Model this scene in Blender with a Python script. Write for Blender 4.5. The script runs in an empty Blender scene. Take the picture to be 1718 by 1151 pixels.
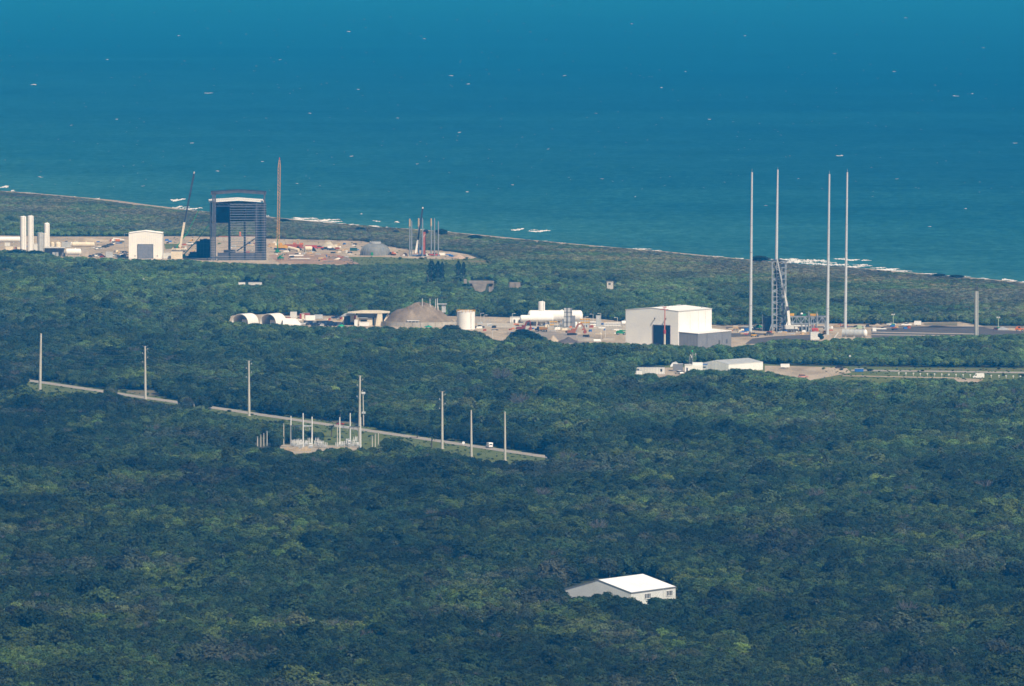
import bpy, math, random
import numpy as np
from mathutils import Vector, Matrix

random.seed(7)
R = math.radians
SC = bpy.context.scene
COL = SC.collection

# ------------------------------------------------------------------ camera, sky, sun, exposure
F_PX, CAM_H, CX, CY, HOR = 14000.0, 270.0, 859.0, 575.5, -150.0
CAM_Y = -5000.0
PITCH = math.atan((CY - HOR) / F_PX)
cam_d = bpy.data.cameras.new("camera")
cam = bpy.data.objects.new("camera", cam_d)
COL.objects.link(cam)
cam.location = (0, CAM_Y, CAM_H)
cam.rotation_euler = (math.pi / 2 - PITCH, 0, 0)
cam_d.sensor_width = 36.0
cam_d.lens = 36.0 * F_PX / 1718.0
cam_d.clip_start = 1.0
cam_d.clip_end = 300000.0
SC.camera = cam

SUN_EL = R(46)
SUN_H = Vector((0.56, -0.83)).normalized()
SUN_DIR = Vector((SUN_H.x * math.cos(SUN_EL), SUN_H.y * math.cos(SUN_EL), math.sin(SUN_EL)))
world = bpy.data.worlds.new("World")
SC.world = world
world.use_nodes = True
wn = world.node_tree.nodes
sky = wn.new("ShaderNodeTexSky")
sky.sky_type = 'NISHITA'
sky.sun_disc = False
sky.sun_elevation = SUN_EL
sky.sun_rotation = math.atan2(SUN_H.x, SUN_H.y)
sky.air_density = 1.0
sky.dust_density = 0.4
wn["Background"].inputs[1].default_value = 0.06
world.node_tree.links.new(sky.outputs[0], wn["Background"].inputs[0])
sun_d = bpy.data.lights.new("sun", 'SUN')
sun_d.energy = 5.0
sun_d.angle = R(0.5)
sun_d.color = (1.0, 0.98, 0.95)
sun = bpy.data.objects.new("sun", sun_d)
COL.objects.link(sun)
sun.location = (0, 0, 600)
sun.rotation_euler = SUN_DIR.to_track_quat('Z', 'Y').to_euler()
SC.view_settings.view_transform = 'Standard'
SC.view_settings.look = 'None'
SC.view_settings.exposure = 0.0
SC.view_settings.gamma = 1.0
SC.view_settings.use_curve_mapping = False
SC.cycles.max_bounces = 4
SC.cycles.diffuse_bounces = 2
SC.cycles.glossy_bounces = 2
SC.cycles.transmission_bounces = 2
SC.cycles.volume_bounces = 0
SC.cycles.use_denoising = True
SC.cycles.denoising_prefilter = 'ACCURATE'

# ------------------------------------------------------------------ photo pixel -> place on the ground
CP, SP = math.cos(PITCH), math.sin(PITCH)


def P(px, py, z=0.0):
    """Point at height z that is seen in direction of photo pixel (px, py)."""
    u, v = (px - CX) / F_PX, (CY - py) / F_PX
    d = Vector((u, CP + v * SP, -SP + v * CP))
    t = (z - CAM_H) / d.z
    return Vector((d.x * t, CAM_Y + d.y * t, z))


def MPP(py):
    """Metres per photo pixel at ground row py."""
    return (P(CX, py) - Vector((0, CAM_Y, CAM_H))).length / F_PX


def to_px(x, y, z):
    yy = y - CAM_Y
    zz = z - CAM_H
    dep = yy * CP - zz * SP
    up = yy * SP + zz * CP
    return CX + F_PX * x / dep, CY - F_PX * up / dep


# look constants
SEA_STOPS = [(0.0, (0.034, 0.126, 0.140)), (0.012, (0.024, 0.112, 0.138)), (0.05, (0.014, 0.090, 0.128)), (0.14, (0.008, 0.066, 0.114)), (0.35, (0.002, 0.042, 0.094)), (1.0, (0.0005, 0.018, 0.050))]
LEAF_DARK = (0.0195, 0.0365, 0.0145)
LEAF_MID = (0.038, 0.064, 0.024)
LEAF_LIME = (0.082, 0.122, 0.030)
LEAF_GREY = (0.075, 0.078, 0.062)
LEAF_BROWN = (0.115, 0.100, 0.062)
HAZE_COLOR = (0.02, 0.38, 1.0, 1)
HAZE_DENSITY = 7.1e-5
# ------------------------------------------------------------------ materials
MATS = {}


def mat(name, col, rough=0.7, metal=0.0, var=0.12, scale=0.35, spec=0.3, bump=0.0):
    """Procedural painted/earth material: base colour with two scales of noise wear."""
    if name in MATS:
        return MATS[name]
    m = bpy.data.materials.new(name)
    m.use_nodes = True
    nt = m.node_tree
    b = nt.nodes["Principled BSDF"]
    b.inputs["Roughness"].default_value = rough
    b.inputs["Metallic"].default_value = metal
    b.inputs["Specular IOR Level"].default_value = spec
    tc = nt.nodes.new("ShaderNodeTexCoord")
    n = nt.nodes.new("ShaderNodeTexNoise")
    n.inputs["Scale"].default_value = scale
    n.inputs["Detail"].default_value = 5.0
    n.inputs["Roughness"].default_value = 0.65
    nt.links.new(tc.outputs["Object"], n.inputs["Vector"])
    r = nt.nodes.new("ShaderNodeValToRGB")
    r.color_ramp.elements[0].position = 0.32
    r.color_ramp.elements[1].position = 0.68
    lo = [max(0, c * (1 - var * 1.6)) for c in col]
    hi = [min(1, c * (1 + var)) for c in col]
    r.color_ramp.elements[0].color = (*lo, 1)
    r.color_ramp.elements[1].color = (*hi, 1)
    nt.links.new(n.outputs["Fac"], r.inputs["Fac"])
    nt.links.new(r.outputs["Color"], b.inputs["Base Color"])
    if bump:
        bp = nt.nodes.new("ShaderNodeBump")
        bp.inputs["Strength"].default_value = bump
        bp.inputs["Distance"].default_value = 0.3
        nt.links.new(n.outputs["Fac"], bp.inputs["Height"])
        nt.links.new(bp.outputs["Normal"], b.inputs["Normal"])
    MATS[name] = m
    return m


def mat2(name, ca, cb, scale=0.02, cc=None, rough=0.9, detail=8.0, lo=0.35, hi=0.65, bump=0.0, stretch=None):
    """Procedural ground: two (three) soils mixed by noise in world metres."""
    if name in MATS:
        return MATS[name]
    m = bpy.data.materials.new(name)
    m.use_nodes = True
    nt = m.node_tree
    b = nt.nodes["Principled BSDF"]
    b.inputs["Roughness"].default_value = rough
    b.inputs["Specular IOR Level"].default_value = 0.15
    g = nt.nodes.new("ShaderNodeNewGeometry")
    src = g.outputs["Position"]
    if stretch:
        mp = nt.nodes.new("ShaderNodeMapping")
        mp.inputs["Scale"].default_value = stretch
        nt.links.new(src, mp.inputs["Vector"])
        src = mp.outputs["Vector"]
    n = nt.nodes.new("ShaderNodeTexNoise")
    n.inputs["Scale"].default_value = scale
    n.inputs["Detail"].default_value = detail
    n.inputs["Roughness"].default_value = 0.7
    nt.links.new(src, n.inputs["Vector"])
    r = nt.nodes.new("ShaderNodeValToRGB")
    r.color_ramp.elements[0].position = lo
    r.color_ramp.elements[1].position = hi
    r.color_ramp.elements[0].color = (*ca, 1)
    r.color_ramp.elements[1].color = (*cb, 1)
    if cc:
        e = r.color_ramp.elements.new((lo + hi) / 2)
        e.color = (*cc, 1)
    nt.links.new(n.outputs["Fac"], r.inputs["Fac"])
    nt.links.new(r.outputs["Color"], b.inputs["Base Color"])
    MATS[name] = m
    return m


WHITE = mat("white_paint", (0.84, 0.83, 0.81), 0.5, var=0.05, scale=0.12)
CREAM = mat("cream_paint", (0.72, 0.64, 0.50), 0.6, var=0.10, scale=0.2)
OFFWHITE = mat("off_white_metal", (0.66, 0.66, 0.64), 0.55, var=0.07, scale=0.2)
LGREY = mat("light_grey_steel", (0.45, 0.47, 0.48), 0.5, var=0.12, scale=0.4)
GALV = mat("galvanised_steel", (0.40, 0.42, 0.44), 0.45, 0.3, var=0.15, scale=0.6)
GREY = mat("grey_cladding", (0.20, 0.21, 0.235), 0.6, var=0.08, scale=0.3)
DGREY = mat("dark_grey_steel", (0.085, 0.09, 0.10), 0.6, var=0.2, scale=0.5)
BLACK = mat("black_net_and_shade", (0.012, 0.014, 0.017), 0.9, var=0.3, scale=0.5)
RUBBER = mat("rubber", (0.02, 0.02, 0.02), 0.85)
GLASS = mat("dark_glass", (0.02, 0.03, 0.04), 0.12, var=0.05, spec=0.6)
CONC = mat("concrete", (0.42, 0.39, 0.34), 0.85, var=0.16, scale=0.15)
POLEC = mat("spun_concrete", (0.50, 0.47, 0.40), 0.8, var=0.08, scale=0.3)
RED = mat("red_paint", (0.42, 0.05, 0.03), 0.55, var=0.15)
RUST = mat("rust_red_steel", (0.36, 0.085, 0.04), 0.75, var=0.25, scale=0.6)
ORANGE = mat("orange_paint", (0.62, 0.17, 0.03), 0.6, var=0.15)
YELLOW = mat("yellow_paint", (0.62, 0.34, 0.03), 0.55, var=0.15)
GREEN = mat("green_paint", (0.02, 0.22, 0.10), 0.55, var=0.15)
BLUE = mat("blue_paint", (0.03, 0.13, 0.42), 0.5, var=0.15)
NAVY = mat("dark_blue_paint", (0.015, 0.03, 0.09), 0.5, var=0.15)
TARP = mat("fabric_white", (0.78, 0.76, 0.72), 0.8, var=0.06)
TANP = mat("tan_paint", (0.50, 0.36, 0.20), 0.65, var=0.15)
PALEGREEN = mat("pale_green_paint", (0.40, 0.52, 0.36), 0.6, var=0.15)
DARKDOOR = mat("dark_doorway", (0.006, 0.012, 0.025), 0.8, var=0.3)


# ------------------------------------------------------------------ mesh builder
class MB:
    def __init__(self):
        self.v, self.f = [], []

    def add(self, vs, fs):
        o = len(self.v)
        self.v += [tuple(p) for p in vs]
        self.f += [tuple(i + o for i in f) for f in fs]
        return self

    def box(self, x0, x1, y0, y1, z0, z1):
        vs = [(x, y, z) for z in (z0, z1) for y in (y0, y1) for x in (x0, x1)]
        return self.add(vs, [(0, 2, 3, 1), (4, 5, 7, 6), (0, 1, 5, 4), (2, 6, 7, 3), (0, 4, 6, 2), (1, 3, 7, 5)])

    def cbox(self, c, s):
        return self.box(c[0] - s[0] / 2, c[0] + s[0] / 2, c[1] - s[1] / 2, c[1] + s[1] / 2, c[2] - s[2] / 2, c[2] + s[2] / 2)

    def beam(self, p, q, w, h=None):
        h = h or w
        p, q = Vector(p), Vector(q)
        d = (q - p)
        if d.length < 1e-6:
            return self
        d.normalize()
        up = Vector((0, 0, 1)) if abs(d.z) < 0.95 else Vector((0, 1, 0))
        a = d.cross(up).normalized() * (w / 2)
        b = a.cross(d).normalized() * (h / 2)
        vs = [p - a - b, p + a - b, p + a + b, p - a + b, q - a - b, q + a - b, q + a + b, q - a + b]
        return self.add(vs, [(3, 2, 1, 0), (4, 5, 6, 7), (0, 1, 5, 4), (1, 2, 6, 5), (2, 3, 7, 6), (3, 0, 4, 7)])

    def cyl(self, p, q, r0, r1=None, n=14, caps=True):
        r1 = r0 if r1 is None else r1
        p, q = Vector(p), Vector(q)
        d = (q - p).normalized()
        up = Vector((0, 0, 1)) if abs(d.z) < 0.95 else Vector((0, 1, 0))
        a = d.cross(up).normalized()
        b = d.cross(a)
        vs, fs = [], []
        for i in range(n):
            t = 2 * math.pi * i / n
            o = a * math.cos(t) + b * math.sin(t)
            vs += [p + o * r0, q + o * r1]
        for i in range(n):
            j = (i + 1) % n
            fs.append((2 * i, 2 * i + 1, 2 * j + 1, 2 * j))
        if caps:
            fs.append(tuple(2 * i for i in range(n)))
            fs.append(tuple(2 * i + 1 for i in reversed(range(n))))
        return self.add(vs, fs)

    def lathe(self, prof, n=24, c=(0, 0, 0), axis='z'):
        """prof: list of (radius, height) along the axis."""
        vs, fs = [], []
        m = len(prof)
        for i in range(n):
            t = 2 * math.pi * i / n
            for r, h in prof:
                if axis == 'z':
                    vs.append((c[0] + r * math.cos(t), c[1] + r * math.sin(t), c[2] + h))
                else:
                    vs.append((c[0] + h, c[1] + r * math.cos(t), c[2] + r * math.sin(t)))
        for i in range(n):
            j = (i + 1) % n
            for k in range(m - 1):
                q = (i * m + k, j * m + k, j * m + k + 1, i * m + k + 1)
                fs.append(q if axis == 'z' else q[::-1])
        return self.add(vs, fs)

    def prism(self, poly, y0, y1):
        """poly of (x, z), extruded along y."""
        n = len(poly)
        vs = [(x, y0, z) for x, z in poly] + [(x, y1, z) for x, z in poly]
        fs = [tuple(range(n)), tuple(range(2 * n - 1, n - 1, -1))]
        for i in range(n):
            j = (i + 1) % n
            fs.append((j, i, i + n, j + n))
        return self.add(vs, fs)

    def slab(self, poly, z0, z1):
        """poly of (x, y), extruded along z."""
        n = len(poly)
        vs = [(x, y, z0) for x, y in poly] + [(x, y, z1) for x, y in poly]
        fs = [tuple(range(n - 1, -1, -1)), tuple(range(n, 2 * n))]
        for i in range(n):
            j = (i + 1) % n
            fs.append((i, j, j + n, i + n))
        return self.add(vs, fs)

    def corr(self, p, q, z0, zt, pitch=0.6, depth=0.035):
        """Corrugated sheet wall from p to q (xy), foot z0, top height zt(t) for t in 0..1; ribs stand out to the right of p->q."""
        p, q = Vector((p[0], p[1])), Vector((q[0], q[1]))
        L = (q - p).length
        d = (q - p) / L
        nrm = Vector((d.y, -d.x))
        n = max(2, int(L / pitch))
        vs, fs = [], []
        k = 0
        for i in range(n):
            for t, o in ((i / n, 0), ((i + .12) / n, depth), ((i + .30) / n, depth), ((i + .42) / n, 0)):
                a = p + d * (t * L) + nrm * o
                vs += [(a.x, a.y, z0), (a.x, a.y, zt(t))]
        vs += [(q.x, q.y, z0), (q.x, q.y, zt(1))]
        for i in range(len(vs) // 2 - 1):
            fs.append((2 * i, 2 * i + 2, 2 * i + 3, 2 * i + 1))
        return self.add(vs, fs)

    def build(self, name, material, parent=None, smooth=False, loc=None):
        me = bpy.data.meshes.new(name)
        me.from_pydata(self.v, [], self.f)
        if smooth:
            me.polygons.foreach_set("use_smooth", [True] * len(me.polygons))
            try:
                me.set_sharp_from_angle(angle=R(40))
            except Exception:
                pass
        me.materials.append(material)
        me.update()
        o = bpy.data.objects.new(name, me)
        COL.objects.link(o)
        if parent is not None:
            o.parent = parent
        if loc is not None:
            o.location = loc
        return o


def tag(o, label, cat, group=None):
    o["label"] = label
    o["category"] = cat
    if group:
        o["group"] = group
    return o


def thing(name, label, cat, loc=(0, 0, 0), rz=0.0, group=None):
    o = bpy.data.objects.new(name, None)
    COL.objects.link(o)
    o.location = loc
    o.rotation_euler = (0, 0, rz)
    o.empty_display_size = 1.0
    return tag(o, label, cat, group)


def part(t, name, m, fn, smooth=False):
    b = MB()
    fn(b)
    return b.build(name, m, t, smooth)


def dup(root, loc, rz=0.0, label=None, scale=None):
    r = root.copy()
    COL.objects.link(r)
    r.location = loc
    r.rotation_euler = (0, 0, rz)
    if scale:
        r.scale = scale
    if label:
        r["label"] = label
    for ch in list(root.children):
        c = ch.copy()
        COL.objects.link(c)
        c.parent = r
        for g in list(ch.children):
            d = g.copy()
            COL.objects.link(d)
            d.parent = c
    return r


def sheet(name, pix, z, m, kind="structure", label=None):
    """Flat ground sheet whose outline is given as photo pixels on the ground."""
    b = MB()
    pts = [P(x, y, z) for x, y in pix]
    b.add(pts, [tuple(range(len(pts)))])
    o = b.build(name, m)
    me = o.data
    if me.polygons[0].normal.z < 0:
        me.flip_normals()
    o["kind"] = kind
    if label:
        o["label"] = label
    return o


# ------------------------------------------------------------------ noise and masks (numpy)
def vnoise(x, y, scale, seed):
    x = np.asarray(x) / scale + seed * 17.13
    y = np.asarray(y) / scale - seed * 9.71
    xi, yi = np.floor(x).astype(np.int64), np.floor(y).astype(np.int64)
    fx, fy = x - xi, y - yi
    fx, fy = fx * fx * (3 - 2 * fx), fy * fy * (3 - 2 * fy)

    def h(a, b):
        n = (a * 374761393 + b * 668265263 + seed * 1442695041) & 0x7fffffff
        n = ((n ^ (n >> 13)) * 1274126177) & 0x7fffffff
        return ((n ^ (n >> 16)) & 0xffff) / 65535.0
    return (h(xi, yi) * (1 - fx) + h(xi + 1, yi) * fx) * (1 - fy) + (h(xi, yi + 1) * (1 - fx) + h(xi + 1, yi + 1) * fx) * fy


def inpoly(px, py, poly):
    ins = np.zeros(px.shape, bool)
    n = len(poly)
    for i in range(n):
        x0, y0 = poly[i]
        x1, y1 = poly[(i + 1) % n]
        if y0 == y1:
            continue
        c = ((y0 > py) != (y1 > py)) & (px < (x1 - x0) * (py - y0) / (y1 - y0) + x0)
        ins ^= c
    return ins
# ================================================================== SETTING
COAST = [(-260, 303), (0, 321), (60, 326), (150, 334), (200, 341), (290, 352), (400, 361), (500, 371), (580, 378), (660, 383), (760, 392), (860, 402),
         (960, 411), (1060, 419), (1160, 429), (1260, 438), (1310, 443), (1400, 448), (1500, 457), (1560, 462),
         (1640, 469), (1718, 476), (1980, 499)]
coast_w = [P(x, y) for x, y in COAST]
cA, cB = P(0, 321), P(1718, 476)
CDIR = Vector((cB.x - cA.x, cB.y - cA.y)).normalized()
CNRM = Vector((CDIR.y, -CDIR.x))            # points inland
if CNRM.y > 0:
    CNRM = -CNRM


def coast_dist(x, y):
    """Metres inland of the mean shoreline."""
    return (x - cA.x) * CNRM.x + (y - cA.y) * CNRM.y


# ground: one sheet of land up to the shore
ground_m = mat2("scrub_floor", (0.030, 0.042, 0.018), (0.075, 0.080, 0.040), 0.03)
b = MB()
ext0 = coast_w[0] - Vector((CDIR.x, CDIR.y, 0)) * 9000
ext1 = coast_w[-1] + Vector((CDIR.x, CDIR.y, 0)) * 5500
cl = [ext0] + coast_w + [ext1]
top = [(p.x, p.y, 0) for p in cl]
bot = [(p.x, -5600.0, 0) for p in cl]
n = len(cl)
b.add(top + bot, [(i + n, i + 1 + n, i + 1, i) for i in range(n - 1)])
g = b.build("ground", ground_m)
g["kind"] = "structure"
# beach: sand slope from the dune foot down into the water
beach_m = mat2("beach_sand", (0.27, 0.225, 0.17), (0.42, 0.36, 0.28), 0.02)
b = MB()
vs = []
offs = [(-6, -0.02), (0, 0.05), (12, -0.7), (30, -1.6), (60, -2.8)]
for p in cl:
    for d, z in offs:
        vs.append((p.x - CNRM.x * d, p.y - CNRM.y * d, z))
m_ = len(offs)
b.add(vs, [(i * m_ + k, i * m_ + k + 1, (i + 1) * m_ + k + 1, (i + 1) * m_ + k) for i in range(n - 1) for k in range(m_ - 1)])
o = b.build("beach", beach_m)
o["kind"] = "structure"

# sea
SEA_Z = -1.4
sm = bpy.data.materials.new("sea_water")
sm.use_nodes = True
nt = sm.node_tree
bs = nt.nodes["Principled BSDF"]
geo = nt.nodes.new("ShaderNodeNewGeometry")
dotn = nt.nodes.new("ShaderNodeVectorMath")
dotn.operation = 'DOT_PRODUCT'
dotn.inputs[1].default_value = (-CNRM.x, -CNRM.y, 0)
sub = nt.nodes.new("ShaderNodeVectorMath")
sub.operation = 'SUBTRACT'
sub.inputs[1].default_value = (cA.x, cA.y, 0)
nt.links.new(geo.outputs["Position"], sub.inputs[0])
nt.links.new(sub.outputs["Vector"], dotn.inputs[0])


def noise(scale_v, detail=4.0, rough=0.6):
    mp = nt.nodes.new("ShaderNodeMapping")
    mp.inputs["Rotation"].default_value = (0, 0, math.atan2(CDIR.y, CDIR.x) * -1)
    mp.inputs["Scale"].default_value = scale_v
    nt.links.new(geo.outputs["Position"], mp.inputs["Vector"])
    nn = nt.nodes.new("ShaderNodeTexNoise")
    nn.inputs["Scale"].default_value = 1.0
    nn.inputs["Detail"].default_value = detail
    nn.inputs["Roughness"].default_value = rough
    nt.links.new(mp.outputs["Vector"], nn.inputs["Vector"])
    return nn.outputs["Fac"]


def noise_w(scale_v, detail, rough):
    mp = nt.nodes.new("ShaderNodeMapping")
    mp.inputs["Scale"].default_value = scale_v
    nt.links.new(geo.outputs["Position"], mp.inputs["Vector"])
    nn = nt.nodes.new("ShaderNodeTexNoise")
    nn.inputs["Scale"].default_value = 1.0
    nn.inputs["Detail"].default_value = detail
    nn.inputs["Roughness"].default_value = rough
    nt.links.new(mp.outputs["Vector"], nn.inputs["Vector"])
    return nn.outputs["Fac"]


def ramp(fac, stops):
    r = nt.nodes.new("ShaderNodeValToRGB")
    e = r.color_ramp.elements
    e[0].position, e[0].color = stops[0][0], (*stops[0][1], 1)
    e[1].position, e[1].color = stops[-1][0], (*stops[-1][1], 1)
    for p_, c_ in stops[1:-1]:
        k = e.new(p_)
        k.color = (*c_, 1)
    nt.links.new(fac, r.inputs["Fac"])
    return r.outputs["Color"]


def mixc(fac, a, b_, mode='MIX'):
    mx = nt.nodes.new("ShaderNodeMix")
    mx.data_type = 'RGBA'
    mx.blend_type = mode
    if isinstance(fac, float):
        mx.inputs[0].default_value = fac
    else:
        nt.links.new(fac, mx.inputs[0])
    for s, v in ((6, a), (7, b_)):
        if isinstance(v, tuple):
            mx.inputs[s].default_value = (*v, 1)
        else:
            nt.links.new(v, mx.inputs[s])
    return mx.outputs[2]


mr = nt.nodes.new("ShaderNodeMapRange")
mr.inputs["From Min"].default_value = 0
mr.inputs["From Max"].default_value = 9000
nt.links.new(dotn.outputs["Value"], mr.inputs["Value"])
deep = ramp(mr.outputs["Result"], SEA_STOPS)
swell = noise((0.006, 0.020, 0.01), 6.0, 0.75)
chop = noise((0.05, 0.05, 0.05), 5.0, 0.7)
patch = noise((0.0007, 0.0016, 0.001), 4.0, 0.6)  # broad patches: cloud shadow and wind tone put into the sea colour
c1 = mixc(1.0, deep, ramp(patch, [(0.3, (0.72, 0.82, 0.87)), (0.7, (1.25, 1.16, 1.1))]), 'MULTIPLY')
c2 = mixc(1.0, c1, ramp(swell, [(0.3, (0.78, 0.86, 0.89)), (0.7, (1.2, 1.13, 1.1))]), 'MULTIPLY')
streak = noise_w((0.11, 0.030, 0.05), 7.0, 0.8)
c2 = mixc(1.0, c2, ramp(streak, [(0.34, (0.62, 0.74, 0.78)), (0.5, (1.0, 1.0, 1.0)), (0.66, (1.65, 1.42, 1.34))]), 'MULTIPLY')
wide = noise_w((0.022, 0.0045, 0.01), 6.0, 0.75)
c2 = mixc(1.0, c2, ramp(wide, [(0.34, (0.84, 0.90, 0.92)), (0.5, (1.0, 1.0, 1.0)), (0.66, (1.22, 1.13, 1.1))]), 'MULTIPLY')
c3 = mixc(1.0, c2, ramp(chop, [(0.3, (0.84, 0.87, 0.89)), (0.7, (1.18, 1.15, 1.12))]), 'MULTIPLY')
nt.links.new(c3, bs.inputs["Base Color"])
bs.inputs["Roughness"].default_value = 0.5
bs.inputs["Specular IOR Level"].default_value = 0.0
bmp = nt.nodes.new("ShaderNodeBump")
bmp.inputs["Strength"].default_value = 0.6
bmp.inputs["Distance"].default_value = 1.0
nt.links.new(chop, bmp.inputs["Height"])
nt.links.new(bmp.outputs["Normal"], bs.inputs["Normal"])
b = MB()
b.add([(-45000, -5600, SEA_Z), (45000, -5600, SEA_Z), (45000, 60000, SEA_Z), (-45000, 60000, SEA_Z)], [(0, 1, 2, 3)])
o = b.build("sea", sm)
o["kind"] = "structure"

# breaking waves and whitecaps: low ridges of foam lying on the water
foam_m = mat("foam", (0.86, 0.86, 0.85), 0.9, var=0.10, scale=0.2)
ftree = foam_m.node_tree                      # torn foam: gaps of open water show through
fnz = ftree.nodes.new("ShaderNodeTexNoise")
fnz.inputs["Scale"].default_value = 0.13
fnz.inputs["Detail"].default_value = 6.0
fnz.inputs["Roughness"].default_value = 0.75
fgeo = ftree.nodes.new("ShaderNodeNewGeometry")
fmap = ftree.nodes.new("ShaderNodeMapping")
fmap.inputs["Scale"].default_value = (1.0, 0.25, 1.0)
ftree.links.new(fgeo.outputs["Position"], fmap.inputs["Vector"])
ftree.links.new(fmap.outputs["Vector"], fnz.inputs["Vector"])
frp = ftree.nodes.new("ShaderNodeMapRange")
frp.inputs["From Min"].default_value, frp.inputs["From Max"].default_value = 0.33, 0.50
ftree.links.new(fnz.outputs["Fac"], frp.inputs["Value"])
ftree.links.new(frp.outputs["Result"], ftree.nodes["Principled BSDF"].inputs["Alpha"])


def foam_patch(b, px, py, wpx, hpx, ridge=0.5, seed=0):
    """A torn, elongated foam ridge centred on pixel (px,py)."""
    rnd = random.Random(seed)
    n = max(5, int(wpx / 1.2))
    near, far, mid = [], [], []
    c0 = P(px - wpx / 2, py, SEA_Z)
    c1_ = P(px + wpx / 2, py, SEA_Z)
    dy = abs(P(px, py - hpx / 2, SEA_Z).y - P(px, py + hpx / 2, SEA_Z).y)
    wob = rnd.random() * 6
    for i in range(n + 1):
        t = i / n
        env = max(0.03, math.sin(math.pi * min(1, max(0, t)))) ** 0.6
        c = c0.lerp(c1_, t)
        w = dy * env * rnd.uniform(0.25, 1.05)
        off = dy * 0.25 * math.sin(wob + t * 5) + rnd.uniform(-.15, .15) * dy
        near.append((c.x, c.y - w / 2 + off, SEA_Z + 0.04))
        far.append((c.x, c.y + w / 2 + off, SEA_Z + 0.04))
        mid.append((c.x, c.y + off, SEA_Z + 0.04 + ridge * env * rnd.uniform(.5, 1)))
    k = n + 1
    b.add(near + mid + far, [(i, i + 1, k + i + 1, k + i) for i in range(n)] + [(k + i, k + i + 1, 2 * k + i + 1, 2 * k + i) for i in range(n)])


surf = [  # (x, y, width, height) of the breakers along the shore
    (7, 314, 14, 3.5), (22, 320, 8, 2.5), (45, 324.5, 34, 2.0), (60, 327, 12, 3), (100, 329, 8, 2.5), (121, 331, 10, 2.5), (157, 336, 18, 5.5),
    (172, 339, 14, 3), (255, 349, 12, 3), (268, 350, 8, 2.5), (297, 348, 14, 6), (320, 350, 34, 4), (298, 335, 22, 4), (330, 355.5, 40, 1.8),
    (350, 357, 20, 2), (448, 363, 9, 3), (525, 369, 80, 4.5), (540, 373, 60, 4), (575, 377, 50, 3), (510, 367, 40, 3),
    (587, 378, 34, 3), (632, 371, 13, 2.2), (666, 372.5, 8, 2), (625, 380, 26, 3), (648, 382.5, 10, 3), (690, 385, 40, 1.8),
    (770, 394, 22, 3.0), (820, 399, 24, 2.4), (850, 401, 36, 3), (868, 385, 20, 3.5), (905, 387.5, 34, 3), (920, 407, 50, 2.6),
    (960, 411, 40, 1.8), (1010, 416, 26, 1.8), (1060, 418.5, 60, 2.6), (1090, 421, 36, 2.6), (1241, 433.5, 12, 2.5), (1290, 435.5, 14, 2.4),
    (1345, 438.5, 80, 5), (1385, 443, 70, 5), (1425, 447, 70, 5), (1470, 452, 70, 4.5), (1500, 455.5, 55, 3.5), (1320, 436.5, 40, 4),
    (1405, 434, 12, 2), (1425, 435.5, 32, 3), (1453, 437, 16, 2), (1555, 459, 30, 1.6), (1640, 468, 36, 1.8), (1693, 470, 22, 4), (1712, 473.5, 20, 2.4),
    (240, 346.5, 60, 1.3), (420, 362, 50, 1.6), (730, 389, 50, 1.3), (1180, 430, 60, 1.5), (1140, 427, 50, 1.4), (1600, 463.5, 50, 1.3), (110, 331.5, 70, 1.2),
    (980, 413.5, 60, 1.3), (800, 397, 60, 1.3), (890, 404.5, 50, 1.5)]
b = MB()
for i, (x, y, w, h) in enumerate(surf):
    foam_patch(b, x, y, w * 1.15, h * 1.05, 0.3, i)
    if w > 30:
        foam_patch(b, x + random.uniform(-.3, .3) * w, y - h * .6, w * .4, h * .4, 0.2, i + 300)
o = b.build("breaking_surf", foam_m)
o["kind"] = "stuff"
o["label"] = "white surf breaking along the sandy shore"
caps = [(57, 142, 14, 2.5), (350, 156, 18, 1.8), (585, 53, 8, 2), (757, 127, 10, 2), (712, 65, 6, 1.6), (785, 141, 8, 2), (601, 150, 6, 2), (947, 127, 7, 1.6),
        (1110, 147, 5, 2), (1604, 161, 12, 2.2), (1631, 157, 7, 2), (1703, 240, 10, 1.6), (1409, 261, 16, 3.5), (68, 297, 12, 2.5), (365, 287, 9, 2),
        (440, 271, 6, 2), (590, 262, 8, 1.6), (606, 359, 5, 2.6), (784, 322, 6, 2.5), (1066, 330, 4, 2), (771, 222, 7, 2), (667, 198, 6, 1.5),
        (498, 308, 6, 1.6), (322, 240, 8, 1.5), (240, 312, 8, 1.4), (196, 200, 7, 1.4), (120, 210, 5, 1.3), (920, 250, 6, 1.4), (860, 310, 6, 1.5),
        (1190, 200, 8, 1.4), (1285, 345, 8, 1.5), (1340, 300, 5, 1.4), (1505, 300, 7, 1.5), (1560, 380, 8, 1.6), (1620, 350, 6, 1.6), (1500, 120, 7, 1.3),
        (1400, 90, 6, 1.3), (1250, 60, 6, 1.3), (1060, 40, 6, 1.2), (1520, 30, 6, 1.2), (1650, 80, 6, 1.3), (300, 60, 6, 1.3), (180, 100, 6, 1.3),
        (470, 100, 5, 1.3), (520, 190, 7, 1.4), (700, 275, 6, 1.5), (1010, 300, 7, 1.5), (1000, 190, 5, 1.3), (1150, 120, 5, 1.3)]
rc = random.Random(5)
for _ in range(420):
    y = rc.uniform(4, 330) ** 1.0
    caps.append((rc.uniform(0, 1718), y, rc.uniform(1.2, 4.2), rc.uniform(0.2, 0.55)))
b = MB()
for i, (x, y, w, h) in enumerate(caps):
    if y < 315 + x * 0.088:
        foam_patch(b, x, y, w * .85, h * .55, 0.1, i + 900)
o = b.build("whitecaps", mat("thin_foam", (0.68, 0.70, 0.71), 0.9, var=0.2, scale=0.3))
o["kind"] = "stuff"
o["label"] = "scattered small whitecaps on the open sea"

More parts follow.
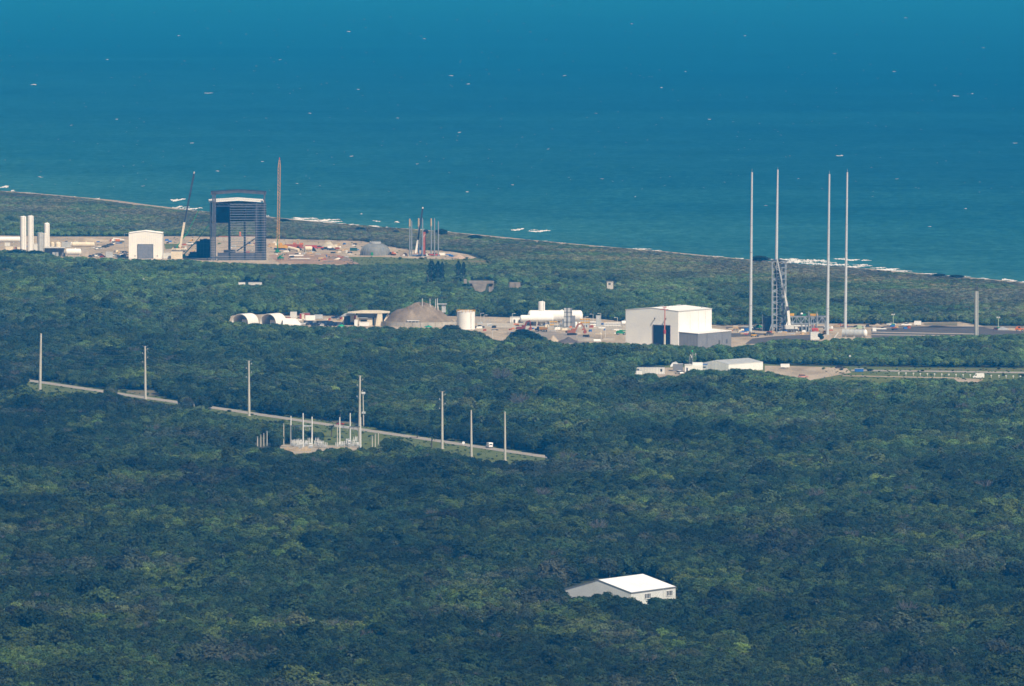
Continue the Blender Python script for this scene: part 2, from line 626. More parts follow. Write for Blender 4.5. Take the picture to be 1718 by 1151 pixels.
# ------------------------------------------------------------------ cleared ground
sand_m = mat2("sandy_fill", (0.24, 0.185, 0.13), (0.52, 0.44, 0.34), 0.045, cc=(0.40, 0.33, 0.245), lo=.3, hi=.68, stretch=(1, 0.3, 1))
redsand_m = mat2("graded_red_soil", (0.24, 0.15, 0.10), (0.42, 0.30, 0.22), 0.05, stretch=(1, 0.3, 1))
grass_m = mat2("mown_grass", (0.075, 0.105, 0.030), (0.150, 0.175, 0.060), 0.06, lo=.3, hi=.7)
drygrass_m = mat2("dry_grass", (0.13, 0.12, 0.06), (0.20, 0.17, 0.10), 0.06)
asph_m = mat2("asphalt", (0.075, 0.071, 0.073), (0.125, 0.117, 0.115), 0.08)
road_m = mat2("worn_road", (0.30, 0.275, 0.245), (0.40, 0.37, 0.33), 0.06)
conc_m = mat2("pad_concrete", (0.40, 0.36, 0.30), (0.54, 0.49, 0.42), 0.05)

SITE_A = [(-60, 393), (95, 397), (190, 397), (330, 396), (450, 400), (540, 402), (610, 404), (665, 415), (745, 420), (785, 427), (800, 433),
          (760, 437), (600, 440), (560, 446), (440, 446), (350, 444), (215, 440), (100, 438), (-60, 432)]
sheet("works_yard", SITE_A, 0.06, sand_m)
sheet("graded_soil", [(450, 428), (490, 424), (560, 426), (600, 436), (655, 440), (660, 443), (560, 443), (470, 442)], 0.10, redsand_m)
sheet("field_grass", [(575, 431), (640, 431), (700, 434), (760, 435.5), (800, 433.5), (834, 437), (850, 452), (760, 455), (620, 455), (600, 441)], 0.12, grass_m)
sheet("sandy_track", [(770, 437), (820, 437), (835, 440), (800, 440)], 0.16, drygrass_m)
sheet("grass_patch", [(275, 409), (298, 409), (300, 416), (278, 418)], 0.12, grass_m)
SITE_B = [(370, 530), (480, 526), (550, 530), (660, 528), (780, 530), (860, 533), (980, 533), (1060, 540), (1220, 545), (1300, 543), (1470, 543),
          (1540, 541), (1610, 540), (1650, 547), (1760, 548), (1760, 572), (1640, 575), (1500, 578), (1400, 582), (1300, 586), (1230, 592),
          (1100, 590), (1000, 588), (900, 580), (840, 584), (780, 570), (640, 562), (480, 560), (370, 552)]
sheet("pad_ground", SITE_B, 0.06, sand_m)
sheet("pad_apron", [(800, 541), (1050, 546), (1050, 554), (800, 549)], 0.12, conc_m)
sheet("road_apron", [(1218, 549), (1420, 547), (1718, 548), (1718, 549.5), (1420, 549), (1218, 551.5)], 0.14, asph_m)
sheet("asphalt_lane", [(1215, 559), (1270, 558.5), (1292, 560), (1270, 563.5), (1215, 566)], 0.14, asph_m)
sheet("asphalt_apron", [(1262, 568), (1300, 564), (1358, 561.5), (1362, 575), (1250, 577)], 0.14, asph_m)
sheet("dark_embankment", [(1462, 552), (1555, 548), (1566, 545.5), (1592, 548), (1650, 549.5), (1680, 553), (1718, 556), (1718, 568), (1462, 566)], 0.14, asph_m)
sheet("pale_kerb_line", [(1462, 556.5), (1640, 560), (1640, 561), (1462, 557.6)], 0.22, conc_m)
sheet("pale_kerb_line", [(1462, 561), (1640, 563), (1640, 564), (1462, 562)], 0.22, conc_m)
sheet("sandy_spit", [(1550, 542.5), (1575, 541), (1606, 540.5), (1606, 546.5), (1566, 545.4), (1552, 545.4)], 0.24, mat2("pale_spoil", (0.10, 0.10, 0.055), (0.27, 0.235, 0.165), 0.06))
sheet("spoil_ground", [(850, 557), (900, 554), (960, 560), (1000, 566), (960, 590), (860, 590)], 0.14, mat2("grey_spoil", (0.22, 0.19, 0.16), (0.36, 0.31, 0.26), 0.06))
SITE_C = [(1055, 618), (1120, 612), (1180, 612), (1284, 610), (1310, 613.5), (1430, 615), (1560, 617), (1760, 618), (1760, 660), (1600, 660),
          (1480, 662), (1330, 655), (1230, 645), (1100, 648), (1055, 640)]
sheet("verge_grass", SITE_C, 0.06, grass_m)
sheet("sandy_yard", [(1283, 613.5), (1330, 614), (1420, 617), (1428, 625), (1400, 630.5), (1380, 634), (1350, 640), (1300, 636), (1283, 625)], 0.12, sand_m)
sheet("sandy_yard", [(1100, 617), (1160, 616), (1150, 640), (1100, 645), (1085, 630)], 0.12, sand_m)
sheet("road", [(1428, 620), (1560, 621.5), (1760, 624.5), (1760, 627), (1560, 624), (1428, 622.5)], 0.14, road_m)
sheet("sandy_track", [(1415, 629.3), (1560, 632.6), (1610, 633.5), (1610, 635), (1560, 634), (1412, 631)], 0.14, sand_m)
sheet("sandy_track", [(1600, 634), (1650, 636), (1640, 645), (1605, 640)], 0.18, sand_m)
sheet("sandy_track", [(1560, 621.8 - 3), (1760, 619.8), (1760, 621), (1560, 620)], 0.14, drygrass_m)

# the straight road with verges
rA, rB = P(38, 637), P(925, 768)
rd = Vector((rB.x - rA.x, rB.y - rA.y, 0)).normalized()
rn = Vector((rd.y, -rd.x, 0))
if rn.y > 0:
    rn = -rn                                    # towards the camera


def strip(name, d0, d1, z, m, s0=-1500, s1=1500):
    a, c = rA + rd * s0, rB + rd * s1
    pts = [a + rn * d0, c + rn * d0, c + rn * d1, a + rn * d1]
    b = MB()
    b.add([(p.x, p.y, z) for p in pts], [(0, 1, 2, 3)])
    o = b.build(name, m)
    if o.data.polygons[0].normal.z < 0:
        o.data.flip_normals()
    o["kind"] = "structure"
    return o


strip("road_verge", -12, 75, 0.05, grass_m)
strip("road", -4.1, 4.1, 0.12, road_m)
line_m = mat("road_marking", (0.6, 0.52, 0.25), 0.8)
strip("road_marking", -0.12, 0.12, 0.16, line_m)
sheet("bare_verge", [(195, 654.5), (266, 655), (267, 664.5), (240, 664)], 0.09, drygrass_m)
sheet("bare_verge", [(545, 706.5), (592, 708), (590, 711.5), (560, 709.5)], 0.09, drygrass_m)
sheet("gravel_pad", [(466, 746), (535, 745.5), (562, 747.5), (600, 748), (606, 756), (540, 775), (478, 762)], 0.16, mat2("substation_gravel", (0.25, 0.22, 0.17), (0.50, 0.42, 0.32), 0.1))
sheet("building_plot", [(960, 1005), (1040, 998), (1090, 998), (1145, 1006), (1090, 1030), (1040, 1030)], 0.08, grass_m)

# ================================================================== FOREST
CLEAR = [
    [(-60, 395), (95, 396.5), (190, 396.5), (330, 397), (450, 401), (540, 403), (605, 405), (665, 416), (690, 420), (745, 421), (786, 426), (812, 434), (830, 443), (760, 443), (700, 441),
     (640, 442), (600, 445), (560, 443), (440, 442), (350, 438), (310, 434), (272, 435), (215, 433), (180, 432), (140, 430), (100, 430), (80, 424), (68, 420), (0, 419), (-60, 418)],
    [(380, 538), (386, 532), (405, 528), (475, 528), (490, 530), (545, 530), (575, 531), (640, 529), (766, 531), (860, 532), (980, 532), (1050, 540),
     (1218, 547), (1290, 545), (1400, 543), (1480, 545), (1540, 541), (1610, 540),
     (1640, 546), (1760, 548), (1760, 557), (1640, 561), (1500, 563), (1455, 566), (1400, 566), (1375, 571), (1355, 569), (1300, 567), (1280, 573), (1230, 581),
     (1205, 576), (1190, 582), (1150, 579), (1050, 575), (1000, 573), (960, 575), (930, 573), (905, 561), (885, 552), (860, 556), (845, 572), (830, 569), (815, 561), (797, 553),
     (766, 552), (740, 549), (700, 549), (640, 546), (600, 546), (560, 547), (500, 545), (476, 542), (430, 541)],
    [(1062, 618), (1120, 613), (1150, 612), (1230, 611), (1285, 610.5), (1310, 611.5), (1430, 614), (1560, 616), (1760, 617), (1760, 628), (1700, 634), (1645, 640), (1605, 640),
     (1595, 634), (1545, 632), (1480, 641), (1450, 637), (1370, 636), (1330, 631), (1284, 621), (1240, 617), (1200, 619), (1160, 619), (1140, 629), (1110, 629),
     (1100, 625), (1066, 628)],
    [(38, 634), (165, 652), (165, 659), (115, 656), (60, 656), (45, 645)],
    [(195, 654), (265, 655), (267, 664), (292, 672), (292, 679), (240, 669), (200, 663)],
    [(160, 653), (181, 656), (181, 659.5), (160, 657)], [(290, 673), (306, 675), (306, 679.5), (290, 677)], [(316, 676.5), (331, 678.5), (331, 683), (316, 681)],
    [(345, 680), (460, 697), (460, 705), (430, 701), (408, 699), (380, 693), (345, 687)],
    [(460, 697), (520, 703), (600, 709), (640, 723), (660, 727), (660, 735), (618, 727), (600, 728), (560, 724), (545, 726), (520, 722), (490, 713), (460, 704)],
    [(466, 747), (475, 744), (540, 744), (575, 738), (612, 738), (640, 744), (640, 749), (605, 750), (565, 750.5), (545, 751), (530, 754), (515, 760), (500, 760), (470, 752)],
    [(428, 738), (452, 734), (452, 749), (430, 750)],
    [(660, 727), (740, 739), (830, 752), (925, 764), (925, 772), (880, 771), (850, 773), (800, 767), (785, 765), (740, 753), (700, 746), (672, 738)],
    [(945, 985), (1005, 971), (1085, 967), (1140, 988), (1138, 1001), (1100, 1009), (1070, 1007), (1060, 1001), (1020, 991), (1000, 991), (986, 1002), (975, 995), (950, 997)],
    [(786, 470), (832, 470), (826, 487), (798, 488)], [(852, 473), (876, 473), (876, 481), (853, 482)], [(1016, 470), (1031, 470), (1031, 485), (1018, 484)],
    [(398, 473), (442, 473.5), (442, 477), (398, 476.5)],
]
rng = np.random.default_rng(11)
gx0, gx1, gy0, gy1, step = -620, 620, -2330, 3400, 4.6
xs = np.arange(gx0, gx1, step)
ys = np.arange(gy0, gy1, step)
X, Y = np.meshgrid(xs, ys)
X = (X + rng.uniform(-.5, .5, X.shape) * step).ravel()
Y = (Y + rng.uniform(-.5, .5, Y.shape) * step).ravel()
PX, PY = to_px(X, Y, np.zeros_like(X))
DC = coast_dist(X, Y)
shore_y = np.interp(PX, [c[0] for c in COAST], [c[1] for c in COAST])
keep = (PX > -70) & (PX < 1790) & (PY < 1185) & (PY > shore_y + 1.2)
X, Y, PX, PY, DC = X[keep], Y[keep], PX[keep], PY[keep], DC[keep]
N1 = vnoise(X, Y, 75, 1) * .6 + vnoise(X, Y, 30, 2) * .4
N2 = vnoise(X, Y * .5, 40, 3) * .62 + vnoise(X, Y * .6, 15, 4) * .38
N3 = vnoise(X, Y * .5, 90, 5) * .55 + vnoise(X, Y * .5, 32, 6) * .45
N4 = vnoise(X, Y * .6, 36, 7)
N5 = vnoise(X, Y * .45, 55, 8) * .65 + vnoise(X, Y * .45, 20, 9) * .35
rnd = rng.random(X.shape)
rnd2 = rng.random(X.shape)
Hh = np.minimum(7.2, 1.5 + np.maximum(DC, 0) * 0.0085) * (0.60 + 0.40 * N1 + 0.6 * (rnd - .5) * rnd2 + .10 * N4)
Wd = np.clip(Hh * (0.78 + 0.65 * rnd2 ** 2), 4.4 + 1.3 * rnd2, 9.5)
big = rnd > 0.972
Hh = np.where(big & (DC > 250), Hh * (1.1 + .25 * rnd2), Hh)
Wd = np.where(big & (DC > 250), np.minimum(12.5, Wd * (1.25 + .4 * rnd2)), Wd)
s = (PY + 150) / 270.0
TOP = PY - Hh * s
HW = Wd * s * 0.42
bad = np.zeros(X.shape, bool)
for poly in CLEAR:
    x0 = min(p[0] for p in poly) - 25
    x1 = max(p[0] for p in poly) + 25
    y0 = min(p[1] for p in poly)
    y1 = max(p[1] for p in poly) + 60
    idx = np.nonzero((PX > x0) & (PX < x1) & (PY > y0 - 3) & (PY < y1) & ~bad)[0]
    if len(idx) == 0:
        continue
    h = np.zeros(idx.shape, bool)
    for dx, t in [(0, q / 12) for q in range(13)] + [(-1, .6), (1, .6), (-.7, .85), (.7, .85)]:
        h |= inpoly(PX[idx] + dx * HW[idx], PY[idx] + (TOP[idx] - PY[idx]) * t, poly)
    bad[idx] |= h
# nothing grows on the carriageway itself
dr = (X - rA.x) * rn.x + (Y - rA.y) * rn.y
bad |= np.abs(dr) < 7.0
k = ~bad
X, Y, PX, PY, DC, N1, N2, N3, N4, N5, rnd, rnd2, Hh, Wd, big = [a[k] for a in (X, Y, PX, PY, DC, N1, N2, N3, N4, N5, rnd, rnd2, Hh, Wd, big)]

# low shrubs and tall grass tufts on the road verges and round the yards
nv = 2600
sv = rng.uniform(-60, 2300, nv)
ov = np.where(rng.random(nv) < .25, rng.uniform(-11, -5.6, nv), 5.6 + rng.exponential(26, nv))
VX, VY = rA.x + rd.x * sv + rn.x * ov, rA.y + rd.y * sv + rn.y * ov
VPX, VPY = to_px(VX, VY, np.zeros(nv))
kv = (VPX > 20) & (VPX < 950) & (VPY < 790)
nx = 260
ax, ay = rng.uniform(1380, 1718, nx), rng.uniform(617, 640, nx)
fx2, fy2 = rng.uniform(575, 850, 500), rng.uniform(434, 450, 500)
dx2, dy2 = rng.uniform(60, 780, 260), rng.uniform(398, 440, 260)
ex = [P(a_, b_) for a_, b_ in zip(np.concatenate([ax, fx2, dx2]), np.concatenate([ay, fy2, dy2]))]
VX = np.concatenate([VX[kv], [q.x for q in ex]])
VY = np.concatenate([VY[kv], [q.y for q in ex]])
nv = len(VX)
VPX, VPY = to_px(VX, VY, np.zeros(nv))
ext_h = rng.uniform(.2, .7, nv) * (1 + 1.4 * (rng.random(nv) > .93))
X, Y, PX, PY = [np.concatenate(q) for q in ((X, VX), (Y, VY), (PX, VPX), (PY, VPY))]
DC = np.concatenate([DC, np.full(nv, 900.)])
N1, N2, N3, N4, N5, rnd, rnd2 = [np.concatenate([q, .35 + .45 * rng.random(nv)]) for q in (N1, N2, N3, N4, N5, rnd, rnd2)]
big = np.concatenate([big, np.zeros(nv, bool)])
Hh = np.concatenate([Hh, ext_h])
Wd = np.concatenate([Wd, ext_h * rng.uniform(1.6, 3.2, nv)])

# foliage colours (patches of different growth, lightened toward the coast against the haze)
dark = np.array(LEAF_DARK)
mid = np.array(LEAF_MID)
lime = np.array(LEAF_LIME)
grey = np.array(LEAF_GREY)
brown = np.array(LEAF_BROWN)


def sstep(a, lo, hi):
    t = np.clip((a - lo) / (hi - lo), 0, 1)
    return (t * t * (3 - 2 * t))[:, None]


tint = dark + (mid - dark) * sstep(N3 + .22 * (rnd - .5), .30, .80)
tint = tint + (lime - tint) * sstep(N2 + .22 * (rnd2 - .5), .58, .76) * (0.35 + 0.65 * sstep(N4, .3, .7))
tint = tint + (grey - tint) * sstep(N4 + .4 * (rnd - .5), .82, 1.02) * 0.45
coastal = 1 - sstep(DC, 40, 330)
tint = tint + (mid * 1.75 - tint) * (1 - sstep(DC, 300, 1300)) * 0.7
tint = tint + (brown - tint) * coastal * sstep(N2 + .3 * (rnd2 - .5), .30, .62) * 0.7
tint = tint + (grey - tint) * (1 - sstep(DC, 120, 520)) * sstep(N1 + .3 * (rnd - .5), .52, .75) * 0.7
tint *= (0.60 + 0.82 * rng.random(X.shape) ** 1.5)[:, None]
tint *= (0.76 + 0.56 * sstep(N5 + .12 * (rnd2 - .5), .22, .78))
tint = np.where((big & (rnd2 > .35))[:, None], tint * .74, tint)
tint *= (1.24 + .80 * (1 - sstep(DC, 250, 1300)))  # colour lifted toward the coast to offset the haze
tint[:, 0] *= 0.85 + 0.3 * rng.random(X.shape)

# foliage material: tint of the plant, small variation leaf to leaf
fm = bpy.data.materials.new("foliage")
fm.use_nodes = True
nt2 = fm.node_tree
fb = nt2.nodes["Principled BSDF"]
fb.inputs["Roughness"].default_value = 0.75
fb.inputs["Specular IOR Level"].default_value = 0.12
at = nt2.nodes.new("ShaderNodeAttribute")
at.attribute_type = 'INSTANCER'
at.attribute_name = "tint"
tc = nt2.nodes.new("ShaderNodeTexCoord")
nn = nt2.nodes.new("ShaderNodeTexNoise")
nn.inputs["Scale"].default_value = 9.0
nn.inputs["Detail"].default_value = 3.0
nt2.links.new(tc.outputs["Object"], nn.inputs["Vector"])
rr = nt2.nodes.new("ShaderNodeValToRGB")
rr.color_ramp.elements[0].position, rr.color_ramp.elements[1].position = 0.3, 0.7
rr.color_ramp.elements[0].color = (0.78, 0.80, 0.82, 1)
rr.color_ramp.elements[1].color = (1.24, 1.20, 1.14, 1)
nt2.links.new(nn.outputs["Fac"], rr.inputs["Fac"])
mx = nt2.nodes.new("ShaderNodeMix")
mx.data_type = 'RGBA'
mx.blend_type = 'MULTIPLY'
mx.inputs[0].default_value = 1.0
nt2.links.new(at.outputs["Color"], mx.inputs[6])
nt2.links.new(rr.outputs["Color"], mx.inputs[7])
nt2.links.new(mx.outputs[2], fb.inputs["Base Color"])
tl = nt2.nodes.new("ShaderNodeBsdfTranslucent")
nt2.links.new(mx.outputs[2], tl.inputs["Color"])
msh = nt2.nodes.new("ShaderNodeMixShader")
msh.inputs[0].default_value = 0.22
nt2.links.new(fb.outputs[0], msh.inputs[1])
nt2.links.new(tl.outputs[0], msh.inputs[2])
nt2.links.new(msh.outputs[0], nt2.nodes["Material Output"].inputs["Surface"])
bark_m = mat("bark", (0.10, 0.085, 0.07), 0.9, var=0.3, scale=3)


def icos():
    t = (1 + 5 ** .5) / 2
    v = [Vector(p).normalized() for p in [(-1, t, 0), (1, t, 0), (-1, -t, 0), (1, -t, 0), (0, -1, t), (0, 1, t), (0, -1, -t), (0, 1, -t), (t, 0, -1), (t, 0, 1), (-t, 0, -1), (-t, 0, 1)]]
    f = [(0, 11, 5), (0, 5, 1), (0, 1, 7), (0, 7, 10), (0, 10, 11), (1, 5, 9), (5, 11, 4), (11, 10, 2), (10, 7, 6), (7, 1, 8), (3, 9, 4), (3, 4, 2), (3, 2, 6), (3, 6, 8), (3, 8, 9), (4, 9, 5), (2, 4, 11), (6, 2, 10), (8, 6, 7), (9, 8, 1)]
    return v, f


ICO = icos()


def crown_geo(seed, lobes=7, leaves=1150, leaf=0.058, spread=0.27, low=0.30, kind=0):
    """Unit crown: about 1 wide, top at z = 1. Solid inner clumps plus many leaf sprays over them."""
    rd_ = random.Random(seed)
    b = MB()
    L = []
    for i in range(lobes):
        a = i * 2.4 + rd_.uniform(-.5, .5)
        r = spread * math.sqrt((i + .3) / lobes) * rd_.uniform(.8, 1.2)
        rad = rd_.uniform(.17, .25) * (1.25 if i == 0 else 1)
        z = (1 - rad * 1.05) - (r / spread) ** 2 * rd_.uniform(.15, .38)
        L.append((Vector((r * math.cos(a), r * math.sin(a), z)), rad))
    for i in range(3):
        a = rd_.random() * 6.28
        L.append((Vector((.18 * math.cos(a), .18 * math.sin(a), rd_.uniform(low, .5))), rd_.uniform(.2, .26)))
    for c, rad in L:
        vs = []
        for v in ICO[0]:
            vs.append(c + Vector((v.x, v.y, v.z * .95)) * rad * rd_.uniform(.72, .95))
        b.add(vs, ICO[1])
    for i in range(leaves):
        c, rad = L[rd_.randrange(len(L))] if rd_.random() < .3 else L[rd_.randrange(lobes)]
        d = Vector((rd_.gauss(0, 1), rd_.gauss(0, 1), rd_.gauss(.25, .9))).normalized()
        p = c + d * rad * rd_.uniform(.86, 1.22)
        nrm = (d + Vector((rd_.gauss(0, .55), rd_.gauss(0, .55), rd_.gauss(.1, .55)))).normalized()
        u = nrm.orthogonal().normalized()
        u.rotate(Matrix.Rotation(rd_.random() * 6.28, 3, nrm))
        w = nrm.cross(u)
        s1, s2 = leaf * rd_.uniform(.6, 1.3), leaf * rd_.uniform(.4, 1.0)
        if kind == 1:
            s1, s2 = leaf * rd_.uniform(1.0, 2.0), leaf * .16
        b.add([p - u * s1, p - w * s2, p + u * s1, p + w * s2], [(0, 1, 2, 3)])
    return b


def trunk_geo(seed):
    rd_ = random.Random(seed)
    b = MB()
    b.cyl((0, 0, -.02), (0.01, 0.02, .45), .035, .024, 7)
    for i in range(5):
        a = i * 1.26 + rd_.uniform(-.4, .4)
        b.cyl((0.01, 0.01, .30 + .02 * i), (.24 * math.cos(a), .24 * math.sin(a), .62 + rd_.uniform(-.1, .12)), .018, .008, 5)
    return b


VAR = [dict(), dict(lobes=9, spread=.30), dict(lobes=5, spread=.20, leaves=1000), dict(lobes=8, spread=.32, low=.25), dict(lobes=6, spread=.25, leaf=.052, leaves=1300),
       dict(lobes=10, spread=.33, leaf=.05, leaves=1400), dict(lobes=6, leaves=900, leaf=.07, kind=1), dict(lobes=4, spread=.17, leaves=950)]
src = bpy.data.collections.new("forest_sources")
crown_me, trunk_me = [], []
for i, kw in enumerate(VAR):
    cb = crown_geo(100 + i, **kw)
    me = bpy.data.meshes.new("crown")
    me.from_pydata(cb.v, [], cb.f)
    me.materials.append(fm)
    crown_me.append(me)
    o = bpy.data.objects.new("crown_source_%02d" % i, me)
    src.objects.link(o)
    tb = trunk_geo(200 + i)
    me = bpy.data.meshes.new("trunk")
    me.from_pydata(tb.v, [], tb.f)
    me.materials.append(bark_m)
    trunk_me.append(me)



def unit_palm(seed):
    rd_ = random.Random(seed)
    b = MB()
    b.cyl((0, 0, 0), (.02, 0, .82), .045, .035, 6)
    for i in range(26):
        a = i * 2.4
        el = rd_.uniform(-.6, 1.2)
        d = Vector((math.cos(a) * math.cos(el), math.sin(a) * math.cos(el), math.sin(el) * .45))
        s_ = Vector((-math.sin(a), math.cos(a), 0))
        c0 = Vector((.02, 0, .80))
        m1, m2 = c0 + d * .30, c0 + d * .48 - Vector((0, 0, .06))
        b.add([c0, m1 - s_ * .11, m2 - s_ * .04, m2 + s_ * .04, m1 + s_ * .11], [(0, 1, 2, 3, 4)])
    return b


def unit_bare(seed):
    rd_ = random.Random(seed)
    b = MB()
    b.cyl((0, 0, 0), (0, .02, .6), .03, .02, 6)
    for i in range(34):
        a = rd_.random() * 6.28
        z = rd_.uniform(.3, .62)
        q = Vector((rd_.uniform(.2, .5) * math.cos(a), rd_.uniform(.2, .5) * math.sin(a), rd_.uniform(.6, 1.0)))
        b.cyl((0, 0, z), q, .014, .006, 4, False)
        for _ in range(3):
            b.cyl(q * .8, q + Vector((rd_.gauss(0, .1), rd_.gauss(0, .1), rd_.gauss(.03, .07))), .008, .004, 3, False)
    return b


for i, ub in ((8, unit_palm(3)), (9, unit_bare(4))):
    me = bpy.data.meshes.new("crown")
    me.from_pydata(ub.v, [], ub.f)
    me.materials.append(fm)
    crown_me.append(me)
    trunk_me.append(trunk_me[0])
    src.objects.link(bpy.data.objects.new("crown_source_%02d" % i, me))
vi = rng.integers(0, 8, X.shape)
odd = rng.random(X.shape)
pm = (odd < .022) & (Hh > 3.5)
dm = (odd > .9965) & (Hh > 3)
vi = np.where(pm, 8, np.where(dm, 9, vi))
Wd = np.where(pm, 4.6, Wd)
Hh = np.where(pm | dm, Hh * 1.18, Hh)
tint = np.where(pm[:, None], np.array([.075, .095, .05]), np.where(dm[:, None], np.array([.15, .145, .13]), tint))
vi = np.where((vi == 6) & (rnd > .5), 1, vi)
rotz = rng.uniform(0, 6.283, X.shape)

# the 300 nearest plants in view are trees of their own
near = np.argsort(-PY)
vis = [i for i in near if Hh[i] > 2 and vi[i] < 8 and 6 < PX[i] < 1712 and PY[i] < 1172 and PY[i] - Hh[i] * 4.8 < 1146][:300]
sel = np.zeros(X.shape, bool)
sel[vis] = True
LBL = ["dark green rounded tree in the woods farthest from the sea", "mid green bushy tree in the woods farthest from the sea",
       "pale yellow green tree in the woods farthest from the sea", "grey leafed dry tree in the woods farthest from the sea"]
for i in vis:
    c = tint[i]
    li = 0 if c[1] < .062 else 1
    if c[1] > .115:
        li = 2
    if c[0] > c[1] * .93:
        li = 3
    t = thing("scrub_tree", LBL[li], "tree", (X[i], Y[i], 0), rotz[i], "trees in the woods farthest from the sea")
    t.scale = (Wd[i], Wd[i], Hh[i])
    o = bpy.data.objects.new("crown", crown_me[vi[i]])
    COL.objects.link(o)
    o.parent = t
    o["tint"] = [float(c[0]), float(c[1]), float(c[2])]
    o = bpy.data.objects.new("trunk", trunk_me[vi[i]])
    COL.objects.link(o)
    o.parent = t

# all the rest of the wood: one object, instanced crowns
k = ~sel
n = int(k.sum())
me = bpy.data.meshes.new("forest")
me.from_pydata([(0, 0, 0)] * n, [], [])
co = np.stack([X[k], Y[k], np.zeros(n)], 1).astype(np.float32)
me.vertices.foreach_set("co", co.ravel())
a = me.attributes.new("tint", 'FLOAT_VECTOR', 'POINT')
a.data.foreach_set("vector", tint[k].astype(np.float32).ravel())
a = me.attributes.new("size", 'FLOAT_VECTOR', 'POINT')
a.data.foreach_set("vector", np.stack([Wd[k], Wd[k], Hh[k]], 1).astype(np.float32).ravel())
a = me.attributes.new("turn", 'FLOAT_VECTOR', 'POINT')
a.data.foreach_set("vector", np.stack([np.zeros(n), np.zeros(n), rotz[k]], 1).astype(np.float32).ravel())
a = me.attributes.new("pick", 'INT', 'POINT')
a.data.foreach_set("value", vi[k].astype(np.int32))
me.materials.append(fm)
forest = bpy.data.objects.new("forest", me)
COL.objects.link(forest)
forest["kind"] = "stuff"
forest["label"] = "dense green coastal scrub forest covering the flat land"
ng = bpy.data.node_groups.new("forest_scatter", 'GeometryNodeTree')
ng.interface.new_socket("Geometry", in_out='INPUT', socket_type='NodeSocketGeometry')
ng.interface.new_socket("Geometry", in_out='OUTPUT', socket_type='NodeSocketGeometry')
gi = ng.nodes.new("NodeGroupInput")
go = ng.nodes.new("NodeGroupOutput")
ci = ng.nodes.new("GeometryNodeCollectionInfo")
ci.inputs["Collection"].default_value = src
ci.inputs["Separate Children"].default_value = True
ci.inputs["Reset Children"].default_value = True
ip = ng.nodes.new("GeometryNodeInstanceOnPoints")
ip.inputs["Pick Instance"].default_value = True


def attr(nm, ty):
    q = ng.nodes.new("GeometryNodeInputNamedAttribute")
    q.data_type = ty
    q.inputs["Name"].default_value = nm
    return q.outputs["Attribute"]


e2r = ng.nodes.new("FunctionNodeEulerToRotation")
ng.links.new(attr("turn", 'FLOAT_VECTOR'), e2r.inputs[0])
ng.links.new(gi.outputs[0], ip.inputs["Points"])
ng.links.new(ci.outputs[0], ip.inputs["Instance"])
ng.links.new(attr("pick", 'INT'), ip.inputs["Instance Index"])
ng.links.new(e2r.outputs[0], ip.inputs["Rotation"])
ng.links.new(attr("size", 'FLOAT_VECTOR'), ip.inputs["Scale"])
ng.links.new(ip.outputs["Instances"], go.inputs[0])
md = forest.modifiers.new("scatter", 'NODES')
md.node_group = ng
print("FOREST", n, "trees", len(vis))

# ================================================================== HAZE (the sea air between camera and coast)
hb = MB()
hb.box(-47000, 47000, -5700, 62000, -4.0, 300.0)
hm = bpy.data.materials.new("haze")
hm.use_nodes = True
ht = hm.node_tree
ht.nodes.remove(ht.nodes["Principled BSDF"])
pv = ht.nodes.new("ShaderNodeVolumePrincipled")
pv.inputs["Color"].default_value = HAZE_COLOR
pv.inputs["Absorption Color"].default_value = (1, 1, 1, 1)
pv.inputs["Anisotropy"].default_value = 0.10
pv.inputs["Density"].default_value = HAZE_DENSITY
ht.links.new(pv.outputs[0], ht.nodes["Material Output"].inputs["Volume"])
haze = hb.build("haze", hm)
haze["kind"] = "stuff"
haze["label"] = "blue sea haze filling the air over land and water"
# ================================================================== THINGS
def at(px, py):
    return P(px, py), MPP(py)


def tint_slot(o, m):
    o.material_slots[0].link = 'OBJECT'
    o.material_slots[0].material = m


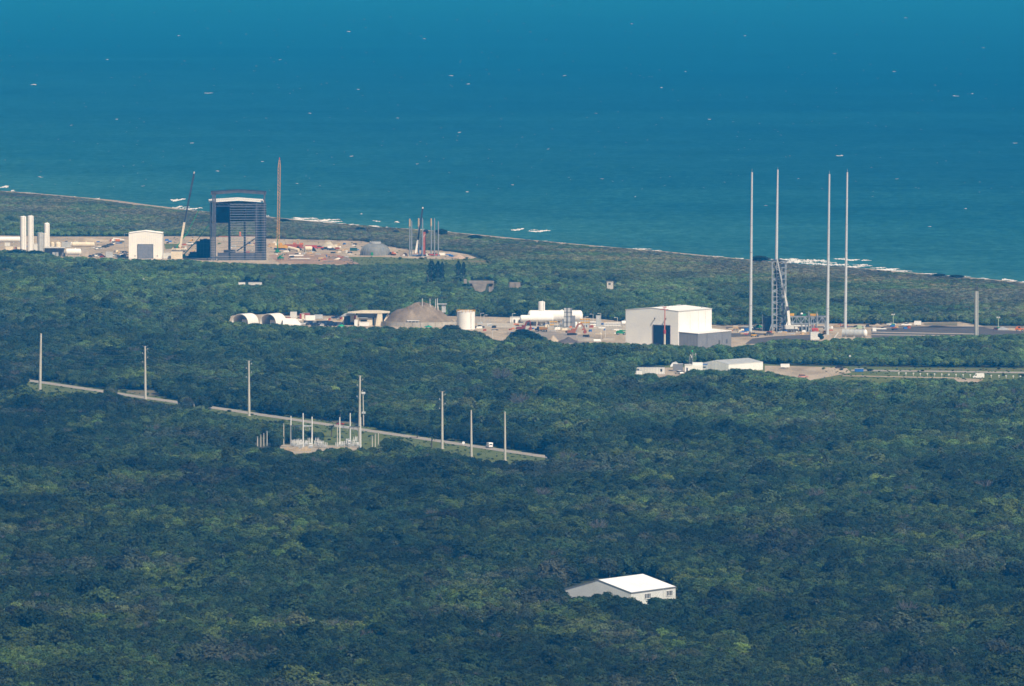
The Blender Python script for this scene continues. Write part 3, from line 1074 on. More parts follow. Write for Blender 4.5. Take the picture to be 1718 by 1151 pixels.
def vert_tank(x0, x1, ytop, ybase, label, group=None, m=None, dome=0.35, legs=False, rail=None, ladder=True, bands=0, name="vertical_tank", sx=1.0):
    L, k = at((x0 + x1) / 2, ybase)
    r, h = (x1 - x0) / 2 * k, (ybase - ytop) * k
    t = thing(name, label, "tank", L, 0, group)
    z0 = h * .08 if legs else 0
    m = m or WHITE
    part(t, "shell", m, lambda b: b.lathe([(0, z0), (r, z0), (r, h - r * dome)], 28), True)
    part(t, "domed_head", m, lambda b: b.lathe([(r * 1.004, h - r * dome)] + [(r * math.cos(a), h - r * dome + r * dome * math.sin(a)) for a in (.2, .5, .8, 1.1, 1.35)] + [(0, h)], 28), True)
    if legs:
        for i in range(4):
            a = i * math.pi / 2 + .5
            part(t, "leg", LGREY, lambda b: b.cyl((r * .8 * math.cos(a), r * .8 * math.sin(a), 0), (r * .8 * math.cos(a), r * .8 * math.sin(a), z0 + .1), .25, .25, 8))
    else:
        part(t, "foot_ring", CONC, lambda b: b.lathe([(r * 1.06, 0), (r * 1.06, .35), (r * .98, .35)], 28))
    for i in range(bands):
        z = z0 + (h - z0) * (i + 1) / (bands + 1)
        part(t, "stiffener_band", m, lambda b: b.lathe([(r * 1.0, z - .12), (r * 1.025, z - .1), (r * 1.025, z + .1), (r * 1.0, z + .12)], 28))
    if ladder:
        def lad(b):
            a = -1.0
            px_, py_ = r * 1.08 * math.cos(a), r * 1.08 * math.sin(a)
            for dx in (-.25, .25):
                b.beam((px_ + dx, py_, .2), (px_ + dx, py_, h - r * dome + .8), .08)
            zz = .5
            while zz < h - r * dome:
                b.beam((px_ - .25, py_, zz), (px_ + .25, py_, zz), .06)
                zz += .8
        part(t, "ladder", GALV, lad)
    if rail:
        zt = h - r * dome
        part(t, "top_rail", rail, lambda b: [b.lathe([(r * 1.02, zt + z), (r * 1.05, zt + z), (r * 1.05, zt + z + .14), (r * 1.02, zt + z + .14), (r * 1.02, zt + z)], 28) for z in (.55, 1.1)])
        for i in range(16):
            a = i * math.pi / 8
            part(t, "rail_post", rail, lambda b: b.beam((r * 1.035 * math.cos(a), r * 1.035 * math.sin(a), zt - .1), (r * 1.035 * math.cos(a), r * 1.035 * math.sin(a), zt + 1.25), .2))
    part(t, "vent_pipe", m, lambda b: b.cyl((r * .25, 0, h - .1), (r * .25, 0, h + .6), .16, .16, 8))
    return t


def horiz_tank(x0, x1, ytop, ybot, ybase, label, group=None, m=None, saddles=3, rz=0.0, name="horizontal_tank", extra=True):
    L, k = at((x0 + x1) / 2, ybase)
    r, ln, zc = (ybot - ytop) / 2 * k, (x1 - x0) * k, (ybase - (ytop + ybot) / 2) * k
    t = thing(name, label, "tank", L, rz, group)
    m = m or WHITE
    e = r * .5
    a0 = -ln / 2 + e
    part(t, "shell", m, lambda b: b.lathe([(r, a0), (r, -a0)], 28, (0, 0, zc), 'x'), True)
    for s_ in (-1, 1):
        prof = [(r * math.cos(q), s_ * (-a0 + e * math.sin(q))) for q in (0, .3, .6, .9, 1.2, 1.4)] + [(0.01, s_ * ln / 2)]
        part(t, "end_cap", m, lambda b: b.lathe([(p_[0] * 1.002, p_[1]) for p_ in (prof if s_ > 0 else prof[::-1])], 28, (0, 0, zc), 'x'), True)
    for i in range(saddles):
        x = -ln * .38 + ln * .76 * i / max(1, saddles - 1)
        part(t, "saddle", CONC, lambda b: b.prism([(x - .5, 0), (x + .5, 0), (x + .4, zc - r * .72), (x - .4, zc - r * .72)], -r * .75, r * .75))
    if extra:
        part(t, "manway", m, lambda b: b.cyl((ln * .12, 0, zc + r * .95), (ln * .12, 0, zc + r + .5), .5, .5, 12))
        part(t, "relief_valve", GALV, lambda b: b.cyl((-ln * .2, 0, zc + r * .95), (-ln * .2, 0, zc + r + 1.0), .14, .14, 8))
        part(t, "feed_pipe", GALV, lambda b: [b.cyl((ln * .3, -r * .5, zc - r * .7), (ln * .3, -r * .5, .3), .15, .15, 8), b.cyl((ln * .3, -r * .5, .3), (-ln * .3, -r * .5, .3), .15, .15, 8)])
    return t


def wheels(t, xs, w, r=0.36, m=RUBBER, rim=True):
    for x in xs:
        for s_ in (-1, 1):
            o = part(t, "wheel", m, lambda b: b.cyl((x, s_ * (w / 2 - .24), r), (x, s_ * w / 2, r), r, r, 14))
            if rim:
                part(o, "rim", GALV, lambda b: b.cyl((x, s_ * (w / 2 - .02), r), (x, s_ * (w / 2 + .02), r), r * .55, r * .55, 10))


def car(px, py, rz, m, label, group=None, kind="car", sc=1.0):
    L, k = at(px, py)
    t = thing("parked_car" if kind == "car" else "parked_pickup", label, "car" if kind == "car" else "pickup", L, rz, group)
    t.scale = (sc, sc, sc)
    if kind == "car":
        part(t, "body", m, lambda b: b.prism([(-2.25, .35), (2.2, .35), (2.3, .62), (2.2, .88), (1.05, 1.0), (-2.1, 1.02), (-2.32, .8)], -.9, .9))
        part(t, "window_band", GLASS, lambda b: b.prism([(-2.0, 1.0), (1.1, .99), (.45, 1.48), (-1.6, 1.5)], -.8, .8))
        part(t, "roof", m, lambda b: b.prism([(-1.62, 1.5), (.45, 1.48), (.35, 1.57), (-1.5, 1.58)], -.74, .74))
    else:
        part(t, "body", m, lambda b: b.prism([(-2.8, .5), (2.7, .5), (2.8, .8), (2.7, 1.15), (1.3, 1.22), (-.9, 1.22), (-2.8, 1.2)], -.97, .97))
        part(t, "window_band", GLASS, lambda b: b.prism([(-.95, 1.21), (1.35, 1.21), (.75, 1.75), (-.8, 1.78)], -.86, .86))
        part(t, "roof", m, lambda b: b.prism([(-.82, 1.78), (.75, 1.75), (.65, 1.84), (-.72, 1.86)], -.82, .82))
        part(t, "cargo_bed", DGREY, lambda b: b.box(-2.7, -1.0, -.8, .8, 1.19, 1.24))
    wheels(t, (-1.4, 1.4) if kind == "car" else (-1.7, 1.75), 1.84, .34 if kind == "car" else .4)
    return t


def van(px, py, rz, label, sc=1.0, m=None):
    L, k = at(px, py)
    t = thing("delivery_van", label, "van", L, rz)
    t.scale = (sc, sc, sc)
    m = m or WHITE
    part(t, "body", m, lambda b: b.prism([(-2.95, .4), (2.9, .4), (2.95, 1.0), (2.35, 1.25), (1.55, 2.35), (1.2, 2.6), (-2.75, 2.65), (-2.95, 2.3)], -1.0, 1.0))
    part(t, "windscreen", GLASS, lambda b: b.add([(2.31, -.85, 1.34), (2.31, .85, 1.34), (1.6, .8, 2.34), (1.6, -.8, 2.34)], [(0, 1, 2, 3)]))
    for s_ in (-1, 1):
        part(t, "side_window", GLASS, lambda b: b.prism([(1.0, 1.4), (2.0, 1.4), (1.5, 2.15), (1.0, 2.15)], s_ * 1.012 - .01, s_ * 1.012 + .01))
        part(t, "headlight", OFFWHITE, lambda b: b.cbox((2.93, s_ * .75, .85), (.08, .3, .22)))
        part(t, "rear_light", RED, lambda b: b.cbox((-2.96, s_ * .88, 1.2), (.05, .16, .5)))
    part(t, "rear_window", GLASS, lambda b: b.cbox((-2.96, 0, 1.85), (.04, 1.4, .5)))
    part(t, "bumper", DGREY, lambda b: b.cbox((-2.98, 0, .5), (.12, 1.9, .22)))
    wheels(t, (-1.9, 1.9), 2.02, .36)
    return t


def box_trailer(x0, x1, ytop, ybase, label, m=None, depth=2.5, rz=0.0, cab=None, name="box_trailer", cat="trailer", wheel=True):
    L, k = at((x0 + x1) / 2, ybase)
    ln, h = (x1 - x0) * k, (ybase - ytop) * k
    t = thing(name, label, cat, L, rz)
    m = m or WHITE
    z0 = min(.9, h * .3) if wheel else .15
    part(t, "box_body", m, lambda b: b.box(-ln / 2, ln / 2, -depth / 2, depth / 2, z0, h))
    part(t, "roof_edge", LGREY, lambda b: b.box(-ln / 2 - .04, ln / 2 + .04, -depth / 2 - .04, depth / 2 + .04, h, h + .12))
    n = max(2, int(ln / 1.2))
    for i in range(n + 1):
        x = -ln / 2 + .04 + (ln - .08) * i / n
        part(t, "side_rib", m, lambda b: b.box(x - .05, x + .05, -depth / 2 - .05, -depth / 2, z0 + .06, h - .05))
    part(t, "door", LGREY, lambda b: b.box(ln / 2, ln / 2 + .04, -depth * .4, depth * .4, z0 + .15, h - .15))
    if wheel:
        wheels(t, (-ln * .32, -ln * .32 + 1.1) if ln > 5 else (-ln * .2,), depth, .45)
        part(t, "landing_leg", DGREY, lambda b: b.box(ln * .3, ln * .3 + .15, -.8, .8, 0, z0))
    else:
        part(t, "skid", DGREY, lambda b: b.box(-ln / 2 + .1, ln / 2 - .1, -depth / 2 + .1, depth / 2 - .1, 0, .15))
    return t


def lamp_post(px, ybase, ytop, label, group="lamp posts around the launch pad", arm=1, m=None, heads=1):
    L, k = at(px, ybase)
    h = (ybase - ytop) * k
    t = thing("lamp_post", label, "lamp post", L, 0, group)
    m = m or OFFWHITE
    part(t, "pole", m, lambda b: b.cyl((0, 0, 0), (0, 0, h), .17, .11, 8))
    part(t, "foot", CONC, lambda b: b.cyl((0, 0, 0), (0, 0, .4), .4, .4, 10))
    part(t, "arm", m, lambda b: b.beam((0, 0, h - .1), (arm * 1.3, 0, h + .1), .16))
    part(t, "lamp_head", m, lambda b: b.cbox((arm * 1.7, 0, h + .05), (1.0, .5, .26)))
    return t


def pile(px, ybase, wpx, hpx, label, m, depth=1.0, seed=1, name="dirt_pile", cat="dirt pile"):
    L, k = at(px, ybase)
    w, h = wpx * k / 2, hpx * k
    b = MB()
    rd_ = random.Random(seed)
    nr, na = 7, 20
    peaks = [(rd_.uniform(-.35, .35), rd_.uniform(.5, 1)) for _ in range(3)] + [(0, 1)]
    vs = [(0, 0, h)]
    for i in range(1, nr + 1):
        f = i / nr
        for j in range(na):
            a = 2 * math.pi * j / na
            x, y = f * math.cos(a), f * math.sin(a)
            z = max(0, max(pz * (1 - math.hypot(x - pxx, y) * 1.12 / (1 + .12)) for pxx, pz in peaks)) if f < 1 else -.02
            z = z ** 1.1 if z > 0 else z
            vs.append((x * w * rd_.uniform(.95, 1.05), y * w * depth * rd_.uniform(.95, 1.05), z * h * rd_.uniform(.88, 1.08)))
    fs = [(0, 1 + j, 1 + (j + 1) % na) for j in range(na)]
    for i in range(nr - 1):
        for j in range(na):
            a0, a1 = 1 + i * na + j, 1 + i * na + (j + 1) % na
            fs.append((a0, a0 + na, a1 + na, a1))
    b.add(vs, fs)
    o = b.build(name, m, None, True, L)
    return tag(o, label, cat)


def gable_house(t, fl, sl, h, rise, wall, roof, ridge_along='y', pitch=.7, over=.25, trim=None):
    """Walls of a gabled shed in local coords: x 0..fl (gable front at y=0), y 0..sl. Corrugated cladding."""
    part(t, "front_wall", wall, lambda b: b.corr((0, 0), (fl, 0), 0, lambda s_: h + rise * (1 - abs(2 * s_ - 1)), pitch))
    part(t, "rear_wall", wall, lambda b: b.corr((fl, sl), (0, sl), 0, lambda s_: h + rise * (1 - abs(2 * s_ - 1)), pitch))
    part(t, "side_wall", wall, lambda b: b.corr((fl, 0), (fl, sl), 0, lambda s_: h, pitch))
    part(t, "side_wall", wall, lambda b: b.corr((0, sl), (0, 0), 0, lambda s_: h, pitch))
    for s_ in (0, 1):
        def sl_(b):
            x0 = -over if s_ == 0 else fl + over
            z0 = h - rise * 2 * over / fl
            n_ = max(4, int(sl / 1.0))
            for i in range(n_):
                y0, y1 = -over + (sl + 2 * over) * i / n_, -over + (sl + 2 * over) * (i + 1) / n_
                ym = y0 + (y1 - y0) * .12
                b.add([(x0, y0, z0 + .14), (fl / 2, y0, h + rise + .14), (fl / 2, ym, h + rise + .2), (x0, ym, z0 + .2), (fl / 2, y1, h + rise + .14), (x0, y1, z0 + .14)],
                      [(0, 3, 2, 1), (3, 5, 4, 2)] if s_ == 1 else [(0, 1, 2, 3), (3, 2, 4, 5)])
            b.add([(x0, -over, z0), (fl / 2, -over, h + rise), (fl / 2, sl + over, h + rise), (x0, sl + over, z0)], [(0, 1, 2, 3)])
        part(t, "roof_slope", roof, sl_)
    tm = trim or LGREY
    for s_ in (0, 1):
        x0 = -over - .05 if s_ == 0 else fl + over + .05
        part(t, "gutter", tm, lambda b: b.box(x0 - .15, x0 + .15, -over - .05, sl + over + .05, h - .28, h + .08))
        part(t, "barge_trim", tm, lambda b: b.beam((x0, -over - .04, h + .02), (fl / 2, -over - .04, h + rise + .1), .08, .3))


# ---------------------------------------------------------------- foreground shed in the woods
def fit_rect(fl_px, fr_px, br_px, z):
    """front-left, front-right, back-right roof corners (pixels, at height z) -> corner, yaw, front length, side length."""
    a, b_, c = P(*fl_px, z), P(*fr_px, z), P(*br_px, z)
    d = (b_ - a)
    e = (c - b_)
    yaw1 = math.atan2(d.y, d.x)
    yaw2 = math.atan2(e.y, e.x) - math.pi / 2
    yaw = (yaw1 + yaw2) / 2
    # keep the widths seen in the picture
    fl = (fr_px[0] - fl_px[0]) * MPP(fr_px[1]) / math.cos(yaw)
    return a, b_, yaw, fl, e


hS = 5.6
a_, b_, yaw, fl, e_ = fit_rect((950, 987.3), (1058.5, 994.5), (1135.3, 991), hS)
yaw = R(-32)
kS = MPP(1010)
fl = (1058.5 - 950) * kS / math.cos(yaw)
sl = (1135.3 - 1058.5) * kS / abs(math.sin(yaw))
t = thing("metal_shed", "white metal shed with low gabled roof half hidden in the inland woods", "building", (b_.x - fl * math.cos(yaw), b_.y - fl * math.sin(yaw), 0), yaw)
gable_house(t, fl, sl, hS, 4.3, OFFWHITE, WHITE, pitch=.9, over=.1, trim=GREY)
for y0, yy in ((sl * .30, sl * .43), (sl * .79, sl * .92)):
    w_ = part(t, "window", GLASS, lambda b: b.box(fl + .10, fl + .20, y0, yy, 2.6, 4.4))
    for q in range(5):
        yq = y0 + (yy - y0) * q / 4
        part(w_, "window_bar", WHITE, lambda b: b.box(fl + .20, fl + .27, yq - .10, yq + .10, 2.5, 4.5))
    for zq in (2.5, 4.5):
        part(w_, "window_frame", WHITE, lambda b: b.box(fl + .19, fl + .26, y0 - .1, yy + .1, zq - .1, zq + .1))
part(t, "downpipe", OFFWHITE, lambda b: b.box(fl + .12, fl + .3, sl * .71, sl * .71 + .2, 0, hS - .2))
part(t, "roof_mast", GALV, lambda b: b.cyl((.3, sl - 1, hS), (.3, sl - 1, hS + 3.2), .05, .05, 6))

# ---------------------------------------------------------------- big white hangar with grey annex
hH = 23.2
kH = MPP(580)
b_ = P(1138, 522.2, hH)
yaw = R(-31)
fl = (1138 - 1051) * kH / math.cos(yaw)
sl = (1196 - 1138) * kH / abs(math.sin(yaw))
t = thing("assembly_hangar", "large white steel hangar with dark open doorway and grey annex", "hangar", (b_.x - fl * math.cos(yaw), b_.y - fl * math.sin(yaw), 0), yaw)
gable_house(t, fl, sl, hH, 1.6, WHITE, WHITE, pitch=.8, over=.1, trim=OFFWHITE)
d0, d1 = fl * .53, fl * .85
door = part(t, "doorway", DARKDOOR, lambda b: b.box(d0, d1, -.32, -.14, 0, 14.2))
for xa, xb, za, zb in ((d0 - .25, d0, 0, 14.4), (d1, d1 + .25, 0, 14.4), (d0 - .25, d1 + .25, 14.2, 14.5)):
    part(door, "door_frame", GREY, lambda b: b.box(xa, xb, -.42, -.1, za, zb))
for xx in (fl * .555, fl * .765):
    part(t, "wall_light", DGREY, lambda b: [b.beam((xx, -.1, 18.0), (xx + .7, -1.5, 18.6), .5), b.cbox((xx + .9, -1.7, 18.6), (.6, .5, .5))])
for xx, yy, sx_ in ((fl * .42, sl * .42, 2.2), (fl * .6, sl * .25, .8), (fl * .5, sl * .8, 2.2), (fl * .88, sl * .9, .7)):
    part(t, "roof_vent", LGREY, lambda b: b.box(xx - sx_ / 2, xx + sx_ / 2, yy - .6, yy + .6, hH + .3, hH + 1.6 - 1.6 * abs(2 * xx / fl - 1) + .75))
for xx in (fl * .35, fl * .6, fl * .8):
    part(t, "wall_seam", OFFWHITE, lambda b: b.box(fl + .10, fl + .2, sl * xx / fl - .06, sl * xx / fl + .06, 10, hH - .4))
# annex on the bright side
aw, al, ah0, ah1 = 13.5, sl * 1.02, 10.2, 9.4


def annex_walls(b):
    b.corr((fl + .15, .8), (fl + aw, .8), 0, lambda s_: ah0 + (ah1 - ah0) * s_, 1.0, .1)
    b.corr((fl + aw, .8), (fl + aw, al), 0, lambda s_: ah1, 1.0, .1)
    b.corr((fl + aw, al), (fl + .15, al), 0, lambda s_: ah1 + (ah0 - ah1) * s_, 1.0, .1)


an = part(t, "annex", GREY, annex_walls)
part(an, "annex_roof", WHITE, lambda b: b.add([(fl + .12, .5, ah0 + .1), (fl + aw + .3, .5, ah1 + .1), (fl + aw + .3, al + .3, ah1 + .1), (fl + .12, al + .3, ah0 + .1),
                                             (fl + .12, .5, ah0 + .45), (fl + aw + .3, .5, ah1 + .45), (fl + aw + .3, al + .3, ah1 + .45), (fl + .12, al + .3, ah0 + .45)],
                                            [(3, 2, 1, 0), (4, 5, 6, 7), (0, 1, 5, 4), (1, 2, 6, 5), (2, 3, 7, 6)]))
for f_ in (.62, .84):
    part(an, "annex_door", DGREY, lambda b: b.box(fl + aw + .1, fl + aw + .2, al * f_, al * f_ + 1.8, 2.2, 4.6))
for f_ in (.28, .72):
    part(an, "wall_seam", DGREY, lambda b: b.box(fl + aw + .1, fl + aw + .18, al * f_, al * f_ + .2, 0, ah1))

# red and white mast before the doorway
L, k = at(1115, 592)
hM = (592 - 515) * k
t = thing("boom_mast", "slim red and cream mast standing before the dark hangar doorway", "mast", L)
part(t, "lower_tube", CREAM, lambda b: b.cyl((0, 0, 0), (0, 0, hM * .42), .75, .6, 12), True)
part(t, "sleeve", RED, lambda b: b.cyl((0, 0, hM * .42), (0, 0, hM * .5), .85, .85, 12), True)
part(t, "upper_tube", mat("faded_red", (0.62, 0.22, 0.15), .6), lambda b: b.cyl((0, 0, hM * .5), (.2, 0, hM), .42, .3, 10), True)
part(t, "cross_head", RED, lambda b: [b.beam((-2.6, 0, hM * .945), (2.4, 0, hM * .945), .3), b.beam((-1.2, 0, hM), (1.2, 0, hM), .35), b.cyl((-.9, 0, hM * .945), (-.9, 0, hM), .15)])
part(t, "base_frame", DGREY, lambda b: b.box(-1.6, 1.6, -1.2, 1.2, 0, .6))
part(t, "control_box", OFFWHITE, lambda b: b.box(1.1, 1.9, -.6, .6, .6, 4.2))

# ---------------------------------------------------------------- lightning masts and launch tower
MASTM = mat("mast_grey_paint", (0.52, 0.55, 0.58), 0.5, var=0.05, scale=0.1)


def mast(base, top, wpx, label, zbase=0.0, name="lightning_mast"):
    L, k = at(*base)
    if zbase:
        pass
    h = (base[1] - top[1]) * k
    dx = (top[0] - base[0]) * k
    t = thing(name, label, "mast", (L.x, L.y, zbase), 0, "tall lightning masts around the launch pad")
    n_ = 6
    r0, r1 = wpx * k / 2, wpx * k * .24
    for i in range(n_):
        f0, f1 = i / n_, (i + 1) / n_
        part(t, "mast_section", MASTM, lambda b: b.cyl((dx * f0, 0, h * f0 + zbase * 0), (dx * f1, 0, h * f1), r0 + (r1 - r0) * f0, r0 + (r1 - r0) * f1 + .04, 12, False), True)
        if i:
            part(t, "flange", GALV, lambda b: b.cyl((dx * f0, 0, h * f0 - .15), (dx * f0, 0, h * f0 + .15), (r0 + (r1 - r0) * f0) * 1.22, None, 12))
    part(t, "air_terminal", GALV, lambda b: b.cyl((dx, 0, h - .1), (dx, 0, h + 2.2), .14, .08, 8))
    part(t, "foundation", CONC, lambda b: b.box(-r0 * 2.2, r0 * 2.2, -r0 * 2.2, r0 * 2.2, 0, .5))
    return t


mast((1259, 557), (1261.3, 289), 5.6, "tall grey lightning mast beside the dark asphalt lane and hangar annex")
mast((1388, 562.5), (1391, 292), 5.6, "tall grey lightning mast in front of the steel launch mount")
mast((1418, 552), (1421, 289), 5.4, "tall grey lightning mast behind the pale grey cylinder")

STEEL = mat("tower_blue_grey_steel", (0.30, 0.34, 0.38), 0.55, 0.1, var=0.25, scale=0.5)
STEELD = mat("tower_dark_steel", (0.10, 0.12, 0.14), 0.6, 0.1, var=0.25, scale=0.5)


def lattice_tower(name, label, x0, x1, ytop, ybase, bays, depth, col=.5, br=.28, m=STEEL, cat="tower", platforms=True, rz=0.0, group=None):
    L, k = at((x0 + x1) / 2, ybase)
    w, h = (x1 - x0) * k / 2, (ybase - ytop) * k
    d = depth / 2
    t = thing(name, label, cat, L, rz, group)
    cs = [(-w, -d), (w, -d), (w, d), (-w, d)]
    for x, y in cs:
        part(t, "column", m, lambda b: b.beam((x, y, 0), (x, y, h), col))
    for i in range(bays):
        z0, z1 = h * i / bays, h * (i + 1) / bays
        for j in range(4):
            (xa, ya), (xb, yb) = cs[j], cs[(j + 1) % 4]
            part(t, "girder", m, lambda b: b.beam((xa, ya, z1 - .02), (xb, yb, z1 - .02), br * 1.1))
            if (i + j) % 2:
                part(t, "brace", m, lambda b: b.beam((xa, ya, z0), (xb, yb, z1), br))
            else:
                part(t, "brace", m, lambda b: b.beam((xa, ya, z1), (xb, yb, z0), br))
        if platforms:
            part(t, "platform", STEELD, lambda b: b.box(-w * .7, w * .45, -d * .8, d * .9, z1 - .25, z1 - .1))
            part(t, "stair_flight", LGREY, lambda b: b.beam((-w * .6 if i % 2 else w * .3, -d * .3, z0), (w * .3 if i % 2 else -w * .6, -d * .3, z1), .9, .2))
    return t, w, h, d, k


t, w, h, d, k = lattice_tower("launch_tower", "blue grey steel lattice launch tower carrying a tall lightning mast", 1296, 1318, 438.5, 556, 12, 8.5, .85, .5)
for i in range(12):
    part(t, "core_panel", STEELD, lambda b: b.box(-w * .62, -w * .02, -.8, .8, h * i / 12 + .4, h * i / 12 + 3.1))
    part(t, "cable_tray", STEEL, lambda b: b.box(w * .3, w * .75, -d * .5, -d * .3, h * i / 12 + .1, h * (i + 1) / 12 - .3))
part(t, "base_flare", STEEL, lambda b: [b.beam((s_ * w * 1.5, -d, 0), (s_ * w, -d, h * .16), .6) for s_ in (-1, 1)])
part(t, "service_pipe", LGREY, lambda b: b.cyl((-w - .5, -d, 0), (-w - .5, -d, h), .3, .3, 8))
part(t, "service_pipe", LGREY, lambda b: b.cyl((-w * .4, -d - .4, 0), (-w * .4, -d - .4, h), .22, .22, 8))
part(t, "top_deck", STEELD, lambda b: b.prism([(-w - 1.2, h), (w + 1.2, h), (w + 1.4, h + .5), (-w * .2, h + 1.6), (-w - 1.2, h + .8)], -d, d))
hm_ = (440 - 286) * k
part(t, "lightning_mast", MASTM, lambda b: b.cyl((-w * .42, 0, h + .3), (-w * .42 + .8, 0, h + hm_), .95, .5, 12), True)
part(t, "air_terminal", GALV, lambda b: b.cyl((-w * .42 + .8, 0, h + hm_), (-w * .42 + .82, 0, h + hm_ + 1.6), .12, .06, 8))
t, w, h, d, k = lattice_tower("service_scaffold", "dark steel service frame standing beside the launch tower foot", 1281, 1294.5, 531, 555, 3, 7, .5, .35, STEELD, "frame", True)
part(t, "equipment_block", STEELD, lambda b: b.box(-w * .8, w * .9, -d * .6, d * .8, .4, h * .92))
part(t, "corner_post", STEEL, lambda b: b.beam((-w - .8, -d, 0), (-w - .8, -d, h + 1.5), .4))

# launch mount: truss table on legs
L, k = at(1352, 556)
t = thing("launch_mount", "long steel truss launch mount on legs with pipes and tank on top", "launch mount", L)
x0, x1 = (1322 - 1352) * k, (1386 - 1352) * k
z0, z1 = 14 * k, 25 * k
for y in (-4.5, 4.5):
    for z in (z0, z1):
        part(t, "truss_chord", STEEL, lambda b: b.beam((x0, y, z), (x1, y, z), .6))
    n_ = 9
    for i in range(n_):
        xa, xb = x0 + (x1 - x0) * i / n_, x0 + (x1 - x0) * (i + 1) / n_
        part(t, "truss_brace", STEEL, lambda b: b.beam((xa, y, z0 if i % 2 else z1), (xb, y, z1 if i % 2 else z0), .4))
        part(t, "truss_post", STEEL, lambda b: b.beam((xa, y, z0), (xa, y, z1), .35))
for f_ in (0.02, .12, .36, .47, .66, .74, .98):
    for y in (-4.5, 4.5):
        part(t, "leg", STEEL, lambda b: b.beam((x0 + (x1 - x0) * f_, y, 0), (x0 + (x1 - x0) * f_, y, z0), .7))
part(t, "deck", STEELD, lambda b: b.box(x0, x1 - 1, -4.1, 4.1, z1 + .3, z1 + .6))
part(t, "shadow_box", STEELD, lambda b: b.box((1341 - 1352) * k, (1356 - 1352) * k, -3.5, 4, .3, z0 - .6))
part(t, "equipment_box", STEELD, lambda b: b.box((1366 - 1352) * k, (1384 - 1352) * k, -3, 3.8, z0 + .4, z1 - .4))
part(t, "feed_pipe", WHITE, lambda b: b.cyl(((1331 - 1352) * k, -3, z0 - 1.3), ((1355 - 1352) * k, -3, z0 - 1.3), 1.3, 1.3, 12), True)
part(t, "deck_rail", YELLOW, lambda b: [b.box((1325 - 1352) * k, (1332 - 1352) * k, -4.4, -4.2, z1 + .6, z1 + 2.2), b.box((1359 - 1352) * k, (1372 - 1352) * k, -4.4, -4.2, z1 + .6, z1 + 2.0)])
part(t, "small_dome", WHITE, lambda b: b.lathe([(.9, 0), (.85, .5), (.5, .9), (.02, 1.1)], 12, ((1345 - 1352) * k, 0, z1 + 1.4)), True)
part(t, "pipe_rack", GREEN, lambda b: b.box((1346 - 1352) * k, (1352 - 1352) * k, -2, 2, z1 + .6, z1 + 1.6))
for xx, hh in ((1356.5, 34), (1370, 34), (1360.5, 25)):
    part(t, "vertical_pipe", STEEL, lambda b: b.cyl(((xx - 1352) * k, -4.9, 0), ((xx - 1352) * k, -4.9, hh * k), .35, .3, 10))

# white lattice-boom crane leaning over the launch tower
L, k = at(1324, 557)
t = thing("mobile_crane", "white mobile crane with boom leaning over the launch tower", "crane", L)
part(t, "carrier", DGREY, lambda b: b.box(-5.5, 5.5, -1.6, 1.6, .9, 2.0))
wheels(t, (-4.6, -3.2, 1.5, 3.0, 4.5), 3.2, .65)
part(t, "turntable_house", OFFWHITE, lambda b: b.prism([(-3.5, 2.0), (3, 2.0), (3.2, 3.8), (1.5, 4.6), (-3.4, 4.4)], -1.5, 1.5))
part(t, "cab", OFFWHITE, lambda b: b.prism([(3.6, 1.6), (5.6, 1.6), (5.4, 3.4), (3.8, 3.6)], -1.4, 0))
part(t, "counterweight", GREY, lambda b: b.box(-4.9, -3.5, -1.7, 1.7, 2.0, 4.2))
p0_ = Vector((0.2, 0, 4.0))
p1_ = Vector(((1322 - 1324) * k, 0, (557 - 519) * k))
p2_ = Vector(((1303.5 - 1324) * k, 0, (557 - 434) * k))
part(t, "boom_foot", WHITE, lambda b: b.beam(p0_, p1_, 1.7, 1.7))
part(t, "boom_tube", OFFWHITE, lambda b: b.beam(p1_, p1_.lerp(p2_, .52), 1.15, 1.15))
part(t, "boom_fly", LGREY, lambda b: b.beam(p1_.lerp(p2_, .5), p2_, .85, .85))
part(t, "boom_collar", DGREY, lambda b: b.beam(p1_.lerp(p2_, -.02), p1_.lerp(p2_, .06), 2.0, 2.0))
part(t, "boom_ram", WHITE, lambda b: b.beam((-2.5, 0, 2.5), p0_.lerp(p1_, .45), .7, .7))
part(t, "hook_line", DGREY, lambda b: b.cyl(p2_, (p2_.x, p2_.y, p2_.z - 9), .06, .06, 6))
for s_ in (-1, 1):
    part(t, "outrigger", OFFWHITE, lambda b: [b.beam((s_ * 4.8, -3.2, .5), (s_ * 4.8, 3.2, .5), .5), b.cbox((s_ * 4.8, -3.2, .25), (1.1, 1.1, .5))])
# ---------------------------------------------------------------- pad equipment on the mid site
vert_tank(766.5, 797, 520.5, 553, "squat white tank with yellow top railing beside the brown mound", rail=YELLOW, dome=.16, name="storage_tank")
horiz_tank(885, 978, 520.5, 540, 547, "largest white horizontal tank, behind the slim upright tank", saddles=4)
horiz_tank(872, 929, 528.5, 540, 547.5, "shorter white horizontal tank in front of the largest one", saddles=3)
vert_tank(903, 914.3, 505.5, 547, "slim white upright tank on legs before the horizontal tanks", dome=.2, legs=True, bands=1)
horiz_tank(1042, 1062, 538, 545.5, 551, "small white horizontal tank half hidden by the big hangar", saddles=2)
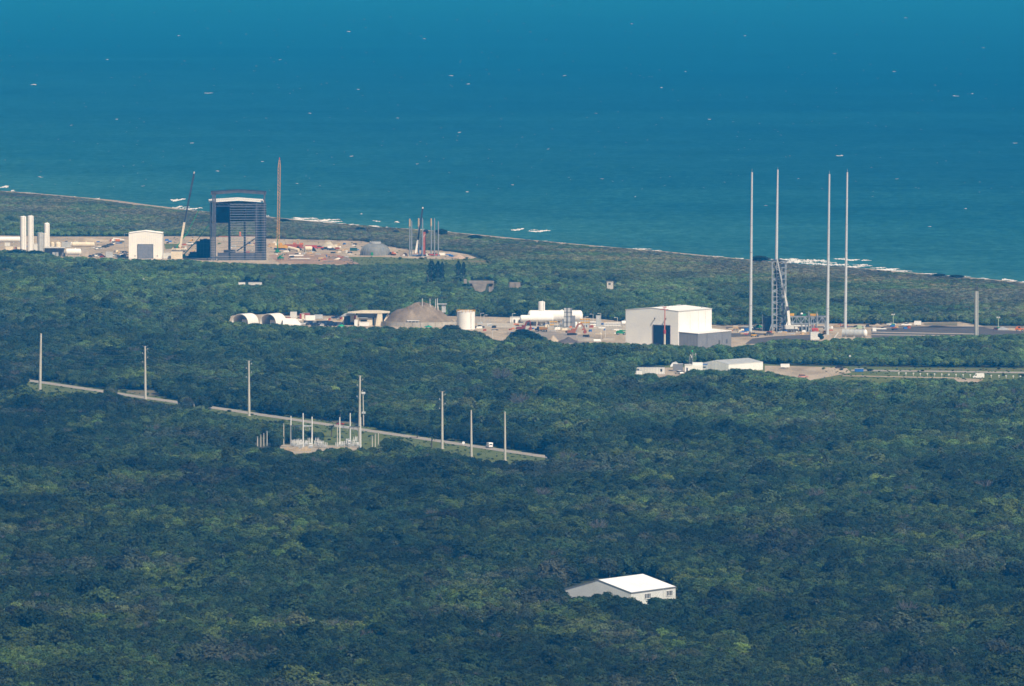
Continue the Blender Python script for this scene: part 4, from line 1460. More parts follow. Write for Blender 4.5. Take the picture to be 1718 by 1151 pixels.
# grey tower of vaporiser panels
L, k = at(953, 549.5)
t = thing("vaporizer_tower", "grey ribbed vaporizer tower standing before the largest white tank", "tower", L)
w, h = 14 * k, 32.5 * k
for i in range(4):
    x0 = -w / 2 + w * i / 4
    part(t, "fin_panel", GREY if i % 2 else LGREY, lambda b: b.box(x0 + .06, x0 + w / 4 - .06, -1.8 + .2 * (i % 2), 1.8, .6, h))
for z in (h * .28, h * .56, h * .78):
    part(t, "band", DGREY, lambda b: b.box(-w / 2 - .05, w / 2 + .05, -1.95, -1.8, z, z + .3))
part(t, "side_stack", GREY, lambda b: b.box(w / 2, w / 2 + 5 * k, -1.4, 1.6, .5, 20 * k))
part(t, "side_stack", GREY, lambda b: b.box(-w / 2 - 3.2 * k, -w / 2 - .02, -1.4, 1.6, .5, 14 * k))
part(t, "skid", DGREY, lambda b: b.box(-w * .75, w * .85, -2.0, 2.0, 0, .6))
L, k = at(1004.5, 548)
t = thing("screen_panel", "tall light grey screen standing between two lamp posts", "screen", L)
part(t, "panel", LGREY, lambda b: b.box(-4 * k, 2.2 * k, -.3, .3, 0, 19 * k))
part(t, "frame_post", GALV, lambda b: b.beam((-4.2 * k, 0, 0), (-4.2 * k, 0, 19.5 * k), .4))
part(t, "frame_post", GALV, lambda b: b.beam((2.4 * k, 0, 0), (2.4 * k, 0, 19.5 * k), .4))
L, k = at(893, 546)
t = thing("equipment_cabinet", "grey equipment cabinet between the shorter horizontal tank and upright tank", "cabinet", L)
part(t, "casing", LGREY, lambda b: b.box(-4.5, 2.5, -1.2, 1.2, .4, 17 * k))
part(t, "louvre", GREY, lambda b: b.box(-4.2, -1.2, -1.26, -1.2, 2.2, 15 * k))
part(t, "base", CONC, lambda b: b.box(-4.7, 2.7, -1.4, 1.4, 0, .4))
# white service building at the left end of the tanks
L, k = at(864, 541.5)
t = thing("service_building", "small flat roofed white service building by the tanks' end", "building", L)
t["label"] = "small flat roofed white service building by the tanks' end"
part(t, "wall", WHITE, lambda b: b.box(-8 * k, 8 * k, -3, 3, 0, 9.6 * k))
part(t, "roof", OFFWHITE, lambda b: b.box(-8.3 * k, 8.3 * k, -3.2, 3.2, 9.6 * k, 10 * k))
part(t, "door", DGREY, lambda b: b.box(-1, .2, -3.05, -3, 0, 2.2))
part(t, "side_unit", DGREY, lambda b: b.box(2.5, 5.5, -4, -3.05, 0, 2.2))
# yellow pipe manifolds
for nm_, x0, x1, yb, yt in (("low", 922, 939, 545, 540), ("high", 973, 990, 541, 536)):
    L, k = at((x0 + x1) / 2, 549)
    w = (x1 - x0) * k / 2
    z0, z1 = (549 - yb) * k, (549 - yt) * k
    t = thing("pipe_manifold", "yellow pipe manifold under the largest tank" if nm_ == "low" else "yellow pipe manifold at the rounded end of the largest tank", "pipes", L)
    for i in range(5):
        x = -w + 2 * w * i / 4
        part(t, "riser", LGREY, lambda b: b.cyl((x, 0, 0), (x, 0, z1), .22, .22, 8))
    part(t, "header_pipe", YELLOW, lambda b: b.cyl((-w, 0, z0), (w, 0, z0), .4, .4, 10), True)
    part(t, "header_pipe", YELLOW, lambda b: b.cyl((-w, .9, z1), (w, .9, z1), .4, .4, 10), True)
# small skids and white tanks along the pipe run
for i, (x, yb, w_, h_, m_) in enumerate(((934, 550, 9, 7, LGREY), (966, 549, 5, 9, WHITE), (972, 549.5, 4, 9, WHITE), (981, 550, 9, 8, LGREY), (941, 550, 6, 11, GALV))):
    L, k = at(x, yb)
    t = thing("pump_skid", ["grey pump skid under the largest tank", "short white column beside the vaporizer tower", "second short white column beside the vaporizer tower", "grey pipe skid past the vaporizer tower",
                            "galvanised valve skid left of the vaporizer tower"][i].replace(" left of", " beside"), "equipment", L)
    if m_ is WHITE:
        part(t, "column_shell", m_, lambda b: b.lathe([(0, .3), (w_ * k / 2, .3), (w_ * k / 2, h_ * k * .85), (w_ * k * .3, h_ * k), (0, h_ * k)], 16), True)
    else:
        for j in range(4):
            x_ = -w_ * k / 2 + w_ * k * j / 3
            part(t, "frame_post", m_, lambda b: b.beam((x_, -1, 0), (x_, -1, h_ * k * (.6 + .4 * (j % 2))), .35))
        part(t, "pump_body", DGREY, lambda b: b.box(-w_ * k * .4, w_ * k * .4, -.9, .9, .4, h_ * k * .5))
        part(t, "pipe_run", m_, lambda b: b.cyl((-w_ * k / 2, -1.1, h_ * k * .7), (w_ * k / 2, -1.1, h_ * k * .7), .3, .3, 8))
    part(t, "skid_base", CONC, lambda b: b.box(-w_ * k * .52, w_ * k * .52, -1.3, 1.3, 0, .3))
# low white pipe gallery between screen and hangar
for i, (x0, x1, yb, yt) in enumerate(((990, 1000, 549.5, 540), (1013, 1041, 549.5, 542))):
    L, k = at((x0 + x1) / 2, yb)
    w, h = (x1 - x0) * k / 2, (yb - yt) * k
    t = thing("pipe_gallery", ["short white pipe gallery beside the tall grey screen", "long white pipe gallery leading to the hangar"][i], "pipes", L)
    n_ = 3 + i * 4
    for j in range(n_):
        x = -w + 2 * w * j / (n_ - 1)
        part(t, "stanchion", GALV, lambda b: b.beam((x, 0, 0), (x, 0, h), .3))
    for z, y in ((h * .95, 0), (h * .72, .6), (h * .5, -.4)):
        part(t, "pipe", WHITE, lambda b: b.cyl((-w, y, z), (w, y, z), .38, .38, 10), True)
# kerb wall and guard rail along the apron
L, k = at(985, 553)
t = thing("kerb_wall", "long low pale concrete wall along the pad edge", "wall", L)
for i in range(14):
    x0, x1 = (-58 + 124 * i / 14) * k, (-58 + 124 * (i + 1) / 14) * k
    part(t, "wall_block", CONC, lambda b: b.box(x0 + .03, x1 - .03, -.3 - .8 * i / 14, .3 - .8 * i / 14, 0, .9))
L, k = at(835, 547)
t = thing("kerb_wall", "pale concrete wall strip between the squat tank and excavators", "wall", L)
for i in range(8):
    x0, x1 = (-36 + 72 * i / 8) * k, (-36 + 72 * (i + 1) / 8) * k
    part(t, "wall_block", CONC, lambda b: b.box(x0 + .03, x1 - .03, -.3, .3, 0, .8))

LG = "lamp posts around the launch pad"
for px, yb, yt, arm, lab in ((806.5, 541, 525.5, 1, "taller of two lamp posts beside the squat tank"), (812, 541, 528.5, 1, "shorter of two lamp posts beside the squat tank"),
                             (793.5, 568, 557, 1, "short lamp post in the bushes below the squat tank"), (826, 571, 554, 1, "lamp post among bare bushes at the spoil edge"),
                             (859.5, 542, 526, 1, "lamp post against the small white service building"), (898.5, 546, 523.5, -1, "forked lamp post in front of the largest tank by the service building"),
                             (935, 556, 535.5, -1, "lamp post before the vaporizer tower"), (981.5, 551, 531.5, 1, "lamp post by the rounded end of the largest tank"),
                             (995, 545, 527, -1, "lamp post on the tank side of the tall screen"), (1008, 550, 526, -1, "lamp post on the hangar side of the tall screen"),
                             (1036, 546, 533, -1, "thin lamp post behind the long pipe gallery"), (1008.5, 574, 549, 1, "thin lamp post over the grey concrete block"),
                             (1015.5, 570, 547, 1, "thin lamp post near the dirt below the pipe gallery"), (968, 572, 560, 1, "short lamp post at the dark spoil heap")):
    o = lamp_post(px, yb, yt, lab, LG, arm)
for px, yb, yt, lab in ((1498.5, 547, 527.5, "pale green lighting mast behind the embankment near parked trucks"), (1675, 553, 532.5, "pale green lighting mast near the thick grey column")):
    L, k = at(px, yb)
    h = (yb - yt) * k
    t = thing("lighting_mast", lab, "lamp post", L, 0, "pale green lighting masts")
    part(t, "trailer_base", GREEN, lambda b: b.box(-1.2, 1.2, -.8, .8, .4, 1.5))
    wheels(t, (0,), 1.9, .4)
    part(t, "telescopic_pole", PALEGREEN, lambda b: b.cyl((0, 0, 1.4), (0, 0, h), .28, .18, 8))
    for s_ in (-1, 1):
        part(t, "floodlight", OFFWHITE, lambda b: b.cbox((s_ * .7, 0, h), (.9, .5, .7)))

# fence beside the squat tank
L, k = at(813, 541.5)
t = thing("mesh_fence", "light grey mesh fence beside the squat white tank", "fence", L)
for i in range(7):
    x = (-15 + 30 * i / 6) * k
    part(t, "fence_post", GALV, lambda b: b.beam((x, 0, 0), (x, 0, 2.6), .16))
for z in np.arange(.3, 2.6, .28):
    part(t, "fence_wire", GALV, lambda b: b.beam((-15 * k, 0, z), (15 * k, 0, z), .07))

# excavators, dump truck, telehandler
def excavator(px, py, rz, label, m, reach=1.0, sc=1.0):
    L, k = at(px, py)
    t = thing("excavator", label, "excavator", L, rz)
    t.scale = (sc, sc, sc)
    for s_ in (-1, 1):
        part(t, "track", RUBBER, lambda b: b.prism([(-2.2, .15), (-1.9, 0), (1.9, 0), (2.2, .15), (2.2, .75), (1.9, .95), (-1.9, .95), (-2.2, .75)], s_ * 1.3 - .35, s_ * 1.3 + .35))
    part(t, "undercarriage", DGREY, lambda b: b.box(-1.2, 1.2, -1.0, 1.0, .4, 1.15))
    part(t, "engine_house", m, lambda b: b.prism([(-2.6, 1.2), (1.3, 1.2), (1.3, 1.9), (-.2, 2.3), (-2.6, 2.3)], -1.3, 1.3))
    c_ = part(t, "cab", m, lambda b: b.prism([(-.2, 1.9), (1.6, 1.9), (1.5, 2.6), (1.1, 3.2), (-.2, 3.2)], .1, 1.25))
    part(c_, "cab_window", GLASS, lambda b: b.prism([(0, 2.2), (1.45, 2.2), (1.05, 3.0), (0, 3.0)], 1.25, 1.28))
    part(t, "counterweight", DGREY, lambda b: b.box(-3.0, -2.6, -1.2, 1.2, 1.2, 2.1))
    p = [Vector((1.2, -.3, 1.9)), Vector((2.6, -.3, 5.0)), Vector((4.4, -.3, 5.6)), Vector((6.3 * reach, -.3, 2.4))]
    part(t, "boom", m, lambda b: [b.beam(p[0], p[1], .5, .75), b.beam(p[1], p[2], .5, .7)])
    part(t, "stick", m, lambda b: b.beam(p[2], p[3], .4, .55))
    part(t, "bucket", RUST, lambda b: b.prism([(p[3].x - .2, p[3].z), (p[3].x + .5, p[3].z - .2), (p[3].x + .4, p[3].z - 1.5), (p[3].x - .7, p[3].z - 1.6), (p[3].x - 1.0, p[3].z - .8)], -1.0, .4))
    part(t, "hydraulic_ram", GALV, lambda b: b.beam((1.6, -.3, 1.6), p[0].lerp(p[1], .8) + Vector((.5, 0, 0)), .2))
    return t


excavator(960, 562.5, R(12), "orange excavator with raised arm next to the dark spoil heap", mat("excavator_orange", (.33, .12, .05), .6, var=.2), 1.0, 1.35)
excavator(876, 556, R(-20), "red excavator behind the large bush beside the dump truck", mat("excavator_red", (.28, .06, .04), .6, var=.2), .75, 1.25)
L, k = at(908, 557)
t = thing("dump_truck", "yellow articulated dump truck standing between the two excavators", "dump truck", L, R(170))
t.scale = (1.05,) * 3
part(t, "tipper_body", mat("truck_ochre", (.42, .22, .05), .65, var=.2), lambda b: b.prism([(-3.6, 1.5), (-4.0, 2.7), (0.6, 3.1), (1.2, 3.1), (.6, 1.5)], -1.35, 1.35))
c_ = part(t, "cab", NAVY, lambda b: b.prism([(1.4, 1.3), (3.8, 1.3), (3.7, 2.1), (2.6, 2.3), (2.4, 3.3), (1.4, 3.3)], -1.1, 1.1))
part(c_, "cab_window", GLASS, lambda b: b.box(1.6, 2.4, -1.14, -1.1, 2.3, 3.1))
part(t, "chassis", DGREY, lambda b: b.box(-3.5, 3.5, -.8, .8, .8, 1.4))
wheels(t, (-2.7, -1.2, 2.4), 2.7, .8)


def telehandler(px, py, rz, label, m, sc=1.0, boom=(5.0, 2.2), name="telehandler"):
    L, k = at(px, py)
    t = thing(name, label, "telehandler", L, rz)
    t.scale = (sc, sc, sc)
    part(t, "chassis", m, lambda b: b.prism([(-2.6, .7), (2.4, .7), (2.5, 1.3), (1.0, 1.7), (-2.6, 1.8)], -1.0, 1.0))
    c_ = part(t, "cab", m, lambda b: b.prism([(-.9, 1.6), (.9, 1.6), (.7, 2.6), (-.8, 2.7)], .1, .95))
    part(c_, "cab_window", GLASS, lambda b: b.prism([(-.7, 1.8), (.75, 1.8), (.6, 2.5), (-.65, 2.5)], .95, .98))
    part(t, "boom", m, lambda b: b.beam((-2.3, -.4, 2.0), (boom[0] * .55, -.4, 2.0 + (boom[1] - 2) * .6), .45, .5))
    part(t, "boom_extension", LGREY, lambda b: b.beam((boom[0] * .5, -.4, 2.0 + (boom[1] - 2) * .55), (boom[0], -.4, boom[1]), .3, .35))
    part(t, "fork_frame", DGREY, lambda b: [b.box(boom[0] - .1, boom[0] + .1, -1.0, .6, boom[1] - .6, boom[1] + .4), b.box(boom[0], boom[0] + 1.2, -.7, -.5, boom[1] - .6, boom[1] - .45)])
    wheels(t, (-1.7, 1.6), 2.2, .62)
    return t


telehandler(1042, 562, R(8), "green telehandler parked beside the big white hangar", GREEN, 1.25, (4.4, 2.4))

# orange barriers
for i, (x, y, lab) in enumerate(((864, 545.5, "first orange barrier by the small service building"), (868.5, 546, "second orange barrier by the small service building"),
                                 (957.5, 550, "orange barrier block behind the orange excavator's cab"), (860.5, 552.5, "small orange cone block at the yard edge"))):
    L, k = at(x, y)
    t = thing("safety_barrier", lab.replace("'s cab", ""), "barrier", L, 0.1 * i)
    part(t, "barrier_body", ORANGE, lambda b: b.prism([(-.95, 0), (.95, 0), (.85, .3), (.8, 1.1), (-.8, 1.1), (-.85, .3)], -.35, .35))
    part(t, "foot", DGREY, lambda b: b.box(-1.0, 1.0, -.5, .5, 0, .12))
pile(928, 573, 22, 11, "pale sand pile beside the dark spoil heap", sand_m, .9, 3, "sand_pile", "sand pile")
pile(954, 575, 40, 10, "dark grey spoil heap below the orange excavator", mat2("dark_spoil", (.07, .065, .07), (.13, .12, .12), .1), .8, 4)
pile(1020, 566, 34, 3.5, "flat sand heap in front of the pipe gallery", sand_m, .7, 6, "sand_pile", "sand pile")
L, k = at(985, 572)
t = thing("concrete_block", "long grey concrete block at the edge of the bushes", "concrete block", L)
part(t, "block", CONC, lambda b: b.prism([(-16 * k, 0), (14 * k, 0), (12 * k, 4 * k), (-2 * k, 5 * k), (-15 * k, 6.2 * k)], -1.5, 1.5))
part(t, "coping", LGREY, lambda b: b.box(-15 * k, -4 * k, -1.6, 1.6, 6.2 * k, 6.6 * k))
horiz_tank(995, 1008, 569, 574.5, 576, "small white tank lying among the bushes below the yard", saddles=2, extra=False)
L, k = at(1022, 571)
t = thing("concrete_block", "pale concrete slab block beside the lying white tank", "concrete block", L)
part(t, "block", conc_m, lambda b: b.prism([(-14 * k, 0), (9 * k, 0), (9 * k, 5 * k), (-8 * k, 4 * k)], -1.5, 1.5))
part(t, "coping", CONC, lambda b: b.box(-6 * k, 9 * k, -1.6, 1.6, 5 * k, 5.3 * k))

# ---------------------------------------------------------------- brown mound (old blockhouse) with masts
mound_m = mat2("mound_earth", (.155, .122, .092), (.295, .245, .19), .12, cc=(.22, .178, .135), stretch=(1, 1, .5))
L, k = at(706, 546)
t = thing("earth_mound", "large brown conical earth mound with thin masts on top", "mound", L)
b = MB()
na, nr = 64, 16
Rx, hM = 65 * k, 38 * k
rd_ = random.Random(9)
vs = [(0, 0, hM)]
for i in range(1, nr + 1):
    f = i / nr
    for j in range(na):
        a = 2 * math.pi * j / na
        z = hM * (1 - f ** 1.55)
        rx = Rx * f * (1.04 if math.cos(a) < 0 else .97)
        ridge = 1 + .05 * math.cos(a * 3 + 1)
        z2 = z * ridge * rd_.uniform(.95, 1.04)
        if math.cos(a) < -.3 and .45 < f < .9:
            z2 += hM * .17 * math.sin((f - .45) / .45 * math.pi)
        vs.append((rx * math.cos(a), Rx * .8 * f * math.sin(a), max(2.0, z2) if f < .999 else 2.0))
fs = [(0, 1 + j, 1 + (j + 1) % na) for j in range(na)]
for i in range(nr - 1):
    for j in range(na):
        a0, a1 = 1 + i * na + j, 1 + i * na + (j + 1) % na
        fs.append((a0, a0 + na, a1 + na, a1))
b.add(vs, fs)
b.build("earth_slope", mound_m, t, True)
for j in range(0, na, 2):
    a0, a1 = 2 * math.pi * j / na, 2 * math.pi * (j + 2) / na
    if -.25 < math.sin((a0 + a1) / 2) and abs(math.cos(a0)) < .95:
        continue
    f0 = lambda a, q: (Rx * q * (1.04 if math.cos(a) < 0 else .97) * math.cos(a), Rx * .8 * q * math.sin(a))
    part(t, "retaining_panel", CONC, lambda b: b.slab([f0(a0 + .004, 1.0), f0(a0 + .004, 1.03), f0(a1 - .004, 1.03), f0(a1 - .004, 1.0)], -.05, 2.9))
for xx, z0, z1 in ((708.5, 30, 46), (721.5, 31, 45.5), (731, 30, 45), (734, 30, 46)):
    x = (xx - 706) * k
    m_ = part(t, "mast", OFFWHITE, lambda b: b.cyl((x, -4, z0 * k - 3), (x, -4, z1 * k), .3, .18, 8))
    part(m_, "mast_foot", CONC, lambda b: b.box(x - .9, x + .9, -4.9, -3.1, z0 * k - 2.6, z0 * k + .2))
part(t, "top_platform", LGREY, lambda b: [b.box(27 * k, 44 * k, -2, 3, 35.5 * k, 36.6 * k), b.box(28 * k, 30 * k, -1, 1, 20 * k, 35.5 * k), b.box(35 * k, 42 * k, -1, 2, 22 * k, 35.5 * k)])
part(t, "cable_stair", OFFWHITE, lambda b: b.beam((14 * k, -Rx * .12, 35 * k), (52 * k, -Rx * .2, 4 * k), .5, .3))
L, k = at(694, 548)
t = thing("tilted_canopy", "white frame canopy standing against the mound's concrete wall", "canopy", L)
t["label"] = "white frame canopy standing against the concrete wall of the mound"
part(t, "roof", WHITE, lambda b: b.prism([(-11 * k, 9.5 * k), (10 * k, 9.5 * k), (10 * k, 10.3 * k), (-11 * k, 10.6 * k)], -2.5, 2.5))
for x in (-9 * k, -3 * k, 3 * k, 8 * k):
    part(t, "leg", OFFWHITE, lambda b: b.beam((x - .6, -2, 0), (x, -2, 9.5 * k), .35))
part(t, "back_panel", LGREY, lambda b: b.box(-7 * k, 7 * k, 1.5, 1.7, .3, 9.4 * k))
part(t, "crate", OFFWHITE, lambda b: b.box(-2 * k, 2.4 * k, -1.6, .4, 0, 5 * k))
L, k = at(719, 549)
o = pile(719, 549, 17, 3.5, "crumpled green tarpaulin heap in front of the mound", mat("tarp_green", (.02, .25, .17), .6, var=.2), .6, 12, "tarpaulin_heap", "tarpaulin")

# ---------------------------------------------------------------- visitor buildings beside the mound
L, k = at(620, 546)
t = thing("office_building", "beige building with wide flat overhanging roof beside the mound", "building", L)
X_ = lambda p: (p - 620) * k
Z_ = lambda p: (546 - p) * k
part(t, "roof_slab", CREAM, lambda b: b.prism([(X_(583), Z_(524)), (X_(600), Z_(524.8)), (X_(636), Z_(525)), (X_(654), Z_(524.4)), (X_(654), Z_(523.0)), (X_(636), Z_(521.3)), (X_(607), Z_(521.3))], -6.5, 8))
part(t, "corner_pier", CREAM, lambda b: b.box(X_(633.5), X_(641.5), -6.2, 0, 0, Z_(521.0)))
part(t, "pier_wedge", CREAM, lambda b: b.prism([(X_(630), 0), (X_(633.4), 0), (X_(633.4), Z_(526)), ], -6.1, 0))
part(t, "back_wall", GREY, lambda b: b.box(X_(600), X_(634), -2, 6, Z_(532.5), Z_(525.2)))
part(t, "front_wall", CREAM, lambda b: b.box(X_(602), X_(633), -3, 5, 0, Z_(533)))
part(t, "window", GLASS, lambda b: b.box(X_(605), X_(616), -3.12, -3.0, Z_(539), Z_(536)))
part(t, "door", GLASS, lambda b: b.box(X_(625), X_(628), -3.12, -3.0, 0, Z_(532.5)))
part(t, "awning", LGREY, lambda b: b.box(X_(602), X_(617), -4.5, -3.1, Z_(533.2), Z_(532.2)))
part(t, "raking_prop", CREAM, lambda b: b.beam((X_(645), -4, Z_(538)), (X_(653), -4, Z_(524)), .9, .9))
part(t, "recess", NAVY, lambda b: b.box(X_(642), X_(648), -3, 2, 0, Z_(526)))
L, k = at(587, 545)
t = thing("office_building", "low beige building with grey roof and dark glass front", "building", L)
X_ = lambda p: (p - 587) * k
Z_ = lambda p: (545 - p) * k
part(t, "roof_slab", LGREY, lambda b: b.prism([(X_(571.5), Z_(530.5)), (X_(597), Z_(528.5)), (X_(597), Z_(526.5)), (X_(578), Z_(526.5))], -4, 7))
part(t, "glass_front", GLASS, lambda b: b.box(X_(577.5), X_(583.5), -3.4, -3.1, .4, Z_(531)))
part(t, "pier", CREAM, lambda b: b.box(X_(575), X_(577.4), -3.6, 3, 0, Z_(530)))
part(t, "pier", CREAM, lambda b: b.box(X_(588), X_(594), -3.6, 3, 0, Z_(529)))
part(t, "rear_wall", GREY, lambda b: b.box(X_(576), X_(596), 3, 5, 0, Z_(529)))
part(t, "red_banner", mat("banner_red", (.6, .06, .04), .7), lambda b: b.box(X_(594.6), X_(597.2), -3.8, -3.62, Z_(534.5), Z_(527.5)))
# white stepped planter/tables in front
for i, (x0, x1, yt, lab) in enumerate(((594.5, 600, 536.5, "white upright panel in front of the beige buildings"), (603, 613, 540.5, "white low table block in front of the beige building"), (613, 619.5, 540, "white stepped block beside the low table block"))):
    L, k = at((x0 + x1) / 2, 547)
    t = thing("display_block", lab, "block", L)
    w, h = (x1 - x0) * k / 2, (547 - yt) * k
    part(t, "block", WHITE, lambda b: b.box(-w, w, -.8, .8, 0, h))
    part(t, "cap", OFFWHITE, lambda b: b.box(-w - .08, w + .08, -.9, .9, h, h + .12))
pile(573, 548, 15, 4, "bright green tarpaulin heap beside the low beige building", mat("tarp_bright_green", (.02, .33, .16), .6, var=.15), .5, 14, "tarpaulin_heap", "tarpaulin")

# arched fabric hangars
def arch_hangar(x0, x1, ytop, ybase, label, rz=0.0, depth=24):
    L, k = at((x0 + x1) / 2, ybase)
    w, h = (x1 - x0) * k / 2, (ybase - ytop) * k
    t = thing("fabric_hangar", label, "hangar", L, rz, "white arched fabric hangars")
    n_ = 18

    def arc(s_, o):
        return ((w * s_) * math.cos(math.pi * o / n_), (h * s_) * math.sin(math.pi * o / n_) ** .8)
    nseg = 6
    for q in range(nseg):
        y0, y1 = depth * q / nseg, depth * (q + 1) / nseg - .06

        def seg(b):
            for i in range(n_):
                a, c = arc(1, i), arc(1, i + 1)
                d_, e = arc(.965, i), arc(.965, i + 1)
                b.add([(a[0], y0, a[1]), (c[0], y0, c[1]), (c[0], y1, c[1]), (a[0], y1, a[1]), (d_[0], y0, d_[1]), (e[0], y0, e[1]), (e[0], y1, e[1]), (d_[0], y1, d_[1])],
                      [(0, 3, 2, 1), (4, 5, 6, 7), (0, 1, 5, 4), (3, 7, 6, 2)])
        part(t, "fabric_bay", TARP, seg)
    part(t, "end_wall", LGREY, lambda b: b.add([(0, depth - .5, 0)] + [(arc(.96, i)[0], depth - .5, arc(.96, i)[1]) for i in range(n_ + 1)], [(0, i + 1, i + 2) for i in range(n_)]))
    part(t, "stored_load", OFFWHITE, lambda b: b.box(-w * .2, w * .5, depth * .35, depth * .6, 0, h * .45))
    part(t, "foundation", CONC, lambda b: [b.box(s_ * w - .6, s_ * w + .6, 0, depth, -.1, .5) for s_ in (-1, 1)])
    return t


arch_hangar(386, 419, 526.6, 545, "white arched fabric hangar standing farther from the white tent", R(-30), 13)
arch_hangar(433, 466, 526.3, 547, "white arched fabric hangar standing next to the low white tent", R(-30), 13)
L, k = at(489, 547)
t = thing("low_tent", "low white tent beside the arched fabric hangar", "tent", L)
w, h = 15 * k, 12.5 * k
part(t, "canvas", TARP, lambda b: b.add([(-w * .95, -3, h * .3), (w * 1.1, -3, h * .2), (w * .5, 2, h), (-w * .95, 2, h * 1.05), (-w * .95, 8, h * .3), (w * 1.1, 8, h * .2), (-w * .95, -3, 0), (w * 1.1, -3, 0), (w * 1.1, 8, 0), (-w * .95, 8, 0)],
                                        [(0, 1, 2, 3), (3, 2, 5, 4), (1, 5, 2), (0, 3, 4), (6, 7, 1, 0), (7, 8, 5, 1), (9, 6, 0, 4), (8, 9, 4, 5)]))
for x in (-w * .95, w * 1.1):
    part(t, "corner_pole", GALV, lambda b: b.cyl((x, -3.05, 0), (x, -3.05, h * .3), .1, .1, 6))
# containers behind the car park
box_trailer(487, 498, 523.2, 533.5, "tall off white container behind the low tent", OFFWHITE, 3, 0, name="shipping_container", cat="container", wheel=False)
for i, (x0, x1, yt, yb, m_, lab) in enumerate(((503, 507.5, 526, 535, RED, "narrow red container beside the pale one"), (507, 520, 525.2, 534.5, mat("container_red", (.33, .07, .05), .7), "long dull red container"),
                                               (506, 510.3, 527, 536, CREAM, "small cream container before the dull red one"), (512, 528.5, 529, 537.5, WHITE, "long white container below the dull red one"),
                                               (527.5, 541, 528, 535, LGREY, "grey container with sloping cover past the white one"), (480, 487, 532, 538, RUST, "low rusty bin beside the tall off white container"))):
    box_trailer(x0, x1, yt, yb, lab + (" in the works yard" if i == 1 else ""), m_, 2.6, .05 * i, name="shipping_container", cat="container", wheel=False)
# parked cars
rc = random.Random(21)
cm = [NAVY, DGREY, RUBBER, WHITE, mat("car_silver", (.35, .36, .38), .35, .4), mat("car_blue", (.02, .05, .16), .4), RUBBER, NAVY]
row = []
for x in np.arange(509, 577, 4.6):
    row.append((x + rc.uniform(-.8, .8), 545.0 + rc.uniform(-.4, .4)))
for x in np.arange(513, 560, 5.4):
    row.append((x, 542.6 + rc.uniform(-.3, .3)))
for x in np.arange(526, 574, 7.5):
    row.append((x, 547.3))
NMS = {id(NAVY): "dark blue", id(DGREY): "dark grey", id(RUBBER): "black", id(WHITE): "white", id(cm[4]): "silver", id(cm[5]): "blue"}
for i, (x, y) in enumerate(row):
    m_ = cm[rc.randrange(len(cm))]
    car(x, y, R(rc.choice((70, 75, 250, 65))), m_, "%s car in the crowded car park beside the low tent" % NMS[id(m_)], "cars in the crowded car park", sc=1.1)
car(541.5, 544.6, R(80), YELLOW, "yellow car among dark cars in the crowded car park", "cars in the crowded car park")
car(565, 535, R(0), NAVY, "dark pickup parked behind the low beige building", None, "pickup", 1.3)
car(571, 536, R(10), LGREY, "pale car parked close to the low beige building", None)
car(591, 545.5, R(20), mat("car_maroon", (.10, .02, .03), .4), "maroon car between the two beige buildings", None, sc=1.2)
car(804.5, 551, R(10), RUBBER, "black pickup beside the squat tank foot", None, "pickup", 1.15)
car(751, 549.5, R(5), DGREY, "dark car parked at the mound foot near the squat tank", None, sc=1.1)
# ---------------------------------------------------------------- right part of the launch pad
L, k = at(1434, 566)
t = thing("storage_cylinder", "pale grey lying cylinder half hidden by bushes before a lightning mast", "tank", L, R(-14))
r, ln = 6.2 * k, 42 * k
part(t, "shell", LGREY, lambda b: b.lathe([(r, -ln / 2), (r, ln / 2 - r * .5)], 24, (0, 0, r + .4), 'x'), True)
part(t, "white_end_cap", WHITE, lambda b: b.lathe([(r * 1.01, ln / 2 - r * .5), (r * .9, ln / 2 - r * .15), (r * .6, ln / 2), (.01, ln / 2 + r * .1)], 24, (0, 0, r + .4), 'x'), True)
part(t, "rear_end_cap", LGREY, lambda b: b.lathe([(.01, -ln / 2 - .3), (r * 1.01, -ln / 2)], 24, (0, 0, r + .4), 'x'))
for x in (-ln * .35, 0, ln * .33):
    part(t, "saddle", CONC, lambda b: b.box(x - .5, x + .5, -r * .7, r * .7, 0, r * .6))
    part(t, "hoop", GALV, lambda b: b.lathe([(r * 1.0, x - .2), (r * 1.02, x - .2), (r * 1.02, x + .2), (r * 1.0, x + .2)], 24, (0, 0, r + .4), 'x'))
L, k = at(1402, 568)
t = thing("slanted_panel", "pale slanted panel leaning beside the grey cylinder", "panel", L)
part(t, "panel", OFFWHITE, lambda b: b.add([(-4 * k, -1, 0), (-2.5 * k, -1, 0), (5 * k, -1, 10 * k), (3 * k, -1, 10 * k), (-4 * k, 2, 0), (-2.5 * k, 2, 0), (5 * k, 2, 10 * k), (3 * k, 2, 10 * k)],
                                           [(0, 1, 2, 3), (7, 6, 5, 4), (0, 3, 7, 4), (1, 5, 6, 2), (3, 2, 6, 7), (0, 4, 5, 1)]))
part(t, "prop", GALV, lambda b: b.beam((4 * k, .5, 0), (4 * k, .5, 9.6 * k), .3))
